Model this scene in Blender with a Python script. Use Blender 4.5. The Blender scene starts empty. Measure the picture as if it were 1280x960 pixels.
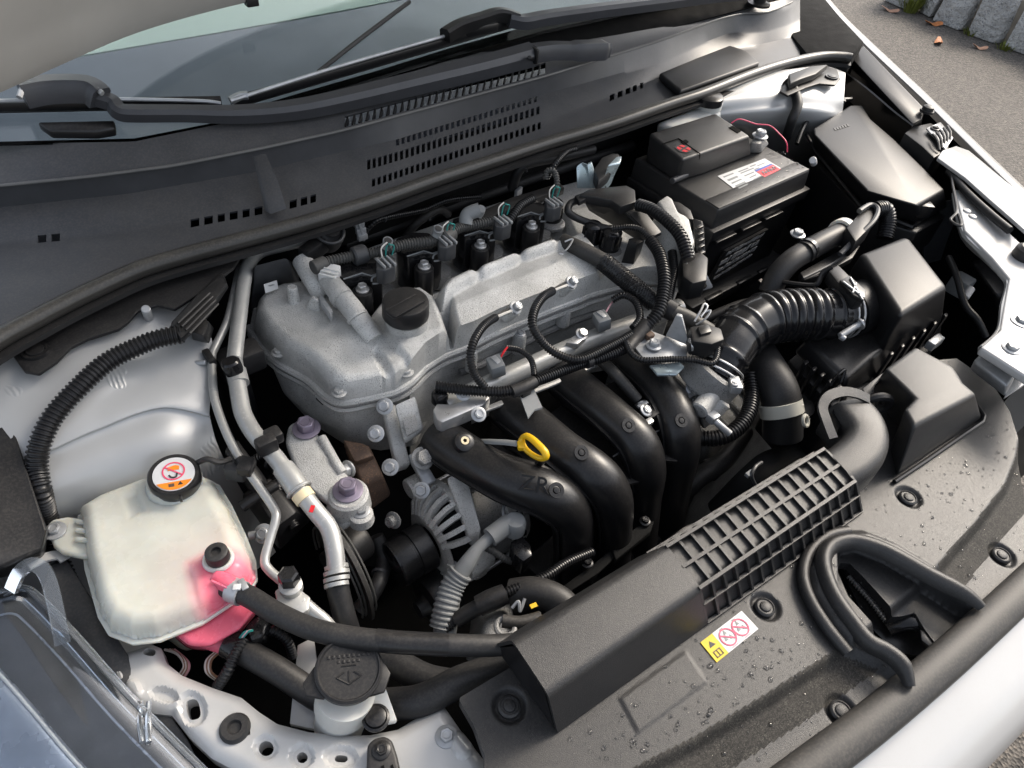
import bpy, bmesh, math, random
import numpy as np
from mathutils import Vector, Matrix, noise as mnoise
random.seed(7); RNG = np.random.default_rng(7)
SC = bpy.context.scene
COL = SC.collection
# ------------------------------------------------------------------ camera
FPX = 895.0
_n = lambda v: np.array(v, float)/np.linalg.norm(v)
_dz = -_n((-116, 877, FPX)); _dx = _n((1437, -722, FPX)); _dx = _n(_dx-_dz*_dx.dot(_dz)); _dy = np.cross(_dz, _dx)
ROT = np.array([_dx, _dy, _dz])
CAM = -(ROT@(np.array([453-640, 365-480, FPX])*.855/FPX))
cam_d = bpy.data.cameras.new('camera'); cam = bpy.data.objects.new('camera', cam_d); COL.objects.link(cam)
cam_d.sensor_fit = 'HORIZONTAL'; cam_d.sensor_width = 36; cam_d.lens = 36*FPX/1280
cam_d.clip_start = .02; cam_d.clip_end = 500
_m = Matrix.Identity(4)
for i in range(3):
    _m[i][0] = ROT[i, 0]; _m[i][1] = -ROT[i, 1]; _m[i][2] = -ROT[i, 2]; _m[i][3] = CAM[i]
cam.matrix_world = _m
SC.camera = cam
# ------------------------------------------------------------------ light
SUN_AZ, SUN_EL = 2, 39          # azimuth from +X (towards +Y), elevation
sv = Vector((math.cos(math.radians(SUN_EL))*math.cos(math.radians(SUN_AZ)), math.cos(math.radians(SUN_EL))*math.sin(math.radians(SUN_AZ)), math.sin(math.radians(SUN_EL))))
world = bpy.data.worlds.new('World'); SC.world = world; world.use_nodes = True
_nt = world.node_tree; _bg = _nt.nodes['Background']
_sky = _nt.nodes.new('ShaderNodeTexSky'); _sky.sky_type = 'NISHITA'; _sky.sun_disc = False
_sky.sun_elevation = math.radians(SUN_EL); _sky.sun_rotation = math.atan2(sv.x, sv.y)
_sky.air_density = 1.0; _sky.dust_density = 4.0; _sky.ozone_density = 1.0
_hs = _nt.nodes.new('ShaderNodeHueSaturation'); _hs.inputs['Saturation'].default_value = .45
_nt.links.new(_sky.outputs[0], _hs.inputs['Color']); _nt.links.new(_hs.outputs[0], _bg.inputs['Color'])
_bg.inputs['Strength'].default_value = .15
sun_d = bpy.data.lights.new('sun', 'SUN'); sun = bpy.data.objects.new('sun', sun_d); COL.objects.link(sun)
sun_d.energy = 1.5; sun_d.angle = math.radians(18); sun_d.color = (1, .88, .72)
sun.rotation_euler = sv.to_track_quat('Z', 'Y').to_euler()
SC.view_settings.view_transform = 'Standard'; SC.view_settings.look = 'None'
SC.view_settings.exposure = 1.05; SC.view_settings.gamma = 1.0; SC.view_settings.use_curve_mapping = False
SC.render.engine = 'CYCLES'
SC.cycles.use_denoising = True; SC.cycles.max_bounces = 8; SC.cycles.transparent_max_bounces = 12
SC.cycles.sample_clamp_indirect = 4.0
# ------------------------------------------------------------------ placing
def P(px, py, z=None, X=None, Y=None, plane=None):
    d = ROT@np.array([px-640, py-480, FPX])
    if plane is not None:
        q, nn = np.array(plane[0], float), np.array(plane[1], float); t = nn.dot(q-CAM)/nn.dot(d)
    elif X is not None: t = (X-CAM[0])/d[0]
    elif Y is not None: t = (Y-CAM[1])/d[1]
    else: t = (z-CAM[2])/d[2]
    return Vector(CAM+d*t)
def V(p, z=None):
    if isinstance(p, Vector): return p
    return P(p[0], p[1], p[2] if len(p) > 2 else z)
def VS(l, z=None): return [V(p, z) for p in l]
X_, Y_, Z_ = Vector((1, 0, 0)), Vector((0, 1, 0)), Vector((0, 0, 1))
# ------------------------------------------------------------------ shapes: every function returns (verts, faces)
def from_bm(bm):
    bm.verts.index_update()
    r = ([v.co.copy() for v in bm.verts], [[v.index for v in f.verts] for f in bm.faces]); bm.free(); return r
def bevelled(vs, fs, bev, seg=2, ang=25):
    bm = bmesh.new(); bv = [bm.verts.new(v) for v in vs]
    for f in fs:
        try: bm.faces.new([bv[i] for i in f])
        except ValueError: pass
    bmesh.ops.remove_doubles(bm, verts=bm.verts, dist=1e-6)
    bmesh.ops.recalc_face_normals(bm, faces=bm.faces)
    if bev > 0:
        ed = [e for e in bm.edges if len(e.link_faces) == 2 and e.calc_face_angle(0) > math.radians(ang)]
        bmesh.ops.bevel(bm, geom=ed, offset=bev, segments=seg, profile=.5, affect='EDGES', clamp_overlap=True)
    return from_bm(bm)
def loops(ls, closed=True, cap=True):
    n = len(ls[0]); vs = [p for l in ls for p in l]; fs = []
    for k in range(len(ls)-1):
        for i in range(n if closed else n-1):
            j = (i+1) % n; fs.append([k*n+i, k*n+j, (k+1)*n+j, (k+1)*n+i])
    if cap: fs.append(list(range(n))[::-1]); fs.append([(len(ls)-1)*n+i for i in range(n)])
    return vs, fs
def prism(poly, z=None, h=.02, bev=.002, seg=2, grow=0., down=None, round_=0, rr=.01):
    top = VS(poly, z)
    if round_: top = round_poly(top, rr, round_)
    c = sum(top, Vector())/len(top); d = (down if down is not None else Vector((0, 0, -1)))*h
    bot = [p+d+((p-c).normalized()*grow if grow else Vector()) for p in top]
    vs, fs = loops([bot, top]); return bevelled(vs, fs, bev, seg)
def round_poly(pts, r, n=3):
    out = []; N = len(pts)
    for i in range(N):
        p, a, b = pts[i], pts[i-1], pts[(i+1) % N]; va, vb = a-p, b-p
        k = min(r, va.length*.45, vb.length*.45); A, Bq = p+va.normalized()*k, p+vb.normalized()*k
        for j in range(n+1):
            t = j/n; out.append(A*(1-t)**2+p*2*t*(1-t)+Bq*t*t)
    return out
def loft(polys, bev=.002, seg=2): vs, fs = loops([VS(p) for p in polys]); return bevelled(vs, fs, bev, seg)
def box(c, size, ax=None, bev=.002, seg=2):
    c = V(c); X, Y, Zz = ax or (X_, Y_, Z_); sx, sy, sz = [s/2 for s in size]
    vs = [c+X*a*sx+Y*b*sy+Zz*k*sz for k in (-1, 1) for a, b in ((-1, -1), (1, -1), (1, 1), (-1, 1))]
    return bevelled(vs, [[3, 2, 1, 0], [4, 5, 6, 7], [0, 1, 5, 4], [1, 2, 6, 5], [2, 3, 7, 6], [3, 0, 4, 7]], bev, seg)
def frame(d, up=Z_):
    d = d.normalized(); u = up-d*up.dot(d)
    if u.length < 1e-3: u = Y_-d*Y_.dot(d)
    u.normalize(); return d, u, d.cross(u)       # along, up, side
def spline(pts, res=8, closed=False):
    N = len(pts); out = []
    if N == 2: return [pts[0].lerp(pts[1], i/res) for i in range(res+1)]
    for i in range(N if closed else N-1):
        g = lambda k: pts[k % N] if closed else pts[max(0, min(N-1, k))]
        a, b, c, d = g(i-1), g(i), g(i+1), g(i+2)
        for j in range(res):
            t = j/res; out.append(.5*((2*b)+(c-a)*t+(2*a-5*b+4*c-d)*t*t+(3*b-a-3*c+d)*t**3))
    if not closed: out.append(pts[-1].copy())
    return out
def resample(path, n):
    L = [0]
    for a, b in zip(path, path[1:]): L.append(L[-1]+(b-a).length)
    out = []; k = 0
    for i in range(n+1):
        s = L[-1]*i/n
        while k < len(L)-2 and L[k+1] < s: k += 1
        t = (s-L[k])/max(1e-9, L[k+1]-L[k]); out.append(path[k].lerp(path[k+1], min(1, max(0, t))))
    return out, L[-1]
def sweep(path, rad, n=14, sx=1., sy=1., up=Z_, cap=True, shape=None):
    fr = []; T0 = None; u = None
    for i, p in enumerate(path):
        d = (path[min(i+1, len(path)-1)]-path[max(i-1, 0)]).normalized()
        if u is None: _, u, _ = frame(d, up)
        else:
            u = u-d*u.dot(d)
            u.normalize()
        fr.append((p, u.copy(), d.cross(u)))
    ls = []
    for k, (p, u, s) in enumerate(fr):
        r = rad[k] if hasattr(rad, '__len__') else rad
        if shape: ls.append([p+s*a*r+u*b*r for a, b in shape])
        else: ls.append([p+s*math.cos(2*math.pi*i/n)*r*sx+u*math.sin(2*math.pi*i/n)*r*sy for i in range(n)])
    return loops(ls, cap=cap)
def tube(pts, r, n=14, res=8, z=None, smooth=True, **k):
    c = VS(pts, z)
    if hasattr(r, '__len__'):
        path = spline(c, res); rr = []
        for i in range(len(path)):
            t = i/res; a = min(int(t), len(r)-2) if len(c) > 2 else 0
            f = (t-a) if len(c) > 2 else i/(len(path)-1); rr.append(r[a]*(1-f)+r[a+1]*f)
        return sweep(path, rr, n, **k)
    path = spline(c, res) if smooth else c
    return sweep(path, r, n, **k)
def corr(pts, r, pitch=.0032, dep=.0012, n=14, z=None, duty=(0, 0, 1, 1)):
    path = spline(VS(pts, z), 10); _, L = resample(path, 2); N = max(3, int(L/pitch))*4
    path, _ = resample(path, N)
    return sweep(path, [r-dep*duty[i % 4] for i in range(N+1)], n)
def lathe(prof, p, axis, n=24, up=Z_):
    p = V(p); d, u, s = frame(axis, up); vs, fs = [], []
    ls = [[p+d*t+(u*math.cos(2*math.pi*i/n)+s*math.sin(2*math.pi*i/n))*r for i in range(n)] for t, r in prof]
    vs, fs = loops(ls); return vs, [f[::-1] for f in fs]
def cyl(p0, p1, r, r1=None, n=20, bev=.0008):
    a, b = V(p0), V(p1); L = (b-a).length; r1 = r if r1 is None else r1; e = min(bev, L*.3, r*.4)
    return lathe([(0, r-e), (e, r), (L-e, r1), (L, r1-e)], a, b-a, n)
def disc(p, axis, r, n=24, th=.0004): return lathe([(0, r), (th, r)], p, axis, n)
def ring(p, axis, R, r, n=32, m=8):
    p = V(p); d, u, s = frame(axis); vs, fs = [], []
    for i in range(n):
        a = 2*math.pi*i/n; e = u*math.cos(a)+s*math.sin(a)
        for j in range(m):
            b = 2*math.pi*j/m; vs.append(p+e*(R+r*math.cos(b))+d*r*math.sin(b))
    for i in range(n):
        for j in range(m):
            fs.append([i*m+j, ((i+1) % n)*m+j, ((i+1) % n)*m+(j+1) % m, i*m+(j+1) % m])
    return vs, fs
def flatring(p, axis, R0, R1, th=.0005, n=36):
    p = V(p); d, u, s = frame(axis); L = []
    for r, t in ((R0, 0), (R1, 0), (R1, th), (R0, th)):
        L.append([p+d*t+(u*math.cos(2*math.pi*i/n)+s*math.sin(2*math.pi*i/n))*r for i in range(n)])
    vs, fs = loops(L+[L[0]], cap=False); return vs, fs
def hexbolt(p, axis=Z_, r=.006, h=.006, fl=1.45):
    p = V(p); d, u, s = frame(axis)
    a = lathe([(-.001, r*fl*.95), (0, r*fl), (.0012, r*fl), (.002, r*fl*.85)], p, axis, 20)
    hx = lambda t, k: [p+d*t+(u*math.cos(math.pi*i/3+.3)+s*math.sin(math.pi*i/3+.3))*r*k for i in range(6)]
    vs, fs = loops([hx(.0015, 1), hx(h, 1)]); b = bevelled(vs, fs, r*.12, 1)
    c = lathe([(h*.9, r*.62), (h+.0006, r*.6), (h+.0004, r*.5), (h-.0006, r*.45), (h-.0006, .0001)], p, axis, 14)
    return [a, b, c]
def quad(pts, z=None, th=.0004): return prism(pts, z, th, 0)
def moved(sh, v): return ([p+v for p in sh[0]], sh[1])
def csurf(grid, ru=6, rv=6):
    rows = [spline(VS(r), ru) for r in grid]; cols = list(zip(*rows)); cols = [spline(list(c), rv) for c in cols]
    return list(zip(*cols))
def sheet(grid, ru=6, rv=6, th=.002, fn=None, raw=False):
    g = [list(r) for r in grid] if raw else [list(r) for r in csurf(grid, ru, rv)]
    m, n = len(g), len(g[0])
    if fn: g = [[fn(p) for p in r] for r in g]
    vs = [p for r in g for p in r]; fs = [[i*n+j, i*n+j+1, (i+1)*n+j+1, (i+1)*n+j] for i in range(m-1) for j in range(n-1)]
    return solid(vs, fs, th)
def solid(vs, fs, th):
    bm = bmesh.new(); bv = [bm.verts.new(v) for v in vs]
    for f in fs:
        try: bm.faces.new([bv[i] for i in f])
        except ValueError: pass
    bm.normal_update()
    az = sum(f.normal.z*f.calc_area() for f in bm.faces)
    if az < 0: bmesh.ops.reverse_faces(bm, faces=bm.faces); bm.normal_update()
    for v in list(bm.verts):
        if not v.link_faces: bm.verts.remove(v)
    if th: bmesh.ops.solidify(bm, geom=bm.faces[:], thickness=th)
    bmesh.ops.recalc_face_normals(bm, faces=bm.faces)
    return from_bm(bm)
# heightfields -----------------------------------------------------
def sdf_poly(x, y, poly):
    q = np.array([(p[0], p[1]) for p in poly]); d = np.full(x.shape, 1e9); ins = np.zeros(x.shape, bool); N = len(q)
    for i in range(N):
        a, b = q[i-1], q[i]; e = b-a; t = np.clip(((x-a[0])*e[0]+(y-a[1])*e[1])/(e.dot(e)+1e-12), 0, 1)
        d = np.minimum(d, np.hypot(x-a[0]-t*e[0], y-a[1]-t*e[1]))
        c = ((q[i-1, 1] > y) != (q[i, 1] > y)) & (x < (q[i, 0]-q[i-1, 0])*(y-q[i-1, 1])/(q[i, 1]-q[i-1, 1]+1e-15)+q[i-1, 0])
        ins ^= c
    return np.where(ins, -d, d)
def near_poly(pt, polys):
    best = None
    for poly in polys:
        for i in range(len(poly)):
            a, b = poly[i-1], poly[i]; ex, ey = b[0]-a[0], b[1]-a[1]
            t = max(0, min(1, ((pt[0]-a[0])*ex+(pt[1]-a[1])*ey)/(ex*ex+ey*ey+1e-12)))
            q = (a[0]+t*ex, a[1]+t*ey); d = (q[0]-pt[0])**2+(q[1]-pt[1])**2
            if best is None or d < best[0]: best = (d, q)
    return best[1]
def bump_prim(sd, top, base, rnd, slope=.15):
    # raised plateau: 'top' inside, falls to base over rnd (rounded shoulder)
    t = np.clip(-sd/rnd, 0, 1); return base+(top-base)*np.sqrt(np.clip(1-(1-t)**2, 0, 1))
def hfield(outline, z, fn, res=.003, holes=(), skirt=.02, zh=None):
    o = [tuple(p[:2]) for p in VS(outline, z)]; hs = [[tuple(p[:2]) for p in VS(h, zh if zh is not None else z)] for h in holes]
    xs = np.arange(min(p[0] for p in o)-res, max(p[0] for p in o)+res*2, res); ys = np.arange(min(p[1] for p in o)-res, max(p[1] for p in o)+res*2, res)
    gx, gy = np.meshgrid(xs, ys); sd = sdf_poly(gx, gy, o)
    for h in hs: sd = np.maximum(sd, -sdf_poly(gx, gy, h))
    ok = sd < 0; ny, nx = gx.shape
    cell = (ok[:-1, :-1].astype(int)+ok[1:, :-1]+ok[:-1, 1:]+ok[1:, 1:]) >= 2
    used = np.zeros_like(ok); used[:-1, :-1] |= cell; used[1:, :-1] |= cell; used[:-1, 1:] |= cell; used[1:, 1:] |= cell
    # snap border verts
    border = np.zeros_like(ok); full = np.zeros((ny+1, nx+1), int); full[1:-1, 1:-1] = cell
    cnt = full[:-1, :-1]+full[1:, :-1]+full[:-1, 1:]+full[1:, 1:]; border = used & (cnt < 4)
    fx, fy = gx.copy(), gy.copy()
    for i, j in zip(*np.nonzero(border)):
        q = near_poly((gx[i, j], gy[i, j]), [o]+hs); fx[i, j], fy[i, j] = q
    H = fn(fx, fy); idx = -np.ones_like(gx, int); idx[used] = np.arange(used.sum())
    vs = [Vector((a, b, c)) for a, b, c in zip(fx[used], fy[used], H[used])]
    ii, jj = np.nonzero(cell); fs = np.stack([idx[ii, jj], idx[ii, jj+1], idx[ii+1, jj+1], idx[ii+1, jj]], 1).tolist()
    if skirt:
        ec = {}
        for f in fs:
            for a, b in zip(f, f[1:]+f[:1]):
                if (b, a) in ec: del ec[(b, a)]
                else: ec[(a, b)] = 1
        mp = {}
        for a, b in list(ec):
            for k in (a, b):
                if k not in mp:
                    mp[k] = len(vs); vs.append(vs[k]+Vector((0, 0, -skirt)) if skirt > 0 else Vector((vs[k].x, vs[k].y, skirt)))
            fs.append([b, a, mp[a], mp[b]])
    return vs, fs
def xy(poly, z): return [tuple(p[:2]) for p in VS(poly, z)]
# ------------------------------------------------------------------ objects
ALL = {}
def part(name, shapes, m, parent=None, smooth=38, kind=None, label=None):
    if isinstance(shapes, tuple): shapes = [shapes]
    vs, fs = [], []
    for a, b in shapes:
        k = len(vs); vs += a; fs += [[i+k for i in f] for f in b]
    lo = Vector([min(v[i] for v in vs) for i in range(3)]); hi = Vector([max(v[i] for v in vs) for i in range(3)])
    o0 = Vector(((lo.x+hi.x)/2, (lo.y+hi.y)/2, lo.z))
    me = bpy.data.meshes.new(name); me.from_pydata([v-o0 for v in vs], [], fs); me.update()
    if smooth:
        me.shade_smooth(); me.set_sharp_from_angle(angle=math.radians(smooth))
    o = bpy.data.objects.new(name, me); COL.objects.link(o)
    me.materials.append(M[m] if isinstance(m, str) else m)
    if parent is not None: o.parent = parent
    if kind: o['kind'] = kind
    if label: o['label'] = label
    ALL[o] = (o0, lo, hi); return o
def tag(o, label, cat, group=None, kind=None):
    o['label'] = label; o['category'] = cat
    if group: o['group'] = group
    if kind: o['kind'] = kind
    return o
def thing(name, label, cat, group=None):
    o = bpy.data.objects.new(name, None); COL.objects.link(o); o.empty_display_size = .01; ALL[o] = None
    return tag(o, label, cat, group)
def solo(name, shapes, m, label, cat, group=None, **k): return tag(part(name, shapes, m, **k), label, cat, group)
def structure(name, shapes, m, **k): o = part(name, shapes, m, **k); o['kind'] = 'structure'; return o
def finalize():
    kids = {}
    for o in ALL:
        if o.parent: kids.setdefault(o.parent, []).append(o)
    for o in list(ALL):
        if ALL[o] is None:
            ch = kids.get(o, []); bb = [ALL[c] for c in ch]
            lo = Vector([min(b[1][i] for b in bb) for i in range(3)]); hi = Vector([max(b[2][i] for b in bb) for i in range(3)])
            ALL[o] = (Vector(((lo.x+hi.x)/2, (lo.y+hi.y)/2, lo.z)), lo, hi)
    for o in ALL: o.location = ALL[o][0]-(ALL[o.parent][0] if o.parent else Vector())
def text(s, p, xd, yd, size, th=.0006, font=None):
    cu = bpy.data.curves.new('t', 'FONT'); cu.body = s; cu.size = size; cu.extrude = th/2; cu.resolution_u = 3; cu.align_x = 'CENTER'; cu.align_y = 'CENTER'
    ob = bpy.data.objects.new('t', cu); COL.objects.link(ob); dg = bpy.context.evaluated_depsgraph_get(); dg.update()
    me = bpy.data.meshes.new_from_object(ob.evaluated_get(dg)); xd = xd.normalized(); nz = xd.cross(yd).normalized(); yd = nz.cross(xd); p = V(p)
    r = ([p+xd*v.co.x+yd*v.co.y+nz*v.co.z for v in me.vertices], [list(f.vertices) for f in me.polygons])
    bpy.data.objects.remove(ob); bpy.data.curves.remove(cu); bpy.data.meshes.remove(me); return r
# ------------------------------------------------------------------ materials
M = {}
def mat(name, col, rough=.5, metal=0., spec=.5, speck=None, bump=(0, 0), dust=0., coat=0., var=.12, vscale=30, rvar=.1, trans=0., ior=1.45, alpha=1., sss=0., dustcol=(.2, .18, .155)):
    m = bpy.data.materials.new(name); m.use_nodes = True; nt = m.node_tree; b = nt.nodes['Principled BSDF']; L = nt.links.new; N = nt.nodes.new
    b.inputs['Roughness'].default_value = rough; b.inputs['Metallic'].default_value = metal; b.inputs['Specular IOR Level'].default_value = spec
    b.inputs['Coat Weight'].default_value = coat; b.inputs['Coat Roughness'].default_value = .05
    b.inputs['Transmission Weight'].default_value = trans; b.inputs['IOR'].default_value = ior; b.inputs['Alpha'].default_value = alpha
    if sss: b.inputs['Subsurface Weight'].default_value = sss; b.inputs['Subsurface Radius'].default_value = (.02, .016, .012); b.inputs['Subsurface Scale'].default_value = .6
    geo = N('ShaderNodeNewGeometry'); pos = geo.outputs['Position']
    def tex(scale, det=4, rg=.6):
        t = N('ShaderNodeTexNoise'); t.inputs['Scale'].default_value = scale; t.inputs['Detail'].default_value = det; t.inputs['Roughness'].default_value = rg; L(pos, t.inputs['Vector']); return t.outputs['Fac']
    def ramp(f, a, c, ca=(0, 0, 0), cb=(1, 1, 1)):
        r = N('ShaderNodeValToRGB'); r.color_ramp.elements[0].position = a; r.color_ramp.elements[1].position = c
        r.color_ramp.elements[0].color = (*ca, 1); r.color_ramp.elements[1].color = (*cb, 1); L(f, r.inputs['Fac']); return r.outputs['Color']
    def mix(f, a, c, mode='MIX'):
        x = N('ShaderNodeMix'); x.data_type = 'RGBA'; x.blend_type = mode
        for s, v in ((x.inputs[0], f), (x.inputs[6], a), (x.inputs[7], c)):
            if hasattr(v, 'links'): L(v, s)
            elif isinstance(v, (int, float)): s.default_value = v
            else: s.default_value = (*v, 1)
        return x.outputs[2]
    n1 = tex(vscale)
    c = ramp(n1, .3, .7, tuple(x*(1-var) for x in col), tuple(min(1, x*(1+var)) for x in col))
    if speck:   # (scale, colour, threshold)
        s = ramp(tex(speck[0], 2, .5), speck[2], speck[2]+.08); s = mix(1.0, s, ramp(tex(vscale*2.3, 5, .7), .34, .62, (.15,)*3), 'MULTIPLY'); c = mix(s, c, speck[1])
    if dust:
        up = N('ShaderNodeSeparateXYZ'); L(geo.outputs['Normal'], up.inputs[0])
        f1 = ramp(up.outputs['Z'], .2, .95); f2 = ramp(tex(14, 6, .7), .38, .72); f3 = ramp(tex(420, 3, .6), .45, .62)
        f = mix(1.0, mix(1.0, f1, mix(.5, f2, f3), 'MULTIPLY'), (dust, dust, dust), 'MULTIPLY'); c = mix(f, c, dustcol)
        rr = mix(f, (rough,)*3, (.85,)*3); L(rr, b.inputs['Roughness'])
    elif rvar:
        rr = ramp(tex(vscale*1.7), .3, .75, (max(.02, rough-rvar),)*3, (min(1, rough+rvar),)*3); L(rr, b.inputs['Roughness'])
    L(c, b.inputs['Base Color'])
    if bump[0]:
        bp = N('ShaderNodeBump'); bp.inputs['Strength'].default_value = bump[1]; bp.inputs['Distance'].default_value = .0006
        L(tex(bump[0], 3, .55), bp.inputs['Height']); L(bp.outputs[0], b.inputs['Normal'])
    M[name] = m; return m
mat('black_plastic', (.013, .013, .014), .40, spec=.4, bump=(900, .12), dust=.14)
mat('black_satin', (.010, .010, .011), .31, bump=(500, .12), dust=.13, vscale=12, rvar=.15)
mat('black_gloss', (.009, .009, .010), .18, dust=.04, vscale=60)
mat('grain_plastic', (.021, .021, .022), .33, spec=.5, bump=(1500, .55), dust=.13, speck=(900, (.042, .041, .039), .57))
mat('grey_plastic', (.035, .037, .041), .40, bump=(900, .12), dust=.2)
mat('grey_cowl', (.048, .050, .055), .38, bump=(800, .12), dust=.22)
mat('rubber', (.015, .015, .016), .48, bump=(600, .15), dust=.16)
mat('rubber_dusty', (.026, .025, .024), .5, bump=(600, .15), dust=.3)
mat('conduit', (.010, .010, .011), .32, bump=(300, .1), dust=.06)
mat('conduit_grey', (.055, .055, .053), .55, bump=(300, .2), dust=.35)
mat('cast_alu', (.52, .52, .505), .48, metal=.25, speck=(750, (.20, .20, .197), .565), bump=(800, .8), var=.26, vscale=17, dust=.25, dustcol=(.28, .26, .23))
mat('cast_dark', (.27, .27, .265), .5, metal=.3, speck=(700, (.1, .1, .1), .55), bump=(800, .6), var=.3, vscale=24, dust=.15)
mat('alu', (.42, .42, .405), .38, metal=.45, speck=(260, (.52, .51, .49), .6), bump=(300, .1), var=.08)
mat('steel', (.52, .52, .52), .36, metal=.7, var=.1, vscale=80, bump=(500, .1))
mat('bolt_purple', (.30, .26, .33), .42, metal=.6, var=.15)
mat('galv', (.40, .41, .42), .42, metal=.45, var=.2, vscale=60)
mat('rust', (.085, .055, .04), .75, speck=(500, (.17, .10, .06), .55), bump=(500, .5), var=.3)
mat('silver_paint', (.41, .415, .415), .34, metal=.2, coat=.25, var=.04, vscale=8, dust=.12, dustcol=(.42, .40, .36))
mat('white_paint', (.47, .47, .465), .28, metal=.05, coat=.5, var=.03, vscale=8, dust=.15, dustcol=(.42, .40, .36))
mat('bonnet_paint', (.50, .48, .44), .35, metal=.1, coat=.3, var=.06, vscale=9, dust=.1)
mat('tank', (.62, .615, .545), .28, sss=.85, var=.09, vscale=20, bump=(60, .08))
mat('pink_fluid', (.72, .13, .20), .28, sss=.6, var=.1)
mat('white_plastic', (.60, .60, .57), .4, sss=.3, var=.05)
mat('clear_edge', (.85, .90, .95), .06, trans=.95, var=.05)
mat('grain_dusty', (.012, .0115, .0105), .68, spec=.3, bump=(1500, .6), dust=.2, speck=(1000, (.075, .070, .060), .54))
mat('arm_plastic', (.045, .047, .053), .34, bump=(900, .08), dust=.12)
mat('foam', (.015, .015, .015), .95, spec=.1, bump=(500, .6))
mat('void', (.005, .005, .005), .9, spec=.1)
mat('label_white', (.62, .62, .62), .35, var=.03)
mat('label_yellow', (.65, .46, .01), .35, var=.03)
mat('yellow', (.72, .43, .01), .35, var=.05)
mat('red', (.62, .02, .03), .4, var=.04)
mat('pinkred', (.75, .08, .16), .4, var=.04)
mat('blue', (.03, .07, .35), .4)
mat('orange', (.85, .25, .02), .4)
mat('ink', (.03, .03, .03), .5)
mat('grey_ink', (.22, .23, .23), .5)
mat('beige_clamp', (.50, .49, .43), .45, var=.06)
mat('cream', (.74, .62, .40), .5)
mat('grey_boot', (.2, .21, .215), .5, dust=.2)
mat('blue_grey', (.20, .30, .34), .35, metal=.3)
mat('water', (1, 1, 1), .02, trans=1., ior=1.33, var=0, rvar=0)
mat('green_wire', (.02, .22, .2), .4); mat('wire_pink', (.7, .4, .42), .5); mat('wire_brown', (.3, .17, .1), .5); mat('wire_white', (.75, .72, .66), .5)

def tower_paint():
    m = M['silver_paint'].copy(); m.name = 'tower_paint'; nt = m.node_tree; b = nt.nodes['Principled BSDF']; N = nt.nodes.new; L = nt.links.new
    g = N('ShaderNodeNewGeometry'); w = N('ShaderNodeTexWave'); w.inputs['Scale'].default_value = 70; w.inputs['Distortion'].default_value = 9; w.inputs['Detail'].default_value = 2; w.inputs['Detail Scale'].default_value = .6; L(g.outputs['Position'], w.inputs['Vector'])
    n = N('ShaderNodeTexNoise'); n.inputs['Scale'].default_value = 17; L(g.outputs['Position'], n.inputs['Vector'])
    r = N('ShaderNodeValToRGB'); r.color_ramp.elements[0].position = .575; r.color_ramp.elements[1].position = .60; L(n.outputs['Fac'], r.inputs['Fac'])
    k = N('ShaderNodeMath'); k.operation = 'MULTIPLY'; L(w.outputs['Fac'], k.inputs[0]); L(r.outputs[0], k.inputs[1])
    bp = N('ShaderNodeBump'); bp.inputs['Strength'].default_value = .45; bp.inputs['Distance'].default_value = .0012; L(k.outputs[0], bp.inputs['Height']); L(bp.outputs[0], b.inputs['Normal']); M['tower_paint'] = m
tower_paint()

for _nm, _d in (('cast_alu', .0011), ('cast_dark', .0012)):
    for _q in M[_nm].node_tree.nodes:
        if _q.type == 'BUMP': _q.inputs['Distance'].default_value = _d
# ================================================================== the place: asphalt, granite kerb, fallen leaves
GZ = -.88
def rough_bump(name, d):
    for n in M[name].node_tree.nodes:
        if n.type == 'BUMP': n.inputs['Distance'].default_value = d
def asphalt():
    m = bpy.data.materials.new('asphalt'); m.use_nodes = True; nt = m.node_tree; b = nt.nodes['Principled BSDF']; N = nt.nodes.new; L = nt.links.new
    g = N('ShaderNodeNewGeometry'); v = N('ShaderNodeTexVoronoi'); v.inputs['Scale'].default_value = 130; L(g.outputs['Position'], v.inputs['Vector'])
    n = N('ShaderNodeTexNoise'); n.inputs['Scale'].default_value = 1.3; n.inputs['Detail'].default_value = 8; L(g.outputs['Position'], n.inputs['Vector'])
    r = N('ShaderNodeValToRGB'); e = r.color_ramp.elements; e[0].color = (.03, .028, .026, 1); e[1].color = (.20, .18, .16, 1); e[1].position = 1
    k = e.new(.55); k.color = (.105, .097, .088, 1); L(v.outputs['Color'], r.inputs['Fac'])
    r2 = N('ShaderNodeValToRGB'); r2.color_ramp.elements[0].color = (.65, .63, .6, 1); r2.color_ramp.elements[1].color = (1.15, 1.1, 1.05, 1); L(n.outputs['Fac'], r2.inputs['Fac'])
    x = N('ShaderNodeMix'); x.data_type = 'RGBA'; x.blend_type = 'MULTIPLY'; x.inputs[0].default_value = 1; L(r.outputs[0], x.inputs[6]); L(r2.outputs[0], x.inputs[7]); L(x.outputs[2], b.inputs['Base Color'])
    b.inputs['Roughness'].default_value = .8
    bp = N('ShaderNodeBump'); bp.inputs['Distance'].default_value = .006; bp.inputs['Strength'].default_value = .7; L(v.outputs['Distance'], bp.inputs['Height']); L(bp.outputs[0], b.inputs['Normal'])
    M['asphalt'] = m
asphalt()
structure('ground', ([Vector((x, y, GZ)) for x, y in ((-40, -40), (40, -40), (40, 40), (-40, 40))], [[0, 1, 2, 3]]), 'asphalt', smooth=0)
mat('granite', (.42, .415, .40), .85, speck=(120, (.16, .165, .18), .56), bump=(35, 1.), var=.25, vscale=9)
mat('mortar', (.24, .21, .17), .9, bump=(60, .6), var=.2, vscale=10)
rough_bump('granite', .03)
kerb = thing('stone_kerb', 'low kerb wall of rough grey granite blocks beyond the asphalt', 'kerb')
A, Bk = P(1128, 10, GZ), P(1285, 72, GZ); kd = (Bk-A).normalized(); kn = Vector((-kd.y, kd.x, 0))
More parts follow.
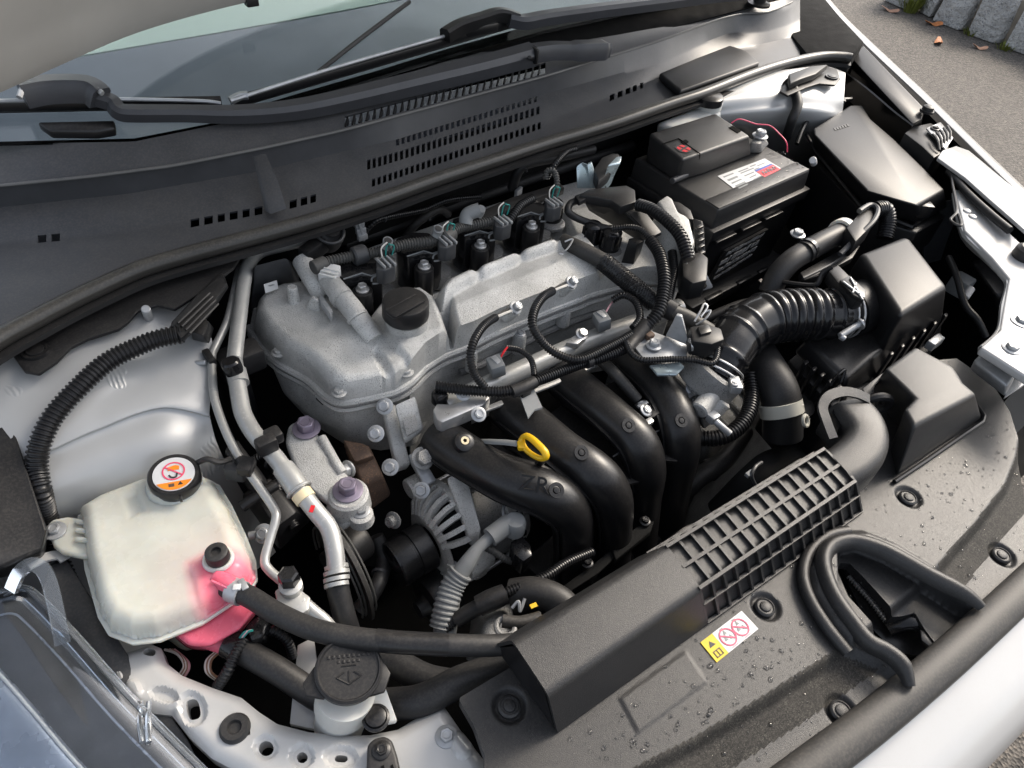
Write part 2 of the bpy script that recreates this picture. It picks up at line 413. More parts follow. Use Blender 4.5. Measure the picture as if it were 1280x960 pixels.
if kn.x < 0: kn = -kn
edges_t = [(P(x, y, GZ)-A).dot(kd) for x, y in ((1143, 15), (1160, 22), (1196, 37), (1238, 53), (1285, 72))]
st = [edges_t[0]-.5, edges_t[0]]+edges_t[1:]+[edges_t[-1]+.5, edges_t[-1]+1.0]
_tt = lambda x: (P(x, 10+62*(x-1128)/157, GZ)-A).dot(kd)
for a, b in [(_tt(u), _tt(v)) for u, v in ((1105, 1136), (1143, 1161), (1167, 1201), (1210, 1245), (1253, 1292), (1300, 1335))]:
    jt = lambda s=.04: random.uniform(-s, s)
    base = [A+kd*a+kn*jt(), A+kd*b+kn*jt(), A+kd*(b+jt())+kn*.25, A+kd*(a+jt())+kn*.25]
    hh = .30+jt(.03); top = [p+Vector((jt(), jt(), hh+jt()))+kn*(.03 if q < 2 else 0) for q, p in enumerate(base)]
    vs, fs = loops([base, top]); part('stone', bevelled(vs, fs, .018, 2), 'granite', kerb)
part('mortar_bed', box(A+kd*((st[1]+st[-1])/2)+kn*.16+Vector((0, 0, .13)), (st[-1]-st[1], .19, .24), (kd, kn, Z_), .01), 'mortar', kerb)
mat('leaf_orange', (.45, .16, .05), .6, var=.3, vscale=40); mat('leaf_tan', (.36, .2, .13), .7, var=.3, vscale=40); mat('grass', (.14, .16, .03), .6, var=.5, vscale=20)
def leaf(px, py, s, ang, m, label):
    c = P(px, py, GZ+.006); pts = []
    for t in np.linspace(0, 2*math.pi, 14, endpoint=False):
        r = s*(.55+.45*abs(math.cos(t)))*(1+.12*math.sin(5*t)); q = Vector((math.cos(t)*r, math.sin(t)*r*.6, .012*math.sin(t*2+1)+.008)); q.rotate(Matrix.Rotation(ang, 3, 'Z')); pts.append(c+q)
    vs = pts+[c+Vector((0, 0, .004))]; fs = [[i, (i+1) % 14, 14] for i in range(14)]
    solo('fallen_leaf', solid(vs, fs, .0015), m, label, 'leaf')
leaf(1173, 53, .055, .4, 'leaf_orange', 'orange fallen leaf lying out on the open asphalt')
leaf(1112, 13, .06, 1.9, 'leaf_tan', 'reddish brown fallen leaf on asphalt beside the grass tuft')
leaf(1166, 30, .06, 2.4, 'leaf_orange', 'orange fallen leaf caught against the foot of the kerb stones')
leaf(1224, 60, .045, 2.0, 'leaf_tan', 'small tan fallen leaf near the kerb beyond the orange leaves')
def tuft(px, py, n, h, label, spread=.09):
    c = P(px, py, GZ); vs, fs = [], []
    for i in range(n):
        a = random.uniform(0, 6.28); b = c+Vector((math.cos(a), math.sin(a), 0))*random.uniform(0, spread*.6); l = Vector((math.cos(a), math.sin(a), 0))*random.uniform(.2, 1)*h*.8+Vector((0, 0, h*random.uniform(.5, 1)))
        s = Vector((-math.sin(a), math.cos(a), 0))*.005; k = len(vs); vs += [b-s, b+s, b+l*.55+s*.8, b+l*.55-s*.8, b+l*Vector((1, 1, .9)).length*.62]
        fs += [[k, k+1, k+2, k+3], [k+3, k+2, k+4]]
    o = solo('grass_tuft', (vs, fs), 'grass', label, 'grass', smooth=0); return o
tuft(1136, 14, 130, .13, 'large dry grass tuft growing at the end of the kerb')
tuft(1212, 44, 40, .05, 'sparse grass sprig in the joint between two kerb stones', .06)
tuft(1255, 62, 50, .045, 'low green grass sprig at the foot of the outermost kerb stone', .08)
# ================================================================== car shell: closed dark bay, fenders, towers, front rail
shell = thing('car_body', 'white car body shell around the open engine bay', 'car body')
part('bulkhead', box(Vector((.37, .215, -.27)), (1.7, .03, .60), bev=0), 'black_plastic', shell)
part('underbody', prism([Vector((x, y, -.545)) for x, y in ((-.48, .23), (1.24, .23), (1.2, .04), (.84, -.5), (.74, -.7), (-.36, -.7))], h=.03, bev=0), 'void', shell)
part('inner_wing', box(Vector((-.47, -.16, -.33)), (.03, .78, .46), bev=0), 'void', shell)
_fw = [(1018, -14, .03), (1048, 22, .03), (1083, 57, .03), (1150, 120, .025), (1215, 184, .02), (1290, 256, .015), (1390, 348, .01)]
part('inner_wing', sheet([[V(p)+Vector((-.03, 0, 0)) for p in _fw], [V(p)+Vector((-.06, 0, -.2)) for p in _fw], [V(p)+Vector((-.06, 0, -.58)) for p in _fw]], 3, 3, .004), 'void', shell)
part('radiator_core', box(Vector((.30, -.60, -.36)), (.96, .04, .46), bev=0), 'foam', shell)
# driver-side strut tower, formed sheet with a step
def towerfn(p):
    n = mnoise.noise(p*45)*.0004+mnoise.noise(p*16)*.0009; return p+Vector((0, 0, n))
tw = [[(-90, 450, .035), (20, 430, .035), (120, 405, .03), (200, 380, .025), (246, 372, .02)],
      [(-80, 500, .022), (20, 482, .022), (115, 452, .02), (200, 415, .012), (258, 402, .005)],
      [(-70, 552, .006), (30, 535, .006), (115, 500, .004), (200, 462, -.002), (268, 446, -.012)],
      [(-60, 590, -.008), (35, 570, -.008), (125, 532, -.008), (200, 506, -.012), (262, 512, -.03)],
      [(-58, 596, -.016), (37, 577, -.016), (128, 540, -.016), (202, 514, -.02), (263, 524, -.038)],
      [(-50, 640, -.036), (50, 620, -.036), (140, 580, -.032), (212, 556, -.035), (272, 556, -.06)],
      [(-40, 690, -.09), (60, 680, -.10), (150, 640, -.08), (230, 605, -.075), (290, 592, -.10)],
      [(-20, 760, -.15), (80, 750, -.15), (170, 700, -.14), (255, 660, -.13), (312, 630, -.17)],
      [(20, 860, -.22), (110, 840, -.22), (220, 790, -.24), (300, 730, -.24), (345, 690, -.28)]]
part('strut_tower', sheet(tw, 14, 10, .002, towerfn), 'tower_paint', shell)
# smeared seam sealer on the tower
def smear(pts, seed, n=26):
    random.seed(seed); o = []
    c = V(pts); 
    for i in range(n):
        a = c+Vector((random.uniform(-.02, .02), random.uniform(-.012, .012), 0)); l = random.uniform(.006, .016); cv = random.uniform(.2, .9)
        d = Vector((math.cos(cv), -math.sin(cv), 0))
        o.append(tube([a, a+d*l*.5+Vector((0, .002, .0004)), a+d*l], random.uniform(.0007, .0014), 6, 3))
    return o
# passenger-side strut tower
tw2 = [[(880, 110, .05), (935, 95, .055), (985, 88, .055), (1030, 84, .05), (1056, 92, .04)],
       [(885, 128, .045), (935, 118, .05), (985, 112, .05), (1030, 112, .045), (1054, 118, .03)],
       [(890, 140, .03), (938, 134, .035), (985, 130, .035), (1026, 132, .03), (1052, 138, .01)],
       [(894, 146, .022), (940, 142, .026), (985, 139, .026), (1024, 142, .02), (1050, 148, .0)],
       [(900, 156, .0), (945, 155, .0), (985, 152, .0), (1022, 158, -.01), (1048, 162, -.03)],
       [(905, 168, -.05), (950, 172, -.05), (985, 172, -.05), (1020, 178, -.06), (1046, 180, -.08)],
       [(915, 200, -.15), (955, 205, -.15), (990, 205, -.15), (1018, 206, -.16), (1044, 208, -.18)]]
part('strut_tower', sheet(tw2, 8, 6, .002), 'silver_paint', shell)
# passenger fender edge, flange and rail
part('fender', sheet([[(1018, -14, .045), (1048, 22, .045), (1083, 57, .045), (1150, 120, .04), (1215, 184, .035), (1290, 256, .03), (1390, 345, .02), (1500, 440, .0)],
                      [(1024, -14, .043), (1053, 20, .043), (1088, 54, .043), (1156, 117, .038), (1221, 181, .033), (1296, 252, .028), (1396, 341, .018), (1506, 436, -.002)],
                      [(1027, -11, .0), (1057, 24, .0), (1092, 58, .0), (1160, 122, -.005), (1226, 186, -.01), (1300, 257, -.015), (1400, 346, -.025), (1515, 446, -.045)],
                      [(1030, 20, -.2), (1062, 56, -.2), (1098, 92, -.2), (1166, 156, -.2), (1232, 220, -.2), (1305, 292, -.2), (1405, 390, -.22), (1515, 490, -.24)], [V(q)+Vector((0, 0, -.35)) for q in ((1030, 20, -.2), (1062, 56, -.2), (1098, 92, -.2), (1166, 156, -.2), (1232, 220, -.2), (1305, 292, -.2), (1405, 390, -.22), (1515, 490, -.24))]], 5, 4, .003), 'white_paint', shell)
part('fender_flange', prism([(1172, 197), (1178, 188), (1195, 182), (1212, 188), (1290, 253), (1290, 295), (1266, 274), (1236, 248), (1207, 222)], .032, .006, .0018), 'white_paint', shell)
part('wing_rail', prism([(1194, 236), (1214, 240), (1232, 262), (1300, 326), (1350, 400), (1330, 500), (1226, 434), (1251, 412), (1256, 380), (1262, 348), (1240, 322), (1206, 288)], .012, .012, .003, 3), 'white_paint', shell)
rl = [(1195, 240, .008), (1206, 289, .008), (1240, 323, .008), (1261, 348, .008), (1255, 381, .008), (1250, 412, .008), (1228, 433, .008)]
part('rail_lip', sheet([rl, [(x-4, y+2, .004) for x, y, z in rl], [(x-4, y+8, -.012) for x, y, z in rl]], 4, 2, .0016), 'white_paint', shell)
part('rail_bracket', loft([[(1211, 462, -.045), (1256, 497, -.045), (1274, 462, -.03), (1236, 436, -.02)], [(1216, 452, -.02), (1258, 484, -.02), (1276, 458, -.004), (1237, 430, -.004)]], .004, 3), 'galv', shell)
part('bracket_tab', prism([(1256, 497), (1285, 478), (1285, 462), (1262, 478)], -.04, .004, .001), 'white_paint', shell)
part('hole', disc((1231, 454, -.0195), Z_, .005), 'void', shell)
part('bolt', hexbolt((1264, 436, .012), Z_, .008, .007), 'galv', shell)
part('bolt', hexbolt((1277, 402, .012), Z_, .009, .006, 1.6), 'galv', shell)
part('rubber_buffer', lathe([(0, .017), (.003, .018), (.014, .017), (.018, .012), (.018, .001)], (1280, 322, .012), Z_), 'rubber', shell)
for x, y in ((1209, 264), (1216, 271)): part('pressed_stud', lathe([(0, .007), (.002, .006), (.0035, .002)], (x, y, .012), Z_, 14), 'white_paint', shell)
part('rail_wire', tube([(1188, 195, .03), (1190, 226, .02), (1196, 262, .02), (1188, 275, .016), (1201, 282, .016), (1198, 268, .018)], .0022, 8), 'black_satin', shell)
part('rail_tube', tube([(1186, 214, .02), (1210, 242, .02), (1238, 268, .022), (1262, 288, .024)], .006, 10), 'rubber', shell)
# front cross rail (white pressed steel) with its holes
def ell(cx, cy, a, b, ang=0, n=18, sq=2.): 
    o = []
    for i in range(n):
        t = 2*math.pi*i/n; u = math.copysign(abs(math.cos(t))**(2/sq), math.cos(t))*a; v = math.copysign(abs(math.sin(t))**(2/sq), math.sin(t))*b
        o.append((cx+u*math.cos(ang)-v*math.sin(ang), cy+u*math.sin(ang)+v*math.cos(ang)))
    return o
RZ = -.095
rail_out = [(112, 806), (124, 806), (142, 814), (166, 808), (187, 801), (199, 806), (205, 824), (225, 840), (262, 855), (300, 868), (322, 886), (345, 901), (384, 911), (425, 916), (462, 915), (497, 908), (524, 892), (547, 879), (556, 880), (581, 916), (606, 947), (612, 985), (420, 1010), (330, 985), (296, 962), (262, 944), (234, 918), (212, 890), (168, 886), (140, 850), (124, 822)]
rholes = [ell(240, 884, 8.5, 13, -.2, sq=3), ell(332, 934, 9.5, 9.5), ell(377, 945, 7, 7), ell(426, 946, 8.5, 4.5, .05, sq=3), ell(186, 814, 7.5, 5.5, .15, sq=3), ell(310, 916, 4, 3)]
_dim = [(xy([(q[0], q[1]) for q in ell(cx, cy, a, b, an)], RZ), d, w) for cx, cy, a, b, an, d, w in ((240, 885, 20, 24, -.3, -.003, .004), (166, 862, 14, 14, 0, .003, .004), (205, 868, 20, 10, .2, -.003, .003), (426, 946, 24, 16, 0, -.003, .004), (377, 945, 17, 17, 0, -.0025, .003), (332, 934, 17, 17, 0, -.002, .003), (578, 930, 16, 20, 0, .002, .003), (147, 845, 9, 9, 0, .002, .003))]
_ro = xy(rail_out, RZ)
def railfn(x, y):
    h = np.full(x.shape, RZ); s = sdf_poly(x, y, _ro); t = np.clip(-s/.012, 0, 1); h = h-.008*(1-t)**2
    for q, d, w in _dim: k = np.clip(-sdf_poly(x, y, q)/w, 0, 1); h = h+1.7*d*k*k*(3-2*k)
    return h
rail = thing('front_rail', 'white pressed steel rail with round and oval holes beside the headlight', 'rail')
part('rail_panel', hfield(rail_out, RZ, railfn, .0018, rholes, .016), 'white_paint', rail, 30)
part('rail_underside', prism([(150, 850), (300, 885), (420, 935), (600, 960), (600, 1020), (330, 1000), (230, 930)], RZ-.07, .01, 0), 'void', rail)
part('rubber_plug', lathe([(-.002, .0125), (.002, .0125), (.0045, .0105), (.0045, .006), (.0015, .0045), (.0015, .0005)], (294, 911, RZ), Z_), 'rubber', rail)
part('bolt', hexbolt((558, 921, RZ), Z_, .0062, .006, 1.55), 'galv', rail)
bs = thing('bonnet_bumper', 'black rubber bonnet stop with a hex bolt on the white rail', 'bumper stop')
part('block', [prism([(459, 930), (468, 922), (480, 919), (490, 924), (497, 945), (505, 985), (457, 985)], RZ+.014, .016, .003, 3)], 'rubber', bs)
part('bolt', hexbolt((477, 938, RZ+.0142), Z_, .005, .004, 1.5), 'black_satin', bs)
part('slot', [prism([(476, 958), (480, 956), (484, 978), (479, 979)], RZ+.0146, .001, 0), prism([(488, 957), (491, 955), (497, 976), (493, 978)], RZ+.0146, .001, 0)], 'void', bs)
# ================================================================== bonnet (open), windscreen, wipers
bn = thing('bonnet', 'raised bonnet with dull grey underside and a rubber buffer above the windscreen', 'bonnet')
edge = [Vector(p) for p in ((-.46, .06, .222), (-.36, .145, .221), (-.262, .205, .22), (-.19, .25, .22), (-.10, .30, .22), (.02, .337, .22), (.2, .365, .222), (.36, .372, .224), (.6, .35, .224), (.85, .28, .224), (1.02, .17, .224))]
updir = Vector((0, -.5, .866))
rows = [[e+Vector((0, .010, -.002)) for e in edge], [e+Vector((0, -.001, -.002)) for e in edge], [e+Vector((0, -.012, .010)) for e in edge], [e+Vector((0, -.022, .034)) for e in edge], [e+Vector((0, -.03, .05)) for e in edge], [e+updir*.3+Vector((0, -.01, 0)) for e in edge], [e+updir*.75 for e in edge]]
part('panel', sheet([list(spline(r, 5)) for r in rows], th=.006, raw=True), 'bonnet_paint', bn)
part('buffer', box(P(314, 1, plane=((0, .34, .22), (0, -1, .3))), (.016, .012, .012), bev=.002), 'rubber', bn)
for x, y in ((75, 40), (18, 56), (6, 70)):
    q = P(x, y, plane=((-.2, .22, .3), (0, .866, .5))); 
WT = math.radians(27)
wn = (0, -math.sin(WT), math.cos(WT)); wq = (.2, .235, .118)
def G(px, py, off=0): return P(px, py, plane=((wq[0], wq[1], wq[2]+off), wn))
ws = thing('windscreen', 'sloping windscreen reflecting grey sky with a pale green upper band', 'windscreen')
def glassmat():
    m = bpy.data.materials.new('screen_glass'); m.use_nodes = True; b = m.node_tree.nodes['Principled BSDF']
    b.inputs['Base Color'].default_value = (.80, .88, .86, 1); b.inputs['Roughness'].default_value = .03; b.inputs['Transmission Weight'].default_value = 1; b.inputs['IOR'].default_value = 1.5
    M['screen_glass'] = m
glassmat()
gp = [(-90, 181), (0, 177), (168, 173), (300, 147), (430, 113), (560, 73), (680, 38), (780, 16), (1010, -24), (1010, -260), (300, -330), (-200, -150)]
part('glass', prism([G(*p) for p in gp], h=.005, bev=0), 'screen_glass', ws, 0)
mat('dash', (.20, .21, .245), .6, var=.06, vscale=6, bump=(300, .1)); mat('sunshade', (.60, .69, .66), .6, var=.03, vscale=5)
part('dashboard', box(Vector((.33, .72, -.02)), (1.9, 1.0, .15), bev=.01), 'dash', ws)
dbl = [G(-120, 112, -.035), G(95, 72, -.035), G(430, 14, -.035), G(700, -40, -.035)]
sh_dir = Vector((0, .5, .42))
part('sunshade', sheet([[p for p in dbl], [p+sh_dir for p in dbl]], 4, 2, .004), 'sunshade', ws)
part('glass_line', tube([G(512, 2, .002), G(455, 45, .002), G(398, 90, .002)], .003, 6), 'rubber', ws)
part('frit_band', prism([G(*p, -.008) for p in [(300, 170), (470, 134), (680, 84), (780, 50), (1010, -10), (1010, -28), (780, 12), (680, 28), (560, 62), (470, 90), (380, 116), (300, 140)]], h=.002, bev=0), 'void', ws)
# wiper with its pivot near the centre, and the second one above it
def blade(a, b, off=.012):
    return [tube([G(*a, off), G((a[0]+b[0])/2, (a[1]+b[1])/2, off), G(*b, off)], .007, 8, sx=.8, sy=1.), tube([G(a[0], a[1]+5, off*.3), G(b[0], b[1]+5, off*.3)], .0035, 6)]
wp = thing('wiper', 'long black wiper arm with grey hooked head lying along the windscreen base', 'wiper')
part('arm', [sweep(spline([G(x, y, .03) for x, y in ((118, 121), (140, 128), (150, 139), (170, 141), (225, 141), (300, 142), (370, 136), (440, 122), (520, 103), (600, 84), (664, 67))], 6), [.0075]*25+list(np.linspace(.0075, .0135, 36)), shape=[(-1, -1), (1, -1), (1.15, .4), (.7, 1), (-.7, 1), (-1.15, .4)])], 'arm_plastic', wp)
part('pivot_arm', [sweep(spline([G(x, y, .032) for x, y in ((666, 66), (690, 63), (720, 63), (748, 62), (759, 61))], 5), [.011]*10+[.0125]*8+[.010]*3, shape=[(-1, -1), (1, -1), (1.1, .3), (.7, 1), (-.7, 1), (-1.1, .3)])], 'arm_plastic', wp)
part('hinge_clip', [box(G(664, 67, .034), (.006, .03, .022), bev=.002), cyl(G(662, 72, .05), G(667, 76, .02), .003)], 'black_satin', wp)
part('head', [sweep(spline([G(x, y, .034) for x, y in ((27, 117), (60, 111), (108, 111), (126, 122))], 5), .012, shape=[(-1, -1), (1, -1), (1, .6), (.7, 1), (-.7, 1), (-1, .6)])], 'arm_plastic', wp)
part('head_trim', [tube([G(24, 122, .045), G(34, 106, .045), G(70, 104, .045), G(110, 105, .045), G(128, 117, .045)], .003, 8)], 'galv', wp)
part('adapter', [prism([G(x, y, .012) for x, y in ((46, 152), (143, 150), (143, 160), (120, 164), (62, 163))], h=.01, bev=.002)], 'black_satin', wp)
part('blade', blade((-40, 133), (276, 127))[0], 'black_satin', wp)
part('squeegee', blade((-40, 133), (276, 127))[1], 'rubber', wp)
part('blade_spine', tube([G(-40, 127, .021), G(130, 124, .021), G(245, 126, .021), G(276, 129, .02)], .0022, 6), 'galv', wp)
wp2 = thing('wiper', 'second wiper with thick black blade and arm rising towards the passenger side', 'wiper')
part('arm', [sweep(spline([G(x, y, .03) for x, y in ((636, 24), (655, 27), (682, 22), (740, 14), (820, 4), (900, -6), (975, -12))], 6), .009, shape=[(-1, -1), (1, -1), (1.15, .4), (.7, 1), (-.7, 1), (-1.15, .4)])], 'arm_plastic', wp2)
part('head', [sweep(spline([G(x, y, .03) for x, y in ((556, 44), (575, 33), (600, 25), (625, 18), (648, 24))], 6), .009, shape=[(-1, -1), (1, -1), (1, .6), (.6, 1), (-.6, 1), (-1, .6)]), box(G(600, 36, .02), (.06, .014, .014), bev=.003)], 'black_satin', wp2)
part('blade', blade((640, 27), (290, 128), .016)[0], 'black_satin', wp2)
part('squeegee', blade((640, 27), (290, 128), .016)[1], 'rubber', wp2)
part('blade_spine', tube([G(566, 42, .027), G(420, 84, .027), G(288, 126, .027)], .0024, 6), 'galv', wp2)
part('end_cap', tube([G(288, 126, .022), G(300, 120, .024), G(310, 119, .026)], .005, 6), 'galv', wp2)
part('wiper_shaft', [lathe([(0, .022), (.004, .022), (.006, .012), (.03, .011), (.03, .001)], G(948, 6, .004), Z_)], 'black_satin', wp2)
# ================================================================== cowl
def cl(tab):
    xs, ys = zip(*tab); return lambda x: float(np.interp(x, xs, ys))
L0 = cl([(-90, 184), (0, 180), (168, 177), (300, 150), (430, 116), (560, 76), (680, 40), (770, 20), (870, 3), (970, -14), (1010, -22)])
L1 = cl([(-90, 241), (0, 232), (110, 221), (218, 207), (329, 185), (433, 162), (560, 128), (679, 96), (830, 49), (894, 25), (930, 17), (957, 16), (984, 8), (1000, -6)])
L2 = cl([(-90, 268), (0, 259), (161, 242), (319, 215), (400, 196), (497, 174), (585, 147), (672, 120), (830, 76), (870, 57), (912, 41), (957, 38), (984, 30), (1000, 22)])
L3 = cl([(-90, 312), (0, 303), (120, 292), (235, 280), (363, 256), (467, 228), (580, 189), (679, 155), (806, 104), (870, 78), (930, 60), (1000, 44)])
L4 = cl([(-90, 452), (0, 418), (71, 376), (142, 341), (255, 306), (430, 255), (560, 213), (679, 175), (830, 131), (961, 85), (1000, 74)])
rv = [('0', 0), ('0', 'g0'), ('0', 'g1'), ('1', 0), ('1', .3), ('1', 1), ('2', .18), ('2', .36), ('2', .62), ('2', .90), ('3', 0), ('3', 'c'), ('3', .6), ('3', 1.)]
zz = {'0': (.126, .106), '1': (.106, .079), '2': (.079, .062), '3': (.062, .056)}
LL = {'0': (L0, L1), '1': (L1, L2), '2': (L2, L3), '3': (L3, L4)}
slots = [(497+6.9*i-2.0, 497+6.9*i+2.0) for i in range(26)]
slB = [(461+6.82*i-2.0, 461+6.82*i+2.0) for i in range(32)]
slC = [(467+6.9*i-2.0, 467+6.9*i+2.0) for i in range(31)]+[(47, 58), (64, 75), (238, 249), (255, 266), (272, 281), (287, 297), (303, 312), (318, 328), (362, 371), (376, 384), (388, 395), (762, 768), (772, 778), (782, 788), (791, 796), (800, 804)]
cols = sorted(set(np.round([x for s in slots+slB+slC for x in s], 2).tolist()+list(range(-90, 1001, 10))+[431, 682]))
def rowpt(px, k, f):
    a, b = LL[k]; 
    y0, y1 = a(px), b(px)
    if f == 'c': f = min(.5, 5/max(6., y1-y0))
    if f == 'g0': f = max(.05, 1-17/max(18., y1-y0))
    if f == 'g1': f = 1-3.5/max(18., y1-y0)
    za, zb = zz[k]; dz = 0
    return P(px, y0*(1-f)+y1*f, za*(1-f)+zb*f+dz)
gv = [[rowpt(x, *r) for x in cols] for r in rv]; nC = len(cols); fs = []
inside = lambda x0, x1, S: any(a-.01 <= x0 and x1 <= b+.01 for a, b in S)
for i in range(len(rv)-1):
    for j in range(nC-1):
        x0, x1 = cols[j], cols[j+1]
        if i == 1 and x0 >= 431 and x1 <= 682: continue
        if i == 5 and inside(x0, x1, slots): continue
        if i == 7 and inside(x0, x1, slB): continue
        if i in (9, 10) and inside(x0, x1, slC): continue
        fs.append([i*nC+j, i*nC+j+1, (i+1)*nC+j+1, (i+1)*nC+j])
cw = thing('cowl', 'dark grey plastic cowl panel with rows of vent slots below the windscreen', 'cowl panel')
part('panel', solid([p for r in gv for p in r], fs, .0028), 'grey_cowl', cw, 30)
for i in range(29):
    x = 433+8.6*i; y0, y1 = L1(x)-16, L1(x)-4
    a, b = P(x+1.6, y0, .1115), P(x-1.2, y1, .108)
    part('slat', sweep([a, a.lerp(b, .5), b], .0011, shape=[(-1, -8), (1, -8), (1, 1), (-1, 1)]), 'black_satin', cw)
mat('edge_highlight', (.11, .11, .108), .35, dust=.3, bump=(600, .1))  # strip paler than the cowl: the lip's edge highlight put into the colour
part('lip_highlight', sweep(spline([P(x, L1(x), .1075) for x in range(-90, 1000, 30)], 3), .0018, 8), 'edge_highlight', cw)
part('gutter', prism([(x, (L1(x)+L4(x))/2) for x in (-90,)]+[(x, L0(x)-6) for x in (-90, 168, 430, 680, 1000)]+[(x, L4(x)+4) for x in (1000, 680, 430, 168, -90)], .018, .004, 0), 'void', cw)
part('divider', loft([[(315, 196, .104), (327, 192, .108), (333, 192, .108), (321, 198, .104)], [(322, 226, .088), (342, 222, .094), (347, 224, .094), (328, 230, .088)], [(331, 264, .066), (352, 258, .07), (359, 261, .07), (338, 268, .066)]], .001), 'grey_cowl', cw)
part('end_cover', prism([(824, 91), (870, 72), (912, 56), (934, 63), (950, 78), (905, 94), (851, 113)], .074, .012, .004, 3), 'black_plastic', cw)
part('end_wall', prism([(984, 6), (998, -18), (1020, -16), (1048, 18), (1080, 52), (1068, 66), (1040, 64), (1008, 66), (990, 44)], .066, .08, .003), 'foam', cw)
mat('seal_rubber', (.030, .029, .027), .28, bump=(500, .08), dust=.3, dustcol=(.22, .20, .165))
sl = [(-60, 462), (0, 424), (40, 402), (80, 381), (130, 357), (176, 337), (228, 321), (280, 307), (340, 291), (400, 274), (470, 252), (540, 227), (610, 204), (680, 181), (760, 157), (830, 133), (880, 117), (940, 94), (985, 80), (1025, 72), (1052, 72), (1064, 74)]
seal = thing('cowl_seal', 'long black rubber bonnet seal running across the front of the cowl', 'rubber seal')
spath = spline([P(x, y-1, .062) for x, y in sl], 5)
part('bulb', sweep(spath, .0095, shape=[(math.cos(t)*1., math.sin(t)*(.95)) for t in np.linspace(0, 2*math.pi, 16, endpoint=False)]), 'seal_rubber', seal)
part('lip', sweep([p+Vector((0, -.004, -.011)) for p in spath], .003, shape=[(-4.4, -1.2), (3.2, -1.2), (3.2, .6), (-4.4, .4)]), 'rubber', seal)
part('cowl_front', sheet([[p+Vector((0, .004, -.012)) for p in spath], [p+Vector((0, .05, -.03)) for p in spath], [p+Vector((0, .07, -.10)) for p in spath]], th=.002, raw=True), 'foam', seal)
# left hand black cover under the seal, with its bolt
cv = thing('cowl_side_cover', 'flat black plastic cover with a round clip over the silver strut tower', 'cover')
part('plate', prism([(10, 436), (30, 464), (48, 467), (70, 452), (88, 434), (110, 423), (148, 411), (160, 402), (172, 388), (196, 381), (218, 386), (262, 358), (292, 334), (302, 318), (290, 300), (228, 320), (130, 358), (60, 392), (-10, 428)], .036, .004, .0012), 'black_plastic', cv)
part('clip', [lathe([(0, .0125), (.003, .012), (.003, .009), (.002, .0085), (.004, .008), (.005, .001)], (45, 440, .036), Z_)], 'black_satin', cv)
part('stud', cyl((186, 398, .02), (182, 386, .045), .0045), 'galv', cv)
rbx = [(1020, 90), (1034, 83), (1046, 86), (1051, 98), (1044, 106), (1024, 104), (1008, 109), (985, 119), (975, 114), (984, 98), (1000, 92)]
cv2 = thing('cowl_side_bracket', 'black plastic bracket with a round clip at the far end of the cowl seal', 'bracket')
part('plate', prism(rbx, .058, .004, .0012), 'black_plastic', cv2)
part('arm', prism([(986, 92), (1014, 82), (1036, 80), (1020, 92), (1002, 98), (988, 104)], .072, .012, .003), 'black_plastic', cv2)
part('clip', lathe([(0, .012), (.003, .0115), (.003, .0085), (.002, .008), (.004, .0075), (.005, .001)], (1039, 97, .058), Z_), 'black_satin', cv2)
# passenger-side fender trim
ft = thing('fender_trim', 'long black plastic trim strip along the inside of the white fender', 'trim')
part('strip', loft([[(1064, 72, .04), (1079, 57, .046), (1154, 134, .046), (1152, 149, .04), (1141, 155, .036)][::-1], [(1056, 100, -.05), (1080, 62, .03), (1156, 140, .03), (1150, 165, -.01), (1120, 190, -.06)][::-1]][::-1], .002), 'black_plastic', ft)
part('wall', sheet([[(1050, 84, .03), (1085, 110, .035), (1118, 138, .035), (1142, 156, .035)], [(1046, 110, -.04), (1082, 142, -.04), (1112, 170, -.04), (1130, 185, -.04)]], 4, 3, .003), 'black_satin', ft)
part('end_block', prism([(1131, 166), (1140, 158), (1164, 153), (1178, 163), (1187, 177), (1186, 186), (1168, 197), (1152, 182)], .026, .05, .003), 'black_plastic', ft)
part('clip', lathe([(0, .012), (.004, .012), (.004, .010), (.010, .009), (.012, .005), (.012, .001)], (1158, 140, .046), Z_), 'black_plastic', ft)
bt = thing('ribbed_stop', 'small ribbed rubber stop screwed onto the white fender edge', 'stop')
part('base', prism([(1158, 160), (1176, 152), (1192, 172), (1182, 186)], .033, .003, .001), 'white_paint', bt)
for i in range(5): part('rib', sweep(spline([P(1166+i*4.5, 167-i*2.6+1, .036), P(1172+i*4, 176-i*2.5, .037), P(1174+i*3.2, 188-i*2.5, .03)], 4), .0022, 8), 'rubber', bt)
part('screw', hexbolt((1169, 161, .034), Z_, .006, .004), 'black_satin', bt)
# ================================================================== engine
FZ = -.052
vc_out = [(313, 406), (317, 386), (330, 371), (352, 362), (376, 352), (400, 338), (440, 318), (520, 290), (620, 255), (720, 228), (790, 250), (838, 300), (850, 350), (800, 350), (742, 364), (722, 372), (690, 384), (622, 412), (590, 428), (556, 441), (532, 456), (514, 474), (494, 486), (462, 494), (430, 500), (412, 494), (384, 470), (350, 452), (328, 430)]
def pl(poly, z): return xy(poly, z)
_D = pl([(316, 404), (320, 386), (333, 373), (354, 365), (380, 362), (404, 372), (430, 384), (458, 400), (488, 424), (516, 446), (520, 460), (510, 472), (492, 482), (462, 489), (430, 494), (413, 488), (386, 466), (352, 447), (330, 426)], -.036)
_P = pl([(458, 402), (472, 384), (494, 368), (528, 364), (548, 378), (556, 398), (564, 420), (556, 434), (534, 450), (514, 462), (490, 446)], -.024)
_R = pl([(540, 360), (549, 345), (575, 333), (600, 324), (640, 309), (690, 291), (713, 287), (724, 297), (714, 309), (690, 316), (655, 328), (620, 344), (592, 356), (568, 370), (551, 382)], .0)
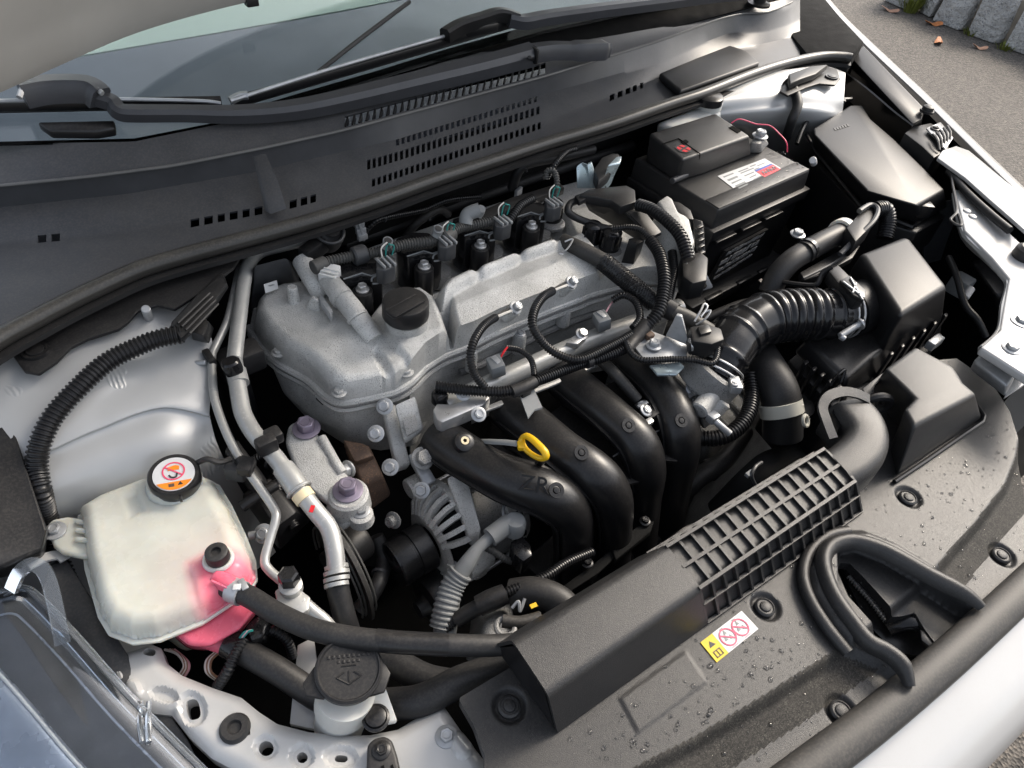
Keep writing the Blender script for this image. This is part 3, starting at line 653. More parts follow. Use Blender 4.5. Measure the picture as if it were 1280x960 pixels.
_S = pl([(556, 376), (600, 352), (660, 328), (726, 302), (744, 322), (752, 354), (722, 368), (690, 380), (630, 406), (590, 424), (572, 430), (562, 404)], -.03)
_Q = pl([(700, 262), (760, 250), (822, 296), (842, 338), (800, 345), (752, 352), (734, 320), (716, 296)], -.03)
_T = pl([(462, 441), (471, 434), (482, 444), (500, 468), (484, 478)], -.02)
_g = [xy([p], FZ)[0] for p in ((348, 447), (424, 497), (508, 472))]
_grv = [[tuple(P(x, y, .0)[:2]) for x, y in q] for q in (((640, 300), (662, 338)), ((592, 322), (600, 352)), ((690, 286), (706, 318)))]
def smax(a, b, k=.006):
    h = np.clip(.5+.5*(a-b)/k, 0, 1); return b*(1-h)+a*h+k*h*(1-h)
def vcfn(x, y):
    h = np.full(x.shape, FZ)
    yD = np.interp(y, [-.16, -.12, -.05, .03], [-.032, -.024, -.012, -.012]); h = smax(h, bump_prim(sdf_poly(x, y, _D), yD, FZ-.002, .017))
    h = smax(h, bump_prim(sdf_poly(x, y, _P), np.interp(y, [-.16, -.13, -.09, -.06], [-.042, -.030, -.010, -.008]), FZ-.004, .013), .005)
    ysl = np.interp(y, [-.18, -.07], [-.044, -.008]); h = smax(h, bump_prim(sdf_poly(x, y, _S), ysl, FZ-.004, .008), .004)
    r = bump_prim(sdf_poly(x, y, _R), .006, FZ-.002, .022)
    for (a, b) in _grv:
        e = (b[0]-a[0], b[1]-a[1]); L = math.hypot(*e); d = np.abs((x-a[0])*e[1]-(y-a[1])*e[0])/L; r = r-.006*np.exp(-(d/.006)**2)*(r > -.03)
    h = smax(h, r, .004)
    h = smax(h, bump_prim(sdf_poly(x, y, _Q), -.028, FZ-.004, .01), .004)
    k = np.clip(-sdf_poly(x, y, _T)/.006, 0, 1); h = h-.007*k*k*(3-2*k)
    for gx_, gy_ in _g:
        d = np.hypot(x-gx_, y-gy_); h = np.maximum(h, np.where(d < .009, FZ+.012, FZ-.02+.0*d))
    return h
eng = thing('engine', 'cast aluminium four cylinder engine under a speckled grey valve cover', 'engine')
vcv = part('valve_cover', hfield(vc_out, FZ, vcfn, .0020, (), -.0585), 'cast_alu', eng, 50)
part('oil_cap_seat', lathe([(-.03, .028), (-.012, .026), (-.006, .026), (-.006, .02)], (508, 390, .006), Z_, 32), 'cast_alu', vcv)
ln = lambda pts, z, r, m='cast_alu', nm='gasket_rib', par=None, **k: part(nm, tube([(x, y, z) for x, y in pts], r, 8, 5, **k), m, par or eng)
fl = [(850, 352), (800, 352), (742, 366), (722, 374), (690, 386), (622, 414), (590, 430), (556, 443), (532, 458), (514, 476), (494, 488), (462, 496), (430, 502), (410, 496), (384, 473), (350, 454), (326, 432), (312, 408)]
ln([(x, y+1) for x, y in fl], FZ-.006, .0052, nm='cover_flange'); ln([(x+1, y+5) for x, y in fl], FZ-.015, .0035, 'cast_dark', 'gasket'); ln([(x+2, y+9) for x, y in fl], FZ-.023, .0052, nm='head_flange')
head = [(500, 440), (512, 492), (536, 464), (560, 446), (592, 432), (692, 388), (742, 370), (850, 356), (838, 300), (720, 240), (480, 330)]
part('cylinder_head', prism(head, FZ-.022, .16, .003), 'cast_alu', eng)
part('timing_cover', loft([[(384, 524, -.165), (404, 540, -.165), (432, 558, -.165), (476, 566, -.17), (520, 560, -.17), (540, 520, -.17), (470, 470, -.165), (400, 470, -.165)][::-1], [(352, 490, -.12), (392, 524, -.12), (430, 538, -.12), (470, 532, -.12), (510, 520, -.12), (530, 490, -.12), (470, 450, -.12), (360, 440, -.12)][::-1], [(330, 440, -.075), (386, 482, -.075), (428, 510, -.075), (464, 504, -.075), (498, 496, -.075), (534, 464, -.075), (500, 430, -.075), (360, 400, -.075)][::-1]], .006, 3), 'cast_alu', eng)
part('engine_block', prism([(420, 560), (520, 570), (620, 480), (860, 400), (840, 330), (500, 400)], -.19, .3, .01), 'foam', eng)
ln([(560, 452), (600, 438), (690, 396), (745, 376)], -.088, .004, 'cast_alu', 'head_rib'); ln([(575, 466), (610, 452), (690, 412), (750, 390)], -.105, .005, 'cast_dark', 'head_rib')
for (x, y, z, r) in ((650, 417, -.075, .008), (707, 384, -.07, .008), (590, 440, -.07, .0065)):
    part('bolt_boss', lathe([(-.03, r*1.2), (-.004, r*1.15), (0, r), (0, .001)], (x, y, z), Z_, 16), 'cast_alu', eng); part('bolt', hexbolt((x, y, z), Z_, r*.62, .004), 'galv', eng)
for (x, y) in ((348, 447), (424, 497), (508, 472)): part('bolt', hexbolt((x, y-6, FZ+.012), Z_, .0058, .006), 'cast_alu', eng)
for i, (x, y) in enumerate(((360, 458), (380, 478), (400, 498))):
    if i: part('cover_slot', prism([(x-6, y-3), (x-2, y-6), (x+6, y+3), (x+3, y+5)], -.078, .006, .001), 'void', eng)
# solenoid tubes on the cover
def W2(px, py, z): return P(px, py, z)
part('solenoid_tube', [sweep([W2(409, 347, .012), W2(420, 362, .01), W2(440, 386, .004), W2(458, 410, -.006), W2(468, 424, -.014)], [.0115, .0125, .0125, .0115, .0105], 20)], 'cast_alu', vcv)
part('tube_collar', [sweep([W2(424, 368, .010), W2(429, 374, .0085)], .0137, 20), sweep([W2(446, 395, .0015), W2(448, 398, .0)], .0130, 20)], 'cast_alu', vcv)
part('solenoid_tube', [sweep([W2(378, 326, .012), W2(386, 340, .008), W2(395, 355, .0), W2(402, 368, -.012)], [.0125, .0125, .0125, .012], 20)], 'cast_alu', vcv)
part('tube_opening', disc(W2(378, 325.5, .0125), W2(378, 326, .012)-W2(386, 340, .008), .009), 'grey_plastic', vcv)
part('gusset', loft([[(378, 392, -.022), (402, 396, -.022), (410, 388, -.022), (388, 378, -.022)], [(388, 372, .008), (394, 376, .008), (398, 372, .008), (391, 368, .008)]], .003, 3), 'cast_alu', vcv)
part('stud_boss', [lathe([(-.02, .008), (.0, .0065), (.008, .006), (.009, .005), (.009, .0005)], (366, 366, .0), Z_, 18)], 'cast_alu', vcv)
part('clip_plate', prism([(398, 372), (402, 367), (416, 388), (413, 393)], .006, .012, .001), 'galv', vcv)
part('solenoid_plug', [box(W2(412, 341, .022), (.018, .022, .016), (Vector((.8, .6, 0)), Vector((-.6, .8, 0)), Z_), .002)], 'label_white', eng, label='pale grey plastic plug on the solenoid tube')
part('plug_ribs', [box(W2(412, 341, .0305)+Vector((.8, .6, 0))*d, (.002, .02, .002), (Vector((.8, .6, 0)), Vector((-.6, .8, 0)), Z_), .0004) for d in (-.006, 0, .006)], 'white_plastic', eng, kind='stuff')
part('plug_neck', cyl(W2(412, 347, .010), W2(419, 353, .012), .010), 'black_satin', eng)
# oil filler cap
oc = thing('oil_filler_cap', 'black ridged oil filler cap on the valve cover', 'oil cap')
part('cap_body', lathe([(-.014, .024), (-.010, .0268), (.006, .0268), (.009, .0255), (.010, .023), (.0105, .001)], (507, 384, .018), Z_, 40), 'black_plastic', oc)
gdir = (P(531, 367, .03)-P(486, 392, .03)); gdir.z = 0; gdir.normalize(); gs = Vector((-gdir.y, gdir.x, 0)); oc0 = P(507, 384, .0285)
for s, hh, mm in ((.004, .0032, 'black_plastic'), (-.0035, .0035, 'black_plastic')): part('grip_ridge', box(oc0+gs*s*2.0+Vector((0, 0, hh/2)), (.044, .003, hh), (gdir, gs, Z_), .001), mm, oc)
part('grip_bar', box(oc0+Vector((0, 0, .001)), (.046, .014, .005), (gdir, gs, Z_), .0018), 'black_plastic', oc)
# ignition coils: one built, three copies one cylinder further each
coils = []
def make_coil(k):
    dx = Vector((.0875*k, 0, 0)); names = ('nearest the oil filler cap end', 'second from the solenoid end', 'third from the solenoid end', 'nearest the black harness bracket')
    lab = ('black ignition coil beside the pale grey solenoid plug', 'black ignition coil directly behind the oil filler cap', 'black ignition coil behind the cast ridge, second along from the filler cap', 'black ignition coil farthest from the filler cap, next to the harness bracket')[k]
    t = thing('ignition_coil', lab, 'ignition coil', 'ignition coils along the valve cover')
    S = lambda sh: moved(sh, dx)
    part('coil_body', [S(prism([Vector(q) for q in ((-.016, .013, .016), (.008, .012, .016), (.016, .004, .014), (.030, .004, .014), (.036, .018, .018), (.034, .040, .02), (.016, .052, .02), (-.010, .050, .02), (-.018, .034, .018))], h=.06, bev=.003))], 'black_gloss', t)
    part('bolt_ear', [S(prism([Vector((math.cos(a)*.0125+.0, math.sin(a)*.0125, .003)) for a in np.linspace(0, 2*math.pi, 14, endpoint=False)], h=.045, bev=.002))], 'black_satin', t)
    part('coil_well', [S(lathe([(0, .024), (.014, .022)], (472, 376, -.046), Z_, 20))], 'cast_dark', t)
    part('bolt', [S(h) for h in hexbolt(Vector((0, -.0005, .004)), Z_, .0060, .0075, 1.35)], 'steel', t)
    part('clip_loop', [S(tube([Vector(q) for q in ((.012, -.002, .012), (.016, .001, .015), (.031, .001, .016), (.033, -.003, .013), (.020, -.006, .010), (.012, -.004, .010))], .0012, 6, 4))], 'grey_boot', t)
    part('coil_cap_edge', [S(tube([Vector(q) for q in ((-.016, .014, .0165), (.008, .013, .0165), (.016, .005, .0145), (.030, .005, .0145))], .0009, 6, 3, smooth=False))], 'grey_boot', t)
    cn = part('connector', [S(prism([(470, 326), (484, 318), (494, 322), (494, 333), (480, 338), (470, 336)], .034, .022, .002))], 'grey_plastic', t)
    for i in range(3): part('connector_rib', [S(box(P(476+i*6.5, 329-i*1.5, .0355), (.0024, .02, .004), (X_, Y_, Z_), .0006))], 'galv', cn)
    for i in range(4):
        a = P(484+(i % 2)*3, 303+i, .05); b = P(478+i*4, 322-i, .034)
        part('wire', [S(tube([a, a.lerp(b, .5)+Vector((.003*(i-1.5), 0, .004)), b], .0009, 6, 5))], ('wire_white', 'green_wire', 'ink', 'green_wire')[i], t)
for k in range(4): make_coil(k)
vr = thing('coil_harness', 'grey corrugated wiring conduit running behind the ignition coils', 'wiring harness')
part('conduit', corr([(398, 330, .03), (428, 323, .03), (447, 319, .03), (474, 315, .03), (505, 306, .03), (540, 301, .03), (560, 292, .032), (580, 283, .03), (620, 276, .028)], .0068, .0036, .0013), 'conduit_grey', vr)
part('sleeve', [cyl((441, 321, .03), (458, 316, .03), .0115, bev=.002)], 'grey_plastic', vr); part('end_boot', cyl((391, 335, .03), (407, 328, .03), .0085), 'conduit_grey', vr)
part('sleeve', [cyl((553, 298, .031), (565, 290, .031), .0105, bev=.002)], 'conduit_grey', vr)
for (x, y) in ((484, 302), (547, 287), (600, 262)): part('branch_ring', tube([(x-3, y+9, .036), (x, y+3, .042), (x+1, y-1, .048)], [.005, .006, .0062], 14), 'grey_boot', vr)
for (x, y) in ((484, 302), (547, 287)): part('ring_mouth', disc(P(x+1, y-1.5, .0485), Vector((.1, -.3, 1)), .0045), 'ink', vr)
part('branch', tube([(600, 262, .048), (585, 268, .042), (582, 280, .032)], .009, 12), 'grey_boot', vr)
part('harness_strip', prism([(586, 270), (640, 246), (700, 228), (706, 234), (650, 256), (600, 276)], .022, .012, .002), 'black_plastic', vr)
part('branch', corr([(632, 283, .02), (642, 268, .03), (652, 256, .036), (666, 248, .038)], .0062, .0032, .001), 'conduit', vr)
part('branch', corr([(694, 242, .02), (696, 226, .036), (692, 214, .045), (684, 214, .044), (682, 224, .035)], .0045, .0032, .001), 'conduit_grey', vr)
part('branch', corr([(684, 222, .03), (694, 205, .05), (708, 190, .055), (720, 186, .055)], .0045, .0032, .001), 'conduit', vr)
# second row of plugs right of the coils
for (x, y, lab) in ((690, 262, 'small black sensor plug next to the farthest ignition coil'), (739, 290, 'small black capped plug with glossy top standing on the valve cover'), (762, 298, 'larger black sensor plug standing beside the glossy capped plug')):
    s = thing('sensor_plug', lab, 'sensor'); r = .013 if x == 739 else .0145
    part('plug_body', lathe([(-.02, r*1.1), (0, r), (.02, r), (.022, r*.85), (.024, r*.5), (.024, .001)], (x, y+6, -.02), Z_, 20), 'black_gloss', s)
    part('plug_skirt', lathe([(-.004, r*1.35), (0, r*1.35), (.003, r*1.1)], (x, y+16, -.03), Z_, 20), 'cast_dark', s)
    for q in range(6): a = q*1.047; part('rib', box(P(x, y+6, -.012)+Vector((math.cos(a)*r, math.sin(a)*r, .006)), (.002, .002, .016), bev=.0004), 'black_satin', s)
hb = thing('harness_bracket', 'black forked plastic bracket holding the wiring above the valve cover', 'bracket')
part('strip', loft([[(774, 256, .02), (790, 274, .012), (815, 300, .004), (827, 294, .004), (806, 268, .012), (793, 250, .02)], [(774, 254, .026), (790, 271, .02), (815, 296, .012), (827, 290, .012), (806, 264, .02), (793, 247, .026)]], .001), 'black_plastic', hb)
part('head', prism([(724, 243), (736, 236), (756, 234), (783, 231), (794, 237), (795, 252), (776, 258), (764, 250), (744, 246)], .034, .014, .002), 'black_plastic', hb)
part('side_plate', loft([[(730, 246, .03), (776, 258, .025), (815, 298, .01), (800, 300, -.02), (770, 280, -.015), (738, 262, 0)], [(728, 247, .028), (774, 259, .023), (813, 299, .008), (798, 301, -.022), (768, 281, -.017), (736, 263, -.002)]], 0), 'black_satin', hb)
part('finger', prism([(718, 244), (735, 238), (738, 246), (724, 252)], .03, .008, .002), 'black_plastic', hb)
part('hook', tube([(726, 250, .02), (714, 254, .02), (710, 264, .015), (720, 272, .005), (735, 278, .0), (752, 284, 0), (765, 287, 0)], .0052, 10), 'rubber', hb)
part('leg', loft([[(776, 330, -.03), (790, 326, -.03), (800, 318, -.03), (792, 332, -.03)], [(786, 298, .005), (800, 296, .005), (806, 300, .005), (796, 306, .005)]], .001), 'black_plastic', hb)
# galvanised bracket pieces behind
gb = thing('hoist_bracket', 'pale blue zinc plated bracket with two upright lugs under the cowl seal', 'bracket')
mat('zinc', (.46, .55, .58), .32, metal=.6, var=.2, vscale=40)
part('lug', loft([[(721, 236, .02), (745, 236, .02), (747, 232, .02), (723, 230, .02)], [(720, 208, .05), (728, 202, .055), (736, 205, .055), (724, 206, .05)]], .002), 'zinc', gb)
part('lug', loft([[(749, 240, .02), (760, 236, .02), (764, 230, .02), (748, 234, .02)], [(760, 206, .058), (770, 196, .06), (778, 194, .06), (776, 203, .058)]], .002), 'zinc', gb)
part('strip', loft([[(738, 236, .02), (747, 234, .02), (749, 231, .02), (740, 231, .02)], [(734, 206, .055), (739, 204, .056), (740, 202, .056), (735, 203, .055)]], .001), 'zinc', gb)
part('dark_shield', prism([(742, 210), (752, 196), (766, 190), (776, 192), (764, 214), (748, 226)], .045, .02, .004), 'rubber', gb)
# water outlet housing
wo = thing('water_outlet', 'rough cast aluminium water outlet housing between valve cover and battery', 'housing')
part('casting', loft([[(808, 310, -.06), (830, 360, -.06), (862, 350, -.06), (872, 300, -.06), (850, 262, -.06), (818, 262, -.06)][::-1], [(820, 252, .012), (824, 262, .01), (846, 300, .0), (864, 316, -.004), (868, 300, .0), (862, 272, .008), (842, 248, .014), (832, 243, .016)][:6][::-1]], .006, 3), 'cast_alu', wo)
part('rib', prism([(822, 251), (834, 243), (841, 248), (848, 264), (862, 273), (868, 300), (863, 318), (856, 300), (847, 281), (833, 268)], .016, .022, .004, 3), 'cast_alu', wo)
part('back_plate', prism([(838, 250), (850, 252), (864, 262), (868, 274), (852, 272)], .004, .03, .003), 'black_plastic', wo)
sb = thing('wiring_block', 'upright black wiring connector block next to the battery', 'connector')
part('block', loft([[(868, 278, .0), (880, 280, .0), (880, 322, -.03), (868, 318, -.03)], [(866, 272, .012), (878, 276, .012), (882, 318, -.016), (870, 314, -.016)]], .002), 'black_plastic', sb)
part('socket', prism([(852, 318), (876, 314), (886, 322), (884, 350), (866, 354), (854, 345)], -.01, .03, .003), 'black_plastic', sb)
part('metal_tab', loft([[(860, 350, -.032), (868, 366, -.05), (890, 360, -.05), (882, 344, -.032)], [(861, 348, -.03), (869, 364, -.047), (891, 358, -.047), (883, 342, -.03)]], 0), 'galv', sb)
part('tab_hole', prism([(874, 350), (879, 347), (884, 357), (879, 360)], -.0385, .004, .0005), 'void', sb)
for i in range(5): part('step', box(P(874+.6*i, 284+i*8, .012-.006*i), (.012, .006, .004), bev=.001), 'black_satin', sb)
# ------------------------------------------------------------------ harness on the intake side
ih = thing('injector_harness', 'black corrugated wiring harness looping along the fuel rail', 'wiring harness')
C = lambda pts, r, nm='conduit', m='conduit', p=.0032: part(nm, corr(pts, r, p, r*.2), m, ih)
C([(545, 483, -.05), (588, 488, -.05), (634, 489, -.05), (666, 478, -.05), (720, 457, -.05), (752, 447, -.048), (780, 436, -.044), (795, 422, -.04)], .0068)
C([(619, 397, -.012), (605, 407, -.002), (593, 425, -.002), (588, 445, -.012), (593, 467, -.03), (606, 484, -.045)], .0052, 'loop')
C([(690, 364, -.012), (678, 372, 0), (668, 388, 0), (666, 408, -.008), (680, 430, -.025), (702, 445, -.035), (727, 449, -.038), (762, 433, -.038), (790, 418, -.036)], .0058, 'loop')
C([(803, 413, -.035), (822, 392, -.02), (829, 366, -.006), (830, 342, .006), (824, 317, .014), (813, 300, .018)], .0085, 'riser', p=.004)
C([(812, 298, .02), (800, 287, .022), (785, 284, .018), (765, 286, .012)], .0045, 'branch')
C([(798, 256, .03), (815, 262, .036), (835, 277, .036), (852, 297, .03), (861, 325, .014)], .0088, 'thick_branch', p=.0045)
C([(834, 380, -.04), (838, 360, -.03), (842, 335, -.02), (840, 315, -.012)], .0065, 'riser')
C([(783, 428, -.036), (790, 442, -.036), (805, 450, -.034), (840, 449, -.032), (868, 450, -.03), (890, 454, -.03), (897, 440, -.028), (894, 422, -.022)], .0042, 'branch')
C([(766, 375, -.035), (780, 369, -.025), (795, 378, -.025), (800, 397, -.03), (791, 410, -.034)], .005, 'pigtail')
C([(634, 435, -.05), (650, 438, -.044), (664, 450, -.044), (668, 470, -.047)], .0038, 'pigtail')
part('tape_wrap', [sweep(spline(VS([(640, 490, -.05), (655, 484, -.049), (668, 477, -.049)]), 4), .0078, 14)], 'rubber', ih)
part('tape_wrap', [sweep(spline(VS([(784, 436, -.042), (797, 420, -.038), (810, 404, -.03)]), 5), [.0085]*5+[.0095]*6, 14)], 'rubber', ih)
part('strap', sweep(VS([(732, 452, -.046), (738, 450, -.046)]), .0092, 14), 'rubber', ih)
for a, b in (((619, 397, -.012), (641, 387, -.018)), ((690, 364, -.012), (711, 355, -.016))):
    A_, B_ = V(a), V(b)
    for k in (-1, 1): part('bare_wire', tube([A_, A_.lerp(B_, .5)+Vector((0, .002*k, .002)), B_+Vector((0, .002*k, .001))], .0017, 6), 'wire_white' if k < 0 else 'conduit_grey', ih)
    part('eyelet', sweep([B_+Vector((-.006, -.001, .001)), B_+Vector((.006, .001, .001))], .0045, 10, sy=.5), 'steel', ih)
    part('ground_bolt', hexbolt(B_+Vector((.004, 0, .001)), Vector((.25, -.5, .8)), .0062, .008), 'galv', ih); part('lug_boss', lathe([(-.02, .009), (0, .008)], B_+Vector((.004, 0, -.002)), Vector((.25, -.5, .8)), 16), 'cast_alu', ih)
for (x, y) in ((620, 458), (752, 401)):
    j = part('injector_plug', box((x, y, -.052), (.018, .022, .02), (Vector((.93, -.3, .2)).normalized(), Vector((.3, .93, 0)).normalized(), Vector((-.2, 0, .97)).normalized()), .002), 'grey_boot', ih)
    part('plug_latch', box((x, y-7, -.044), (.008, .014, .006), bev=.001), 'galv', j)
    part('plug_wire', tube([(x+4, y-8, -.045), (x+9, y-17, -.04), (x+14, y-24, -.04)], .0013, 6), 'wire_pink' if x > 700 else 'red', j)
part('end_plug', prism([(538, 490), (546, 482), (562, 484), (560, 493), (548, 498)], -.055, .02, .003), 'black_gloss', ih); 
# ------------------------------------------------------------------ fuel rail
fr = thing('fuel_rail', 'bright aluminium fuel rail with a blunt plated end behind the intake runners', 'fuel rail')
part('rail_pipe', sweep(spline(VS([(556, 507, -.078), (640, 468, -.078), (740, 424, -.078), (850, 384, -.078)]), 6), .0125, 16), 'alu', fr)
part('end_block', prism([(541, 512), (546, 504), (566, 505), (604, 490), (614, 494), (604, 506), (553, 528), (546, 524)], -.062, .02, .0022, 2), 'steel', fr)
part('lower_flange', prism([(552, 530), (600, 510), (690, 476), (760, 446), (762, 450), (690, 482), (602, 516), (556, 534)], -.082, .004, .001), 'alu', fr)
for (x, y) in ((579, 492), (598, 518)): part('bolt', hexbolt((x, y, -.058), Vector((-.1, -.5, .85)), .0062, .006), 'galv', fr)
part('bracket', prism([(707, 428), (716, 420), (728, 414), (734, 420), (722, 430)], -.06, .01, .002), 'steel', fr); part('bolt', hexbolt((727, 418, -.06), Vector((.1, -.35, .9)), .0062, .007), 'steel', fr)
part('hanger_tab', loft([[(649, 494, -.060), (667, 487, -.060), (678, 511, -.064), (668, 514, -.064), (660, 524, -.064)], [(649, 492, -.058), (667, 485, -.058), (678, 509, -.062), (668, 512, -.062), (660, 522, -.062)]], 0), 'grey_boot', fr)
part('tab_clip', box((656, 490, -.056), (.014, .01, .014), bev=.002), 'black_gloss', fr)
# ------------------------------------------------------------------ breather hose with braided sleeve
bh = thing('breather_hose', 'rubber breather hose in a braided sleeve crossing the valve cover', 'hose')
mat('braid', (.012, .012, .012), .4, bump=(260, 1.), speck=(420, (.07, .07, .068), .5))
part('bare_end', tube([(704, 302, -.006), (722, 310, -.002), (742, 320, -.004), (756, 328, -.006)], .0112, 16), 'rubber_dusty', bh)
def braid(pts, r):
    path = spline(VS(pts), 10); path, L = resample(path, int(.2/.004)); out = [sweep(path, r, 16)]
    for s in (-1, 1):
        for k in range(8):
            q = []
            for i, p in enumerate(path):
                d = (path[min(i+1, len(path)-1)]-path[max(i-1, 0)]).normalized(); _, u, v = frame(d); a = s*i*.42+k*math.pi/4; q.append(p+(u*math.cos(a)+v*math.sin(a))*(r+.0003))
            out.append(sweep(q, .0011, 5))
    return out
part('braided_sleeve', braid([(753, 326, -.006), (770, 340, -.012), (786, 353, -.018), (800, 364, -.022), (818, 378, -.028)], .0118), 'conduit', bh, kind='stuff')
part('outlet_end', tube([(816, 377, -.028), (836, 388, -.03), (856, 396, -.034), (880, 410, -.04), (900, 422, -.045)], .0105, 16), 'rubber_dusty', bh)
part('spring_clip', [tube([(702, 296, .006), (706, 303, .008), (712, 310, .004)], .0012, 6), tube([(706, 302, .009), (716, 299, .012), (708, 312, .006), (698, 316, .002), (704, 318, 0)], .0012, 6)][1], 'steel', bh)
part('tape_band', sweep(VS([(833, 385, -.03), (844, 391, -.031)]), .013, 16), 'rubber', bh)
part('wire_clip', tube([(868, 402, -.02), (876, 388, -.012), (880, 380, -.01), (884, 384, -.012), (876, 396, -.018), (878, 392, -.018), (888, 388, -.014), (882, 398, -.02), (870, 406, -.028)], .0014, 6, 5), 'steel', bh)
# ------------------------------------------------------------------ bracket and sensor at the throttle end
tb = thing('sensor_bracket', 'folded zinc plated steel bracket carrying a black sensor by the throttle', 'bracket')
part('plate', prism([(793, 433), (812, 412), (832, 420), (846, 408), (862, 432), (858, 446), (806, 450)], -.04, .0035, .001), 'galv', tb)
part('upright', loft([[(832, 420, -.038), (862, 433, -.036), (862, 430, -.036), (834, 417, -.038)], [(845, 394, .0), (852, 396, .0), (853, 393, .0), (847, 391, .0)]], .0008), 'galv', tb)
part('bolt', hexbolt((817, 432, -.037), Z_, .0068, .008), 'galv', tb); part('bolt', hexbolt((863, 431, -.025), Vector((.8, -.5, .2)), .006, .007), 'steel', tb)
part('red_plug', box((812, 420, -.036), (.012, .008, .008), bev=.002), 'rust', tb)
part('lower_edge', prism([(812, 456), (850, 452), (856, 458), (846, 468), (822, 468)], -.05, .004, .0015), 'zinc', tb)
cs = part('sensor', [prism([(862, 408), (884, 404), (902, 410), (906, 424), (890, 430), (866, 426)], -.012, .024, .003)], 'black_plastic', tb)
part('latch', prism([(872, 408), (886, 405), (890, 414), (876, 418)], -.008, .008, .001), 'black_satin', cs)
# ================================================================== intake manifold
im = thing('intake_manifold', 'black plastic intake manifold with four curved runners', 'intake manifold')
runs = [[(545, 546, -.105), (580, 570, -.10), (630, 597, -.092), (680, 616, -.096), (712, 642, -.122), (716, 686, -.18), (712, 740, -.27)],
        [(632, 508, -.105), (664, 532, -.098), (704, 563, -.09), (742, 592, -.096), (764, 625, -.125), (766, 665, -.18), (762, 720, -.27)],
        [(700, 470, -.105), (728, 492, -.096), (764, 520, -.09), (794, 551, -.098), (806, 588, -.13), (803, 628, -.185), (795, 690, -.27)],
        [(775, 442, -.105), (803, 466, -.096), (832, 496, -.09), (847, 530, -.102), (848, 566, -.135), (841, 606, -.19), (830, 660, -.27)]]
RS = [part('runner', sweep(spline(VS(r), 9), [.027+.0015*math.sin(i*.25) for i in range(len(r)*9-8)], 28, sx=.98, sy=.9), 'black_satin', im, 60) for r in runs]
for k, r in enumerate(runs):
    pth = spline(VS(r), 9)
    for sgn in (-1, 1):
        q = []
        for i, p in enumerate(pth):
            d = (pth[min(i+1, len(pth)-1)]-pth[max(i-1, 0)]).normalized(); s = d.cross(Vector((.1, -.5, .85))).normalized(); q.append(p+s*sgn*.0268)
        part('weld_seam', sweep(q[4:], .0022, shape=[(-1.6, -.6), (1.6, -.6), (1.6, .6), (-1.6, .6)], up=Vector((.1, -.5, .85))), 'black_satin', RS[k])
for k, (bx_, by_, bz) in enumerate(((695, 613, -.0655), (726, 566, -.063), (785, 532, -.066), (851, 526, -.076))):
    part('boss', [flatring((bx_, by_, bz), Vector((-.12, -.48, .87)), .0045, .0085, .0022, 24), lathe([(0, .0035), (.0025, .003), (.0025, .0004)], (bx_, by_, bz), Vector((-.12, -.48, .87)), 14)][0], 'black_satin', RS[k])
    part('boss_pin', lathe([(0, .0038), (.0026, .0032), (.0028, .0004)], (bx_, by_, bz), Vector((-.12, -.48, .87)), 14), 'black_satin', RS[k])
zx = P(686, 603, -.066)-P(655, 598, -.066)
part('moulded_letters', text('ZR', P(668, 606, -.0640), zx, Vector((-.35, .8, .45)), .026, .003), 'black_plastic', im, 0, label='raised letters ZR on the first runner')
part('insert_boss', lathe([(-.006, .013), (.0, .0115), (.002, .0085), (.002, .005), (-.001, .0045), (-.001, .0004)], (581, 552, -.070), Vector((0, -.4, .92)), 20), 'black_satin', im)
part('brass_insert', flatring((581, 551, -.0682), Vector((0, -.4, .92)), .0022, .0048, .0014, 18), 'cream', im)
for i in range(3):
    a, b = runs[i], runs[i+1]; q = [P((a[k][0]+b[k][0])/2, (a[k][1]+b[k][1])/2, -.125) for k in range(1, 5)]
    part('web', sweep(q, .012, shape=[(-1.6, -.2), (1.6, -.2), (1.6, .2), (-1.6, .2)]), 'black_plastic', im)
for (x0, y0, x1, y1, z) in ((716, 601, 726, 592, -.10), (766, 571, 780, 562, -.10), (814, 543, 830, 535, -.10)): part('seam_edge', tube([(x0, y0, z), (x1, y1, z)], .0012, 6), 'grey_plastic', im)
part('runner_seam', tube([(556, 566, -.108), (590, 604, -.112), (640, 633, -.115), (682, 640, -.12)], .0025, 8), 'black_plastic', im)
part('plenum', prism([(650, 700), (720, 640), (860, 560), (880, 600), (760, 690), (690, 740)], -.22, .1, .01), 'black_plastic', im)
part('lower_flange', prism([(690, 742), (740, 706), (792, 664), (796, 672), (748, 716), (696, 750)], -.185, .006, .0015), 'foam', im)
part('flange_plate', prism([(764, 684), (796, 658), (818, 650), (814, 664), (770, 700)], -.18, .012, .002), 'foam', im)
for (x, y) in ((734, 704), (806, 652)): part('flange_bolt', hexbolt((x, y, -.178), Z_, .005, .006), 'black_satin', im)
part('vacuum_hose', tube([(748, 448, -.075), (766, 464, -.07), (782, 482, -.078), (797, 500, -.09)], .0075, 12), 'rubber_dusty', im)
vf = thing('vacuum_valve', 'small bright metal and black vacuum valve between two intake runners', 'valve')
part('body', box((806, 520, -.10), (.02, .03, .03), bev=.003), 'black_plastic', vf)
part('fitting', cyl((800, 504, -.088), (808, 516, -.09), .006), 'galv', vf); part('clip', prism([(800, 528), (814, 520), (818, 526), (806, 534)], -.082, .006, .001), 'steel', vf); part('nut', hexbolt((807, 513, -.082), Vector((.2, -.4, .9)), .006, .005), 'steel', vf)
part('bar', prism([(796, 506), (808, 500), (811, 503), (799, 509)], -.08, .004, .0008), 'galv', vf)
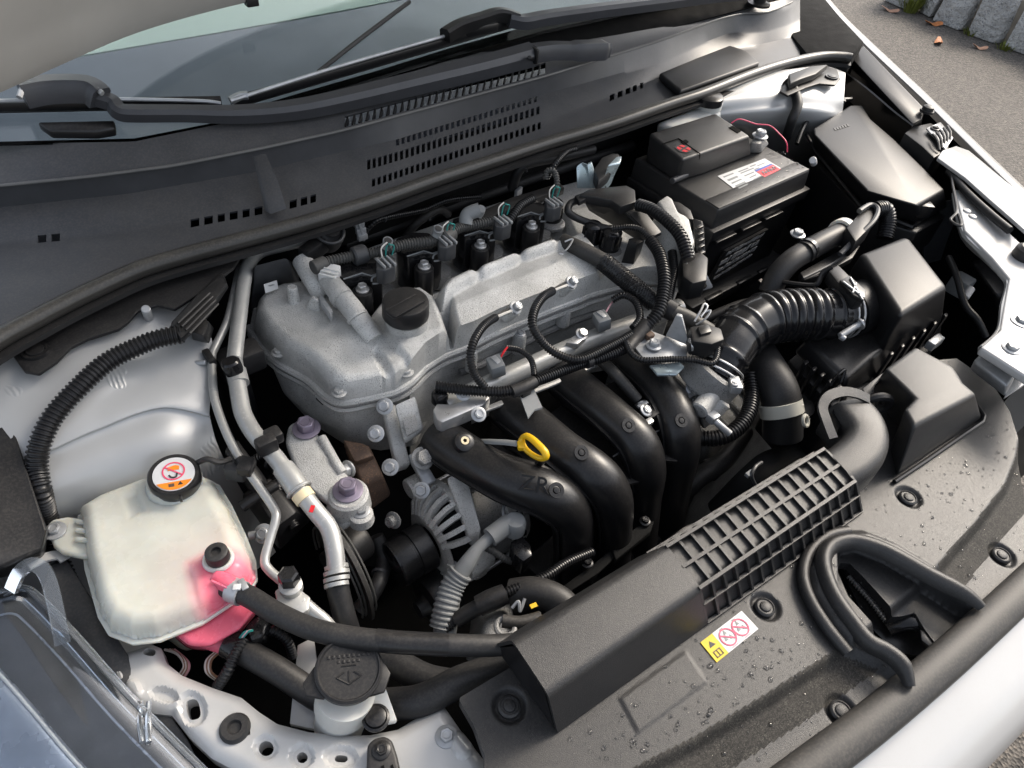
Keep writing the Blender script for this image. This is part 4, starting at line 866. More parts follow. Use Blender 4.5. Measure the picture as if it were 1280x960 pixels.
# ------------------------------------------------------------------ dipstick
ds = thing('dipstick', 'yellow ring handled oil dipstick lying between intake runners', 'dipstick')
lp = [P(652, 550, -.052), P(657, 545, -.046), P(664, 548, -.042), P(673, 556, -.040), P(681, 565, -.041), P(682, 572, -.046), P(675, 573, -.05), P(665, 568, -.053), P(656, 560, -.054)]
cp = spline(lp, 5, closed=True); cen = sum(cp, Vector())/len(cp)
part('handle', sweep(cp+[cp[0], cp[1]], .0032, 10, sx=1., sy=1.35), 'yellow', ds)
part('tab', prism([(646, 551), (656, 547), (658, 560), (648, 560)], -.05, .006, .0015), 'yellow', ds)
part('stem', sweep(VS([(648, 555, -.053), (632, 553, -.06), (610, 552, -.075), (585, 552, -.12)]), .0035, 10, sx=1.2, sy=.6), 'grey_boot', ds)
part('guide', tube([(680, 572, -.06), (670, 580, -.09), (640, 560, -.12), (610, 556, -.13)], .004, 8), 'black_satin', ds)
# ================================================================== alternator
al = thing('alternator', 'cast aluminium alternator with slotted cooling vents below the first intake runner', 'alternator')
AY, AZ = -.232, -.197; ax_ = lambda x: Vector((x, AY, AZ))
part('stator', lathe([(0, .055), (.002, .057), (.04, .057), (.042, .055)], ax_(-.018), X_, 36), 'cast_dark', al)
def housing(x0, x1, r, flip):
    o = [lathe([(0, .045 if not flip else r), (.004, .052 if not flip else r), (x1-x0-.004, r), (x1-x0, r if not flip else .045)], ax_(x0), X_, 36)]
    return o
part('front_housing', lathe([(0, .022), (.002, .034), (.007, .046), (.016, .054), (.032, .056), (.034, .054)], ax_(-.054), X_, 40), 'void', al)
part('front_ring', lathe([(0, .020), (-.003, .024), (-.003, .040), (.001, .046), (.003, .042)], ax_(-.054), X_, 40), 'cast_alu', al)
part('rear_housing', lathe([(0, .058), (.002, .0605), (.018, .0605), (.03, .054), (.036, .04), (.036, .001)], ax_(.024), X_, 40), 'cast_alu', al)
for i in range(20):
    a = math.radians(-60+i*13); e = Vector((0, -math.sin(a), math.cos(a)))
    if i in (9, 10): continue
    c0 = ax_(-.056)+e*.038; c0b = ax_(-.049)+e*.051; c1 = ax_(-.038)+e*.0595; c2 = ax_(-.022)+e*.0625
    part('fin', sweep([c0, c0b, c1, c2], .0034, shape=[(-.85, -1.5), (.85, -1.5), (.85, 1.1), (-.85, 1.1)], up=e), 'cast_alu', al)
for i in range(9):
    a = math.radians(-20+i*14); e = Vector((0, -math.sin(a), math.cos(a)))
    part('vent', box(ax_(.037)+e*.0592, (.010, .0085, .006), (X_, e.cross(X_), e), .001), 'void', al)
part('rim', [lathe([(0, .0575), (.0008, .0665), (.009, .0665), (.0098, .0595)], ax_(-.028), X_, 44)], 'cast_alu', al)
part('strap', loft([[(560, 604, -.125), (577, 592, -.125), (600, 664, -.15), (596, 690, -.165), (585, 680, -.165)], [(558, 598, -.112), (574, 586, -.112), (586, 604, -.118), (602, 664, -.132), (586, 672, -.148)]], .003), 'cast_alu', al)
for a_ in (.0, 1.9, -1.3):
    e = Vector((0, -math.sin(a_), math.cos(a_))); part('through_bolt', cyl(ax_(-.03)+e*.062, ax_(.035)+e*.062, .003), 'steel', al)
for a_ in (1.2, -1.0):
    e = Vector((0, -math.sin(a_), math.cos(a_))); part('lug', [lathe([(0, .012), (.002, .013), (.03, .013), (.032, .012)], ax_(-.05)+e*.068, X_, 20)], 'cast_alu', al)
pu = part('pulley', lathe([(0, .012), (.001, .027), (.004, .0285), (.022, .0285), (.0225, .027), (.026, .027), (.0265, .029), (.046, .029), (.048, .026)], ax_(-.108), X_, 40), 'black_satin', al)
part('pulley_cap', lathe([(0, .001), (.0, .02), (.003, .0275), (.01, .0285)], ax_(-.1105), X_, 36), 'black_gloss', pu)
part('cable_boot', [tube([(645, 652, -.118), (634, 656, -.116), (612, 672, -.118)], [.011, .011, .0105], 16), lathe([(-.016, .0125), (.0, .0125), (.004, .010), (.005, .002)], (644, 652, -.11), Z_, 20)], 'grey_boot', al, kind='stuff')
part('boot_rim', ring((640, 642, -.118), Vector((.3, -.4, .85)), .012, .0018), 'grey_boot', al)
acb = thing('alternator_cable', 'grey taped cable running down from the alternator terminal boot', 'cable')
part('cable', tube([(616, 669, -.118), (598, 685, -.122), (585, 703, -.13), (572, 722, -.14), (562, 742, -.15), (556, 790, -.18)], [.0065, .0065, .009, .0095, .0125, .0125], 14), 'grey_boot', acb)
part('corrugated_end', corr([(576, 716, -.134), (566, 732, -.143), (558, 756, -.152), (552, 784, -.165)], .0135, .005, .0014), 'grey_boot', acb)
part('side_wire', corr([(606, 684, -.135), (618, 690, -.14), (634, 700, -.15), (650, 702, -.16)], .0042, .003, .0006), 'conduit_grey', acb)
ap = solo('alternator_plug', [prism([(638, 676), (652, 668), (664, 680), (666, 694), (654, 702), (642, 692)], -.13, .03, .003)], 'black_gloss', 'glossy black square plug on the back of the alternator', 'connector')
lh = thing('lower_harness', 'thin black conduit with a thick sleeve passing below the intake manifold', 'wiring harness')
part('conduit', corr([(556, 786, -.16), (580, 768, -.15), (608, 752, -.14), (640, 738, -.135), (680, 722, -.135), (708, 704, -.14), (740, 690, -.15)], .0058, .0032, .001), 'conduit', lh)
part('sleeve', tube([(598, 758, -.142), (614, 750, -.137), (632, 742, -.134)], [.011, .0115, .0105], 14), 'black_plastic', lh)
part('sleeve', tube([(570, 776, -.155), (585, 766, -.148), (600, 758, -.142)], [.008, .0085, .0085], 14), 'black_plastic', lh)
# idler / crank pulley below
ip = thing('belt_pulley', 'black belt pulley in the shadow below the alternator pulley', 'pulley')
part('wheel', lathe([(0, .012), (.002, .034), (.006, .037), (.03, .037), (.034, .034), (.036, .012)], Vector((-.085, -.268, -.262)), X_, 40), 'black_satin', ip)
part('hub', lathe([(-.012, .002), (-.012, .011), (-.004, .012), (.002, .018)], Vector((-.085, -.268, -.262)), X_, 24), 'black_plastic', ip)
bel = thing('drive_belt', 'ribbed rubber drive belt curving past the air conditioning pipe', 'belt')
bc, br = P(430, 712, -.17), .058
bp = [bc+Vector((0, -math.sin(a)*br*.9, math.cos(a)*br)) for a in np.linspace(-1.9, 1.9, 18)]
part('belt', sweep(bp, .003, shape=[(-3.4, -.6), (3.4, -.6), (3.4, .6), (-3.4, .6)], up=X_), 'rubber_dusty', bel)
for k in range(5): part('rib', sweep([p+X_*(-.008+.004*k)+(p-bc).normalized()*.002 for p in bp], .0013, 6), 'conduit_grey', bel)
# ================================================================== engine mount, bracket, rusty support
mo = thing('engine_mount', 'cast aluminium engine mount with two purple bolts', 'engine mount')
part('arm', loft([[(362, 534, -.12), (398, 545, -.12), (424, 590, -.12), (452, 625, -.12), (428, 648, -.12), (376, 606, -.12), (358, 560, -.12)], [(361, 530, -.088), (368, 523, -.088), (399, 538, -.088), (408, 556, -.088), (430, 594, -.094), (454, 612, -.098), (424, 640, -.098), (374, 600, -.09), (356, 553, -.088)][:1]+[(384, 524, -.088), (416, 572, -.09), (454, 614, -.098), (425, 642, -.098), (374, 600, -.09), (356, 553, -.088)]], .006, 3), 'cast_alu', mo)
part('boss', lathe([(-.02, .024), (0, .022), (.003, .019), (.003, .001)], (435, 618, -.096), Z_, 24), 'cast_alu', mo)
part('bolt', hexbolt((383, 536, -.086), Z_, .0105, .013, 1.5), 'bolt_purple', mo); part('bolt', hexbolt((435, 613, -.092), Z_, .0105, .013, 1.55), 'bolt_purple', mo)
part('ridge', tube([(402, 548, -.088), (412, 566, -.089), (420, 580, -.09), (428, 592, -.093)], .006, 10), 'cast_alu', mo)
sl_ = thing('mount_link', 'short cast link bolted to the lower end of the engine mount', 'link')
part('link', tube([(424, 656, -.125), (434, 649, -.118), (446, 642, -.112)], .008, 12, sx=1.1, sy=.8), 'cast_alu', sl_)
part('eye', lathe([(-.012, .014), (0, .013), (.002, .01), (.002, .001)], (451, 642, -.108), Z_, 22), 'cast_alu', sl_); part('bolt', hexbolt((451, 639, -.106), Z_, .007, .006, 1.4), 'galv', sl_)
ru = thing('rusty_support', 'rust brown iron support block between engine mount and timing cover', 'support')
part('block', loft([[(440, 590, -.17), (464, 640, -.17), (490, 620, -.17), (470, 580, -.17)], [(428, 552, -.115), (452, 606, -.125), (480, 596, -.125), (466, 566, -.115)]], .005, 3), 'rust', ru)
part('upper_block', loft([[(430, 560, -.13), (446, 584, -.13), (470, 576, -.13), (462, 556, -.13)], [(428, 548, -.1), (443, 578, -.105), (468, 570, -.105), (458, 556, -.1)]], .004), 'rust', ru)
part('side_bolt', hexbolt((436, 586, -.11), Vector((-.9, -.2, .3)), .008, .01, 1.3), 'galv', ru)
hk = thing('hanger_bracket', 'zinc grey stepped hanger bracket bolted to the corner of the cylinder head', 'bracket')
part('plate', loft([[(474, 512, -.085), (492, 508, -.085), (510, 586, -.14), (494, 592, -.14)], [(478, 506, -.076), (494, 503, -.076), (514, 580, -.125), (497, 586, -.125)]], .003), 'cast_alu', hk)
part('pocket_frame', [loft([[(494, 512, -.07), (520, 500, -.07), (530, 540, -.10), (506, 556, -.105)], [(493, 506, -.062), (519, 494, -.062), (529, 535, -.09), (505, 550, -.095)]], .003)], 'cast_alu', hk)
part('pocket', prism([(503, 525, -.0705), (519, 517, -.0705), (524, 536, -.084), (508, 545, -.086)], None, .003, .001), 'cast_dark', hk)
for (x, y, z) in ((470, 542, -.085), (488, 584, -.11), (481, 508, -.066)): part('bolt', hexbolt((x, y, z), Vector((-.5, -.4, .75)), .0068, .008), 'galv', hk)
part('strut', loft([[(508, 572, -.125), (522, 566, -.12), (545, 604, -.14), (530, 612, -.14)], [(510, 568, -.118), (524, 562, -.113), (546, 600, -.133), (531, 608, -.133)]], .002), 'galv', hk)
part('nut', hexbolt((528, 573, -.105), Vector((.1, -.5, .8)), .010, .009, 1.35), 'cast_dark', hk); part('bolt', hexbolt((527, 613, -.125), Vector((-.5, -.4, .75)), .0068, .008), 'galv', hk)
# ================================================================== radiator cover
CZ = -.06
rc_out = [(573, 873), (645, 830), (760, 760), (900, 680), (1020, 600), (1092, 548), (1100, 490), (1150, 452), (1196, 448), (1222, 466), (1246, 488), (1262, 514), (1272, 545), (1284, 600), (1300, 660), (1312, 705), (1280, 734), (1210, 803), (1141, 868), (1085, 914), (1030, 958), (960, 1005), (700, 1020), (604, 985), (606, 945), (592, 906)]
_F = pl([(760, 985), (797, 958), (863, 925), (950, 873), (1030, 822), (1060, 800), (1169, 707), (1215, 656), (1254, 606), (1268, 570), (1273, 540), (1400, 560), (1400, 800), (1030, 1100), (740, 1100)], CZ)
_rec = pl([(1041, 692), (1050, 680), (1072, 676), (1108, 690), (1165, 722), (1206, 746), (1240, 768), (1190, 840), (1144, 866), (1124, 832), (1092, 806), (1060, 768), (1042, 735)], CZ)
_rim = pl([(1000, 712), (1010, 684), (1040, 664), (1078, 662), (1118, 678), (1175, 712), (1240, 755), (1250, 775), (1150, 875), (1110, 840), (1060, 818), (1030, 784), (1006, 744)], CZ)
_floor2 = pl([(1150, 762), (1168, 752), (1205, 768), (1222, 780), (1180, 832), (1160, 800)], CZ)
_hole = [(1046, 712), (1050, 704), (1062, 704), (1080, 722), (1120, 766), (1136, 764), (1150, 760), (1160, 776), (1178, 800), (1184, 818), (1168, 832), (1130, 812), (1098, 797), (1097, 786), (1060, 745)]
_plate = pl([(773, 873), (857, 813), (885, 853), (797, 918)], CZ)
clips = [(637, 882, CZ), (957, 758, CZ), (1052, 888, CZ-.010), (1253, 693, CZ-.010), (1136, 621, CZ)]
_cl = [tuple(P(x, y, z)[:2]) for x, y, z in clips]
_ctail = [pl([(957-9, 758+5), (957-9, 758-6), (958, 742), (968, 748), (972, 760)], CZ)]
_st = pl([(1108, 600), (1226, 516), (1236, 528), (1118, 612)], CZ)
def rcfn(x, y):
    h = np.full(x.shape, CZ)
    t = np.clip(-sdf_poly(x, y, _F)/.010, 0, 1); h = h-.009*t*t*(3-2*t)
    d = -sdf_poly(x, y, _F); t = np.clip((d-.006)/.03, 0, 1); h = h-.002*t
    k = np.clip(-sdf_poly(x, y, _rim)/.012, 0, 1); h = h+(.010)*k*k*(3-2*k)
    k = np.clip(-sdf_poly(x, y, _rec)/.007, 0, 1); h = h-.021*k*k*(3-2*k)
    k = np.clip(-sdf_poly(x, y, _plate)/.0015, 0, 1); h = h+.0012*k
    for i, (a, b) in enumerate(_cl):
        r = np.hypot(x-a, y-b); k = np.clip((.0155-r)/.004, 0, 1); h = h-.0042*k*k*(3-2*k)
        pass
    return h
rcv = thing('radiator_cover', 'grained black plastic radiator cover wet with raindrops', 'radiator cover')
RC = part('panel', hfield(rc_out, CZ, rcfn, .0018, [_hole], .012, zh=CZ-.011), 'grain_plastic', rcv, 45)
RC.data.materials.append(M['grain_dusty'])
_band = pl([(740, 1000), (797, 958), (863, 925), (950, 873), (1040, 816), (1066, 822), (1100, 836), (1080, 850), (1000, 905), (930, 950), (880, 985)], CZ-.006); _band2 = pl([(1168, 708), (1215, 656), (1254, 606), (1268, 570), (1274, 540), (1290, 600), (1284, 640), (1250, 678), (1204, 736)], CZ-.006)
_cx = np.array([tuple(f.center) for f in RC.data.polygons]); _o = ALL[RC][0]; _n = np.array([f.normal.z for f in RC.data.polygons])
_in = (np.minimum(sdf_poly(_cx[:, 0]+_o.x, _cx[:, 1]+_o.y, _band), sdf_poly(_cx[:, 0]+_o.x, _cx[:, 1]+_o.y, _band2)) < 0).astype(int)
RC.data.polygons.foreach_set('material_index', _in.astype('int32'))
for x, y, z in clips:
    c = part('clip', [lathe([(-.004, .0098), (-.0012, .0098), (0, .0088), (.0004, .0078), (-.0006, .0074), (-.0006, .0055), (.0006, .005), (.001, .0042), (.0012, .0003)], (x, y, z), Z_, 28)], 'grain_plastic', rcv)
latch_path = [(1139, 858, CZ+.008), (1134, 840, CZ+.012), (1126, 826, CZ+.014), (1108, 812, CZ+.014), (1086, 800, CZ+.014), (1066, 776, CZ+.014), (1046, 748, CZ+.014), (1034, 722, CZ+.014), (1030, 700, CZ+.014), (1036, 684, CZ+.014), (1050, 676, CZ+.014), (1072, 675, CZ+.014), (1110, 688, CZ+.014), (1164, 718, CZ+.012), (1206, 740, CZ+.010), (1228, 758, CZ+.006)]
part('latch_ridge', sweep(spline(VS(latch_path), 6), [.0066*min(1, .55+.05*min(i, len(latch_path)*6-6-i)) for i in range(len(latch_path)*6-5)], shape=[(-1.25, -1), (1.25, -1), (1.1, .1), (.55, .85), (0, 1), (-.55, .85), (-1.1, .1)]), 'grain_plastic', rcv, 60)
part('latch_rib', sweep(spline(VS([(1060, 816, CZ+.004), (1034, 784, CZ+.006), (1012, 748, CZ+.006), (1004, 718, CZ+.006), (1012, 690, CZ+.006), (1034, 670, CZ+.006), (1060, 664, CZ+.004)]), 6), .006, 12), 'grain_plastic', rcv, 60)
lt = thing('bonnet_latch', 'black steel bonnet latch inside the horseshoe opening of the radiator cover', 'latch')
LZ = CZ-.05
part('plate', loft([[(1050, 712, LZ-.01), (1150, 790, LZ-.01), (1178, 822, LZ-.01), (1120, 820, LZ-.01), (1080, 780, LZ-.01)], [(1052, 710, LZ), (1150, 788, LZ), (1180, 820, LZ), (1122, 818, LZ), (1082, 778, LZ)]], .001), 'black_satin', lt)
part('hook', tube([(1110, 785, LZ+.008), (1128, 778, LZ+.018), (1145, 778, LZ+.022), (1156, 782, LZ+.018), (1166, 796, LZ+.016)], .006, 10, sx=1.4, sy=.7), 'black_gloss', lt)
part('lever', prism([(1150, 786), (1168, 792), (1172, 798), (1182, 808), (1180, 818), (1166, 812), (1152, 800)], LZ+.026, .006, .0015), 'black_satin', lt)
part('rail', prism([(1060, 708), (1072, 712), (1130, 778), (1122, 786)], LZ+.012, .014, .002), 'black_plastic', lt)
part('spring', corr([(1062, 720, LZ+.008), (1090, 752, LZ+.008), (1110, 778, LZ+.008)], .004, .003, .0016), 'steel', lt)
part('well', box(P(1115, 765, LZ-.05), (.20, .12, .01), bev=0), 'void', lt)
# warning sticker
ss = thing('warning_sticker', 'yellow and white warning sticker on the radiator cover', 'sticker')
SZ = CZ+.0009; q = [P(875.5, 803, SZ), P(927, 763.5, SZ), P(948, 786, SZ), P(896, 828, SZ)]
def uv(u, v, up=0): a = q[0].lerp(q[1], u); b = q[3].lerp(q[2], u); return a.lerp(b, v)+Vector((0, 0, up))
part('yellow_field', prism([uv(0, 0), uv(.275, 0), uv(.275, 1), uv(0, 1)], h=.0005, bev=0), 'label_yellow', ss)
part('white_field', prism([uv(.278, 0), uv(1, 0), uv(1, 1), uv(.278, 1)], h=.0005, bev=0), 'label_white', ss)
ud, vd = (q[1]-q[0]).normalized(), (q[0]-q[3]).normalized()
for u in (.46, .76):
    c = uv(u, .5, .0004); part('ban_circle', flatring(c, Z_, .0072, .0084, .0003, 40), 'pinkred', ss)
    part('ban_bar', box(c+Vector((0, 0, .0001)), (.015, .0012, .0003), ((ud*.8-vd*.6), (ud*.6+vd*.8), Z_), 0), 'pinkred', ss)
    for k, (a, b) in enumerate(((0, .003), (-.003, -.002), (.003, -.003))): part('pictogram', prism([c+ud*(a-.002)+vd*b, c+ud*(a+.002)+vd*b, c+ud*a+vd*(b+.004)], h=.0003, bev=0), 'grey_ink', ss)
    part('mark', prism([uv(u-.04, .06, .0003), uv(u+.03, .06, .0003), uv(u+.03, .15, .0003), uv(u-.04, .15, .0003)], h=.0003, bev=0), 'grey_ink', ss)
    part('red_print', prism([uv(u-.07, .93, .0003), uv(u+.07, .93, .0003), uv(u+.07, .955, .0003), uv(u-.07, .955, .0003)], h=.0003, bev=0), 'pinkred', ss)
part('triangle', prism([uv(.07, .42, .0004), uv(.2, .42, .0004), uv(.135, .18, .0004)], h=.0003, bev=0), 'ink', ss)
part('book', [flatring(uv(.135, .70, .0003), Z_, .0, .0001, .0001, 4)][0] if False else prism([uv(.06, .6, .0004), uv(.21, .6, .0004), uv(.21, .64, .0004), uv(.06, .64, .0004)], h=.0003, bev=0), 'ink', ss)
for a, b, c_, d in ((.06, .86, .21, .9), (.06, .6, .075, .9), (.195, .6, .21, .9), (.128, .64, .142, .86)): part('book_line', prism([uv(a, b, .00042), uv(c_, b, .00042), uv(c_, d, .00042), uv(a, d, .00042)], h=.0003, bev=0), 'ink', ss)
# bumper and its rubber edge
bmp = thing('bumper', 'glossy white bumper edge in front of the radiator cover', 'bumper')
be = [(960, 1030), (1045, 966), (1100, 925), (1160, 876), (1220, 824), (1300, 750), (1360, 690), (1440, 590)]
r0 = [P(x, y, CZ-.018) for x, y in be]; rows = [r0]
for off, dz in ((.004, -.002), (.03, -.006), (.056, -.022), (.070, -.06), (.076, -.2), (.076, -.45)):
    rows.append([p+Vector((-.10*off, -off, dz)) for p in r0])
part('skin', sheet([[p for p in spline(r, 5)] for r in rows], th=.003, raw=True), 'white_paint', bmp, 60)
er = solo('edge_seal', sweep(spline([P(x-18, y-16, CZ-.006) for x, y in be], 6), .0135, 16, sx=1.25, sy=.75), 'rubber_dusty', 'rounded rubber seal strip between radiator cover and white bumper', 'rubber seal', smooth=60)
# ================================================================== ribbed air intake duct
ZT = .0
Lp = [Vector((-.118, -.420, -.055)), P(640, 800, ZT), P(685, 868, ZT-.002), P(697, 916, CZ+.002)]
Rp = [Vector((.274, -.450, -.055)), P(1030, 559, ZT), P(1071, 602, ZT-.002), P(1078, 641, CZ+.002)]
def prof(t, ins=0.):
    p = [a.lerp(b, t) for a, b in zip(Lp, Rp)]; c = sum(p, Vector())/4
    if ins: p = [Vector((v.x, v.y+(c.y-v.y)/abs(c.y-v.y)*ins, v.z-(ins if i in (1, 2) else 0))) for i, v in enumerate(p)]
    return p
def rprof(t, ins=0., r=.007, n=4): 
    p = prof(t, ins); o = [p[0]]
    for i in (1, 2):
        a, b, c = p[i-1], p[i], p[i+1]; A_, C_ = b+(a-b).normalized()*r, b+(c-b).normalized()*r
        o += [A_*(1-s)**2+b*2*s*(1-s)+C_*s*s for s in np.linspace(0, 1, n+1)]
    return o+[p[3]]
ts = (P(832, 682, ZT).x-Lp[1].x)/(Rp[1].x-Lp[1].x)
dc = thing('air_duct', 'black air intake duct with a smooth end and a ribbed grid along the radiator cover', 'air duct')
part('smooth_cover', sheet([rprof(t) for t in np.linspace(0, ts, 10)], th=.003, raw=True), 'grain_plastic', dc, 50)
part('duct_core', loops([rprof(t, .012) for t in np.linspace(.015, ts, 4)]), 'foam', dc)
part('end_wall', loops([rprof(.0, .004), rprof(.004, .004)]), 'black_satin', dc)
part('grid_backing', sheet([rprof(t, .0035) for t in np.linspace(ts-.01, 1., 8)], th=.002, raw=True), 'grain_plastic', dc, 50)
NR = 15
for i in range(NR+1):
    t = ts+(1-ts)*i/NR; o, s_ = rprof(t), rprof(t, .005); w = .0014*X_
    ls = [[a-w for a in o], [a+w for a in o], [a+w for a in s_], [a-w for a in s_]]
    part('cross_rib', loops([[l[k] for l in ls] for k in range(len(o))]), 'grain_plastic', dc)
def along(fn, h=.0025, d=.004):
    a, b = fn(ts), fn(1.0); return a, b
for j, (seg, f) in enumerate(((0, .72), (1, .03), (1, .5), (1, .97), (2, .45), (2, .98), (0, .35))):
    pts = []
    for t in np.linspace(ts, 1, 5):
        p = prof(t); pts.append(p[seg].lerp(p[seg+1], f)-Vector((0, 0, .0012 if seg == 1 else 0))+Vector((0, .0012 if seg == 2 else (-.0012 if seg == 0 else 0), 0)))
    part('long_rib', sweep(pts, .0016, shape=[(-1, -1), (1, -1), (1, 1), (-1, 1)]), 'grain_plastic', dc)
secs = [((1030, 559), (1071, 602), .0), ((1044, 549), (1092, 590), .002), ((1056, 538), (1112, 570), .004), ((1060, 527), (1119, 546), .006), ((1054, 517), (1113, 521), .007), ((1046, 508), (1100, 503), .006), ((1040, 503), (1088, 495), .004)]
ls = []
for k, (a, b, z) in enumerate(secs):
    A_, B_ = P(*a, z), P(*b, z); c = (A_+B_)/2; h = (B_-A_)/2; l = []
    for i in range(28):
        t = 2*math.pi*i/28; e = .55; cx_ = math.copysign(abs(math.cos(t))**e, math.cos(t)); sy_ = math.copysign(abs(math.sin(t))**e, math.sin(t)); l.append(c+h*cx_*1.0+Z_*(sy_*.03-.030))
    ls.append(l)
ls2 = []
for i in range(28):
    ls2.append(spline([l[i] for l in ls], 4))
part('elbow', loops([[s[k] for s in ls2] for k in range(len(ls2[0]))]), 'grain_plastic', dc, 60)
part('mouth_flange', sweep(spline(VS([(1041, 548, -.004), (1033, 527, .004), (1028, 509, .010), (1035, 496, .014), (1052, 490, .014), (1070, 492, .012), (1086, 499, .006)]), 6), .0055, shape=[(-1, -.3), (1, -.3), (1, .3), (-1, .3)]), 'grain_plastic', dc)
part('mouth', loops([[P(x, y, z) for x, y, z in ((1044, 546, -.01), (1038, 520, -.006), (1046, 504, 0), (1062, 503, 0), (1056, 520, -.004))], [P(x, y, z-.01) for x, y, z in ((1044, 546, -.01), (1038, 520, -.006), (1046, 504, 0), (1062, 503, 0), (1056, 520, -.004))]]), 'void', dc)
# ------------------------------------------------------------------ resonator box
rb = thing('resonator_box', 'angular black plastic resonator box standing on the radiator cover', 'resonator')
topz = .012
tp = [(1144, 433), (1192, 459), (1203, 478), (1221, 493), (1143, 533), (1130, 511), (1144, 497), (1106, 461)]
bt_ = [(1140, 452, CZ), (1190, 472, CZ), (1206, 492, CZ), (1228, 523, CZ), (1120, 598, CZ), (1112, 560, CZ), (1124, 540, CZ), (1088, 486, CZ)]
part('shell', loft([bt_[::-1], [(x, y, topz) for x, y in tp][::-1]], .005, 3), 'grain_plastic', rb, 50)
part('base_lip', tube([(1118, 602, CZ+.003), (1160, 574, CZ+.003), (1200, 546, CZ+.003), (1228, 527, CZ+.003), (1230, 520, CZ+.003), (1222, 508, CZ+.003)], .0026, 8, 4, smooth=False), 'black_satin', rb)
part('clip_arm', prism([(1078, 486), (1090, 476), (1106, 464), (1109, 468), (1094, 482), (1092, 492), (1084, 494)], -.02, .008, .001), 'grain_plastic', rb)
part('seal_ring', ring((1094, 506, -.02), Vector((.4, .6, .1)), .016, .005), 'rubber', rb)
# ================================================================== airbox and intake hose
ab = thing('air_filter_box', 'black air filter box with a sloping lid beside the white wing rail', 'air filter box')
part('lid', loft([[(1040, 388, -.11), (1092, 462, -.11), (1178, 418, -.11), (1120, 330, -.11)], [(1062, 336, -.03), (1108, 424, -.05), (1182, 384, -.04), (1132, 302, -.02)], [(1075, 316, .005), (1126, 396, .005), (1185, 358, .005), (1133, 294, .005)]], .009, 4), 'black_plastic', ab, 55)
part('lower_lid', loft([[(990, 440, -.10), (1050, 500, -.11), (1130, 450, -.11), (1085, 400, -.10)], [(1006, 424, -.075), (1060, 474, -.08), (1108, 432, -.07), (1078, 392, -.06)]], .006, 3), 'black_satin', ab)
part('base', prism([(985, 450), (1045, 512), (1140, 462), (1180, 418), (1110, 350)], -.115, .15, .005), 'black_plastic', ab)
for i in range(7):
    t = i/6; x = 1004+62*t; y = 452+46*t
    part('rib', prism([(x, y), (x+5, y-3), (x+8, y), (x+3, y+4)], -.085, .05, .001), 'black_satin', ab)
for i in range(6):
    t = i/5; x = 1112+68*t; y = 440-48*t; part('side_rib', prism([(x, y), (x+4, y-2), (x+6, y+2), (x+2, y+4)], -.06, .07, .001), 'black_satin', ab)
part('clip', tube([(1038, 482, -.09), (1046, 470, -.078), (1056, 462, -.075), (1052, 476, -.085), (1044, 488, -.1)], .0022, 8), 'black_gloss', ab)
part('clip', [box((1168, 428, -.08), (.03, .012, .014), bev=.002)], 'galv', ab)
ihz = thing('intake_hose', 'glossy black ribbed intake hose between throttle and air filter box', 'hose')
pth = spline(VS([(892, 470, -.075), (904, 448, -.06), (918, 424, -.05), (938, 407, -.045), (962, 397, -.043), (990, 394, -.043), (1020, 393, -.043), (1042, 392, -.044), (1062, 390, -.046)]), 12)
pth, Lh = resample(pth, 130); rad = []
for i in range(131):
    s = i/130; r = .0315 if s < .18 else .034
    if s < .18: r = .031+.003*s/.18
    if .45 < s < .80: ph = (s-.45)/.35*7; r = .0325+.0042*abs(math.sin(ph*math.pi))**.6
    elif s >= .80: r = .0335
    for c_, w_ in ((.10, .010), (.25, .012), (.33, .010), (.86, .006), (.92, .006)):
        if abs(s-c_) < w_: r += .0025*math.cos((s-c_)/w_*math.pi/2)
    rad.append(r)
part('hose_body', sweep(pth, rad, 32), 'black_gloss', ihz, 60)
for s in (.935, .975): 
    k = int(130*s); part('clamp_wire', ring(pth[k], pth[k]-pth[k-2], rad[k]+.001, .0016, 40), 'steel', ihz)
for s in (.025, .055):
    k = int(130*s); part('clamp_wire', ring(pth[k], pth[k+2]-pth[k-1], rad[k]+.001, .0016, 40), 'steel', ihz)
cp_ = part('clamp_screw', [cyl((1050, 420, -.045), (1074, 405, -.036), .0045)], 'galv', ihz); part('screw_head', hexbolt((1074, 405, -.036), V((1074, 405, -.036))-V((1050, 420, -.045)), .006, .006), 'steel', cp_); part('screw_foot', [cyl((1050, 420, -.045), (1056, 424, -.047), .004)], 'galv', cp_)
part('clamp_block', box((918, 481, -.06), (.014, .022, .012), (Vector((.8, -.6, 0)), Vector((.6, .8, 0)), Z_), .002), 'galv', ihz); part('block_screw', hexbolt((918, 479, -.053), Z_, .004, .003), 'steel', ihz)
ms = thing('airflow_sensor', 'black airflow sensor with a cross ribbed top on the intake pipe', 'sensor')
part('collar', sweep([P(1058, 390, -.046), P(1070, 386, -.046), P(1092, 380, -.05)], [.037, .037, .040], 32), 'black_plastic', ms)
part('body', prism([(1036, 338), (1048, 330), (1060, 342), (1080, 362), (1082, 372), (1072, 374), (1050, 356)], -.0, .02, .003), 'black_plastic', ms)
part('cap', prism([(1050, 350), (1062, 344), (1083, 363), (1080, 375), (1066, 368)], .005, .006, .001), 'black_satin', ms)
for a, b in (((1054, 352), (1080, 372)), ((1063, 347), (1078, 374)), ((1070, 354), (1066, 366))): part('rib', tube([(a[0], a[1], .0065), (b[0], b[1], .0065)], .0014, 6), 'galv', ms)
part('lead', tube([(1040, 334, .0), (1028, 342, -.01), (1020, 356, -.02), (1000, 356, -.03), (975, 352, -.04)], .0038, 8), 'conduit', ms)
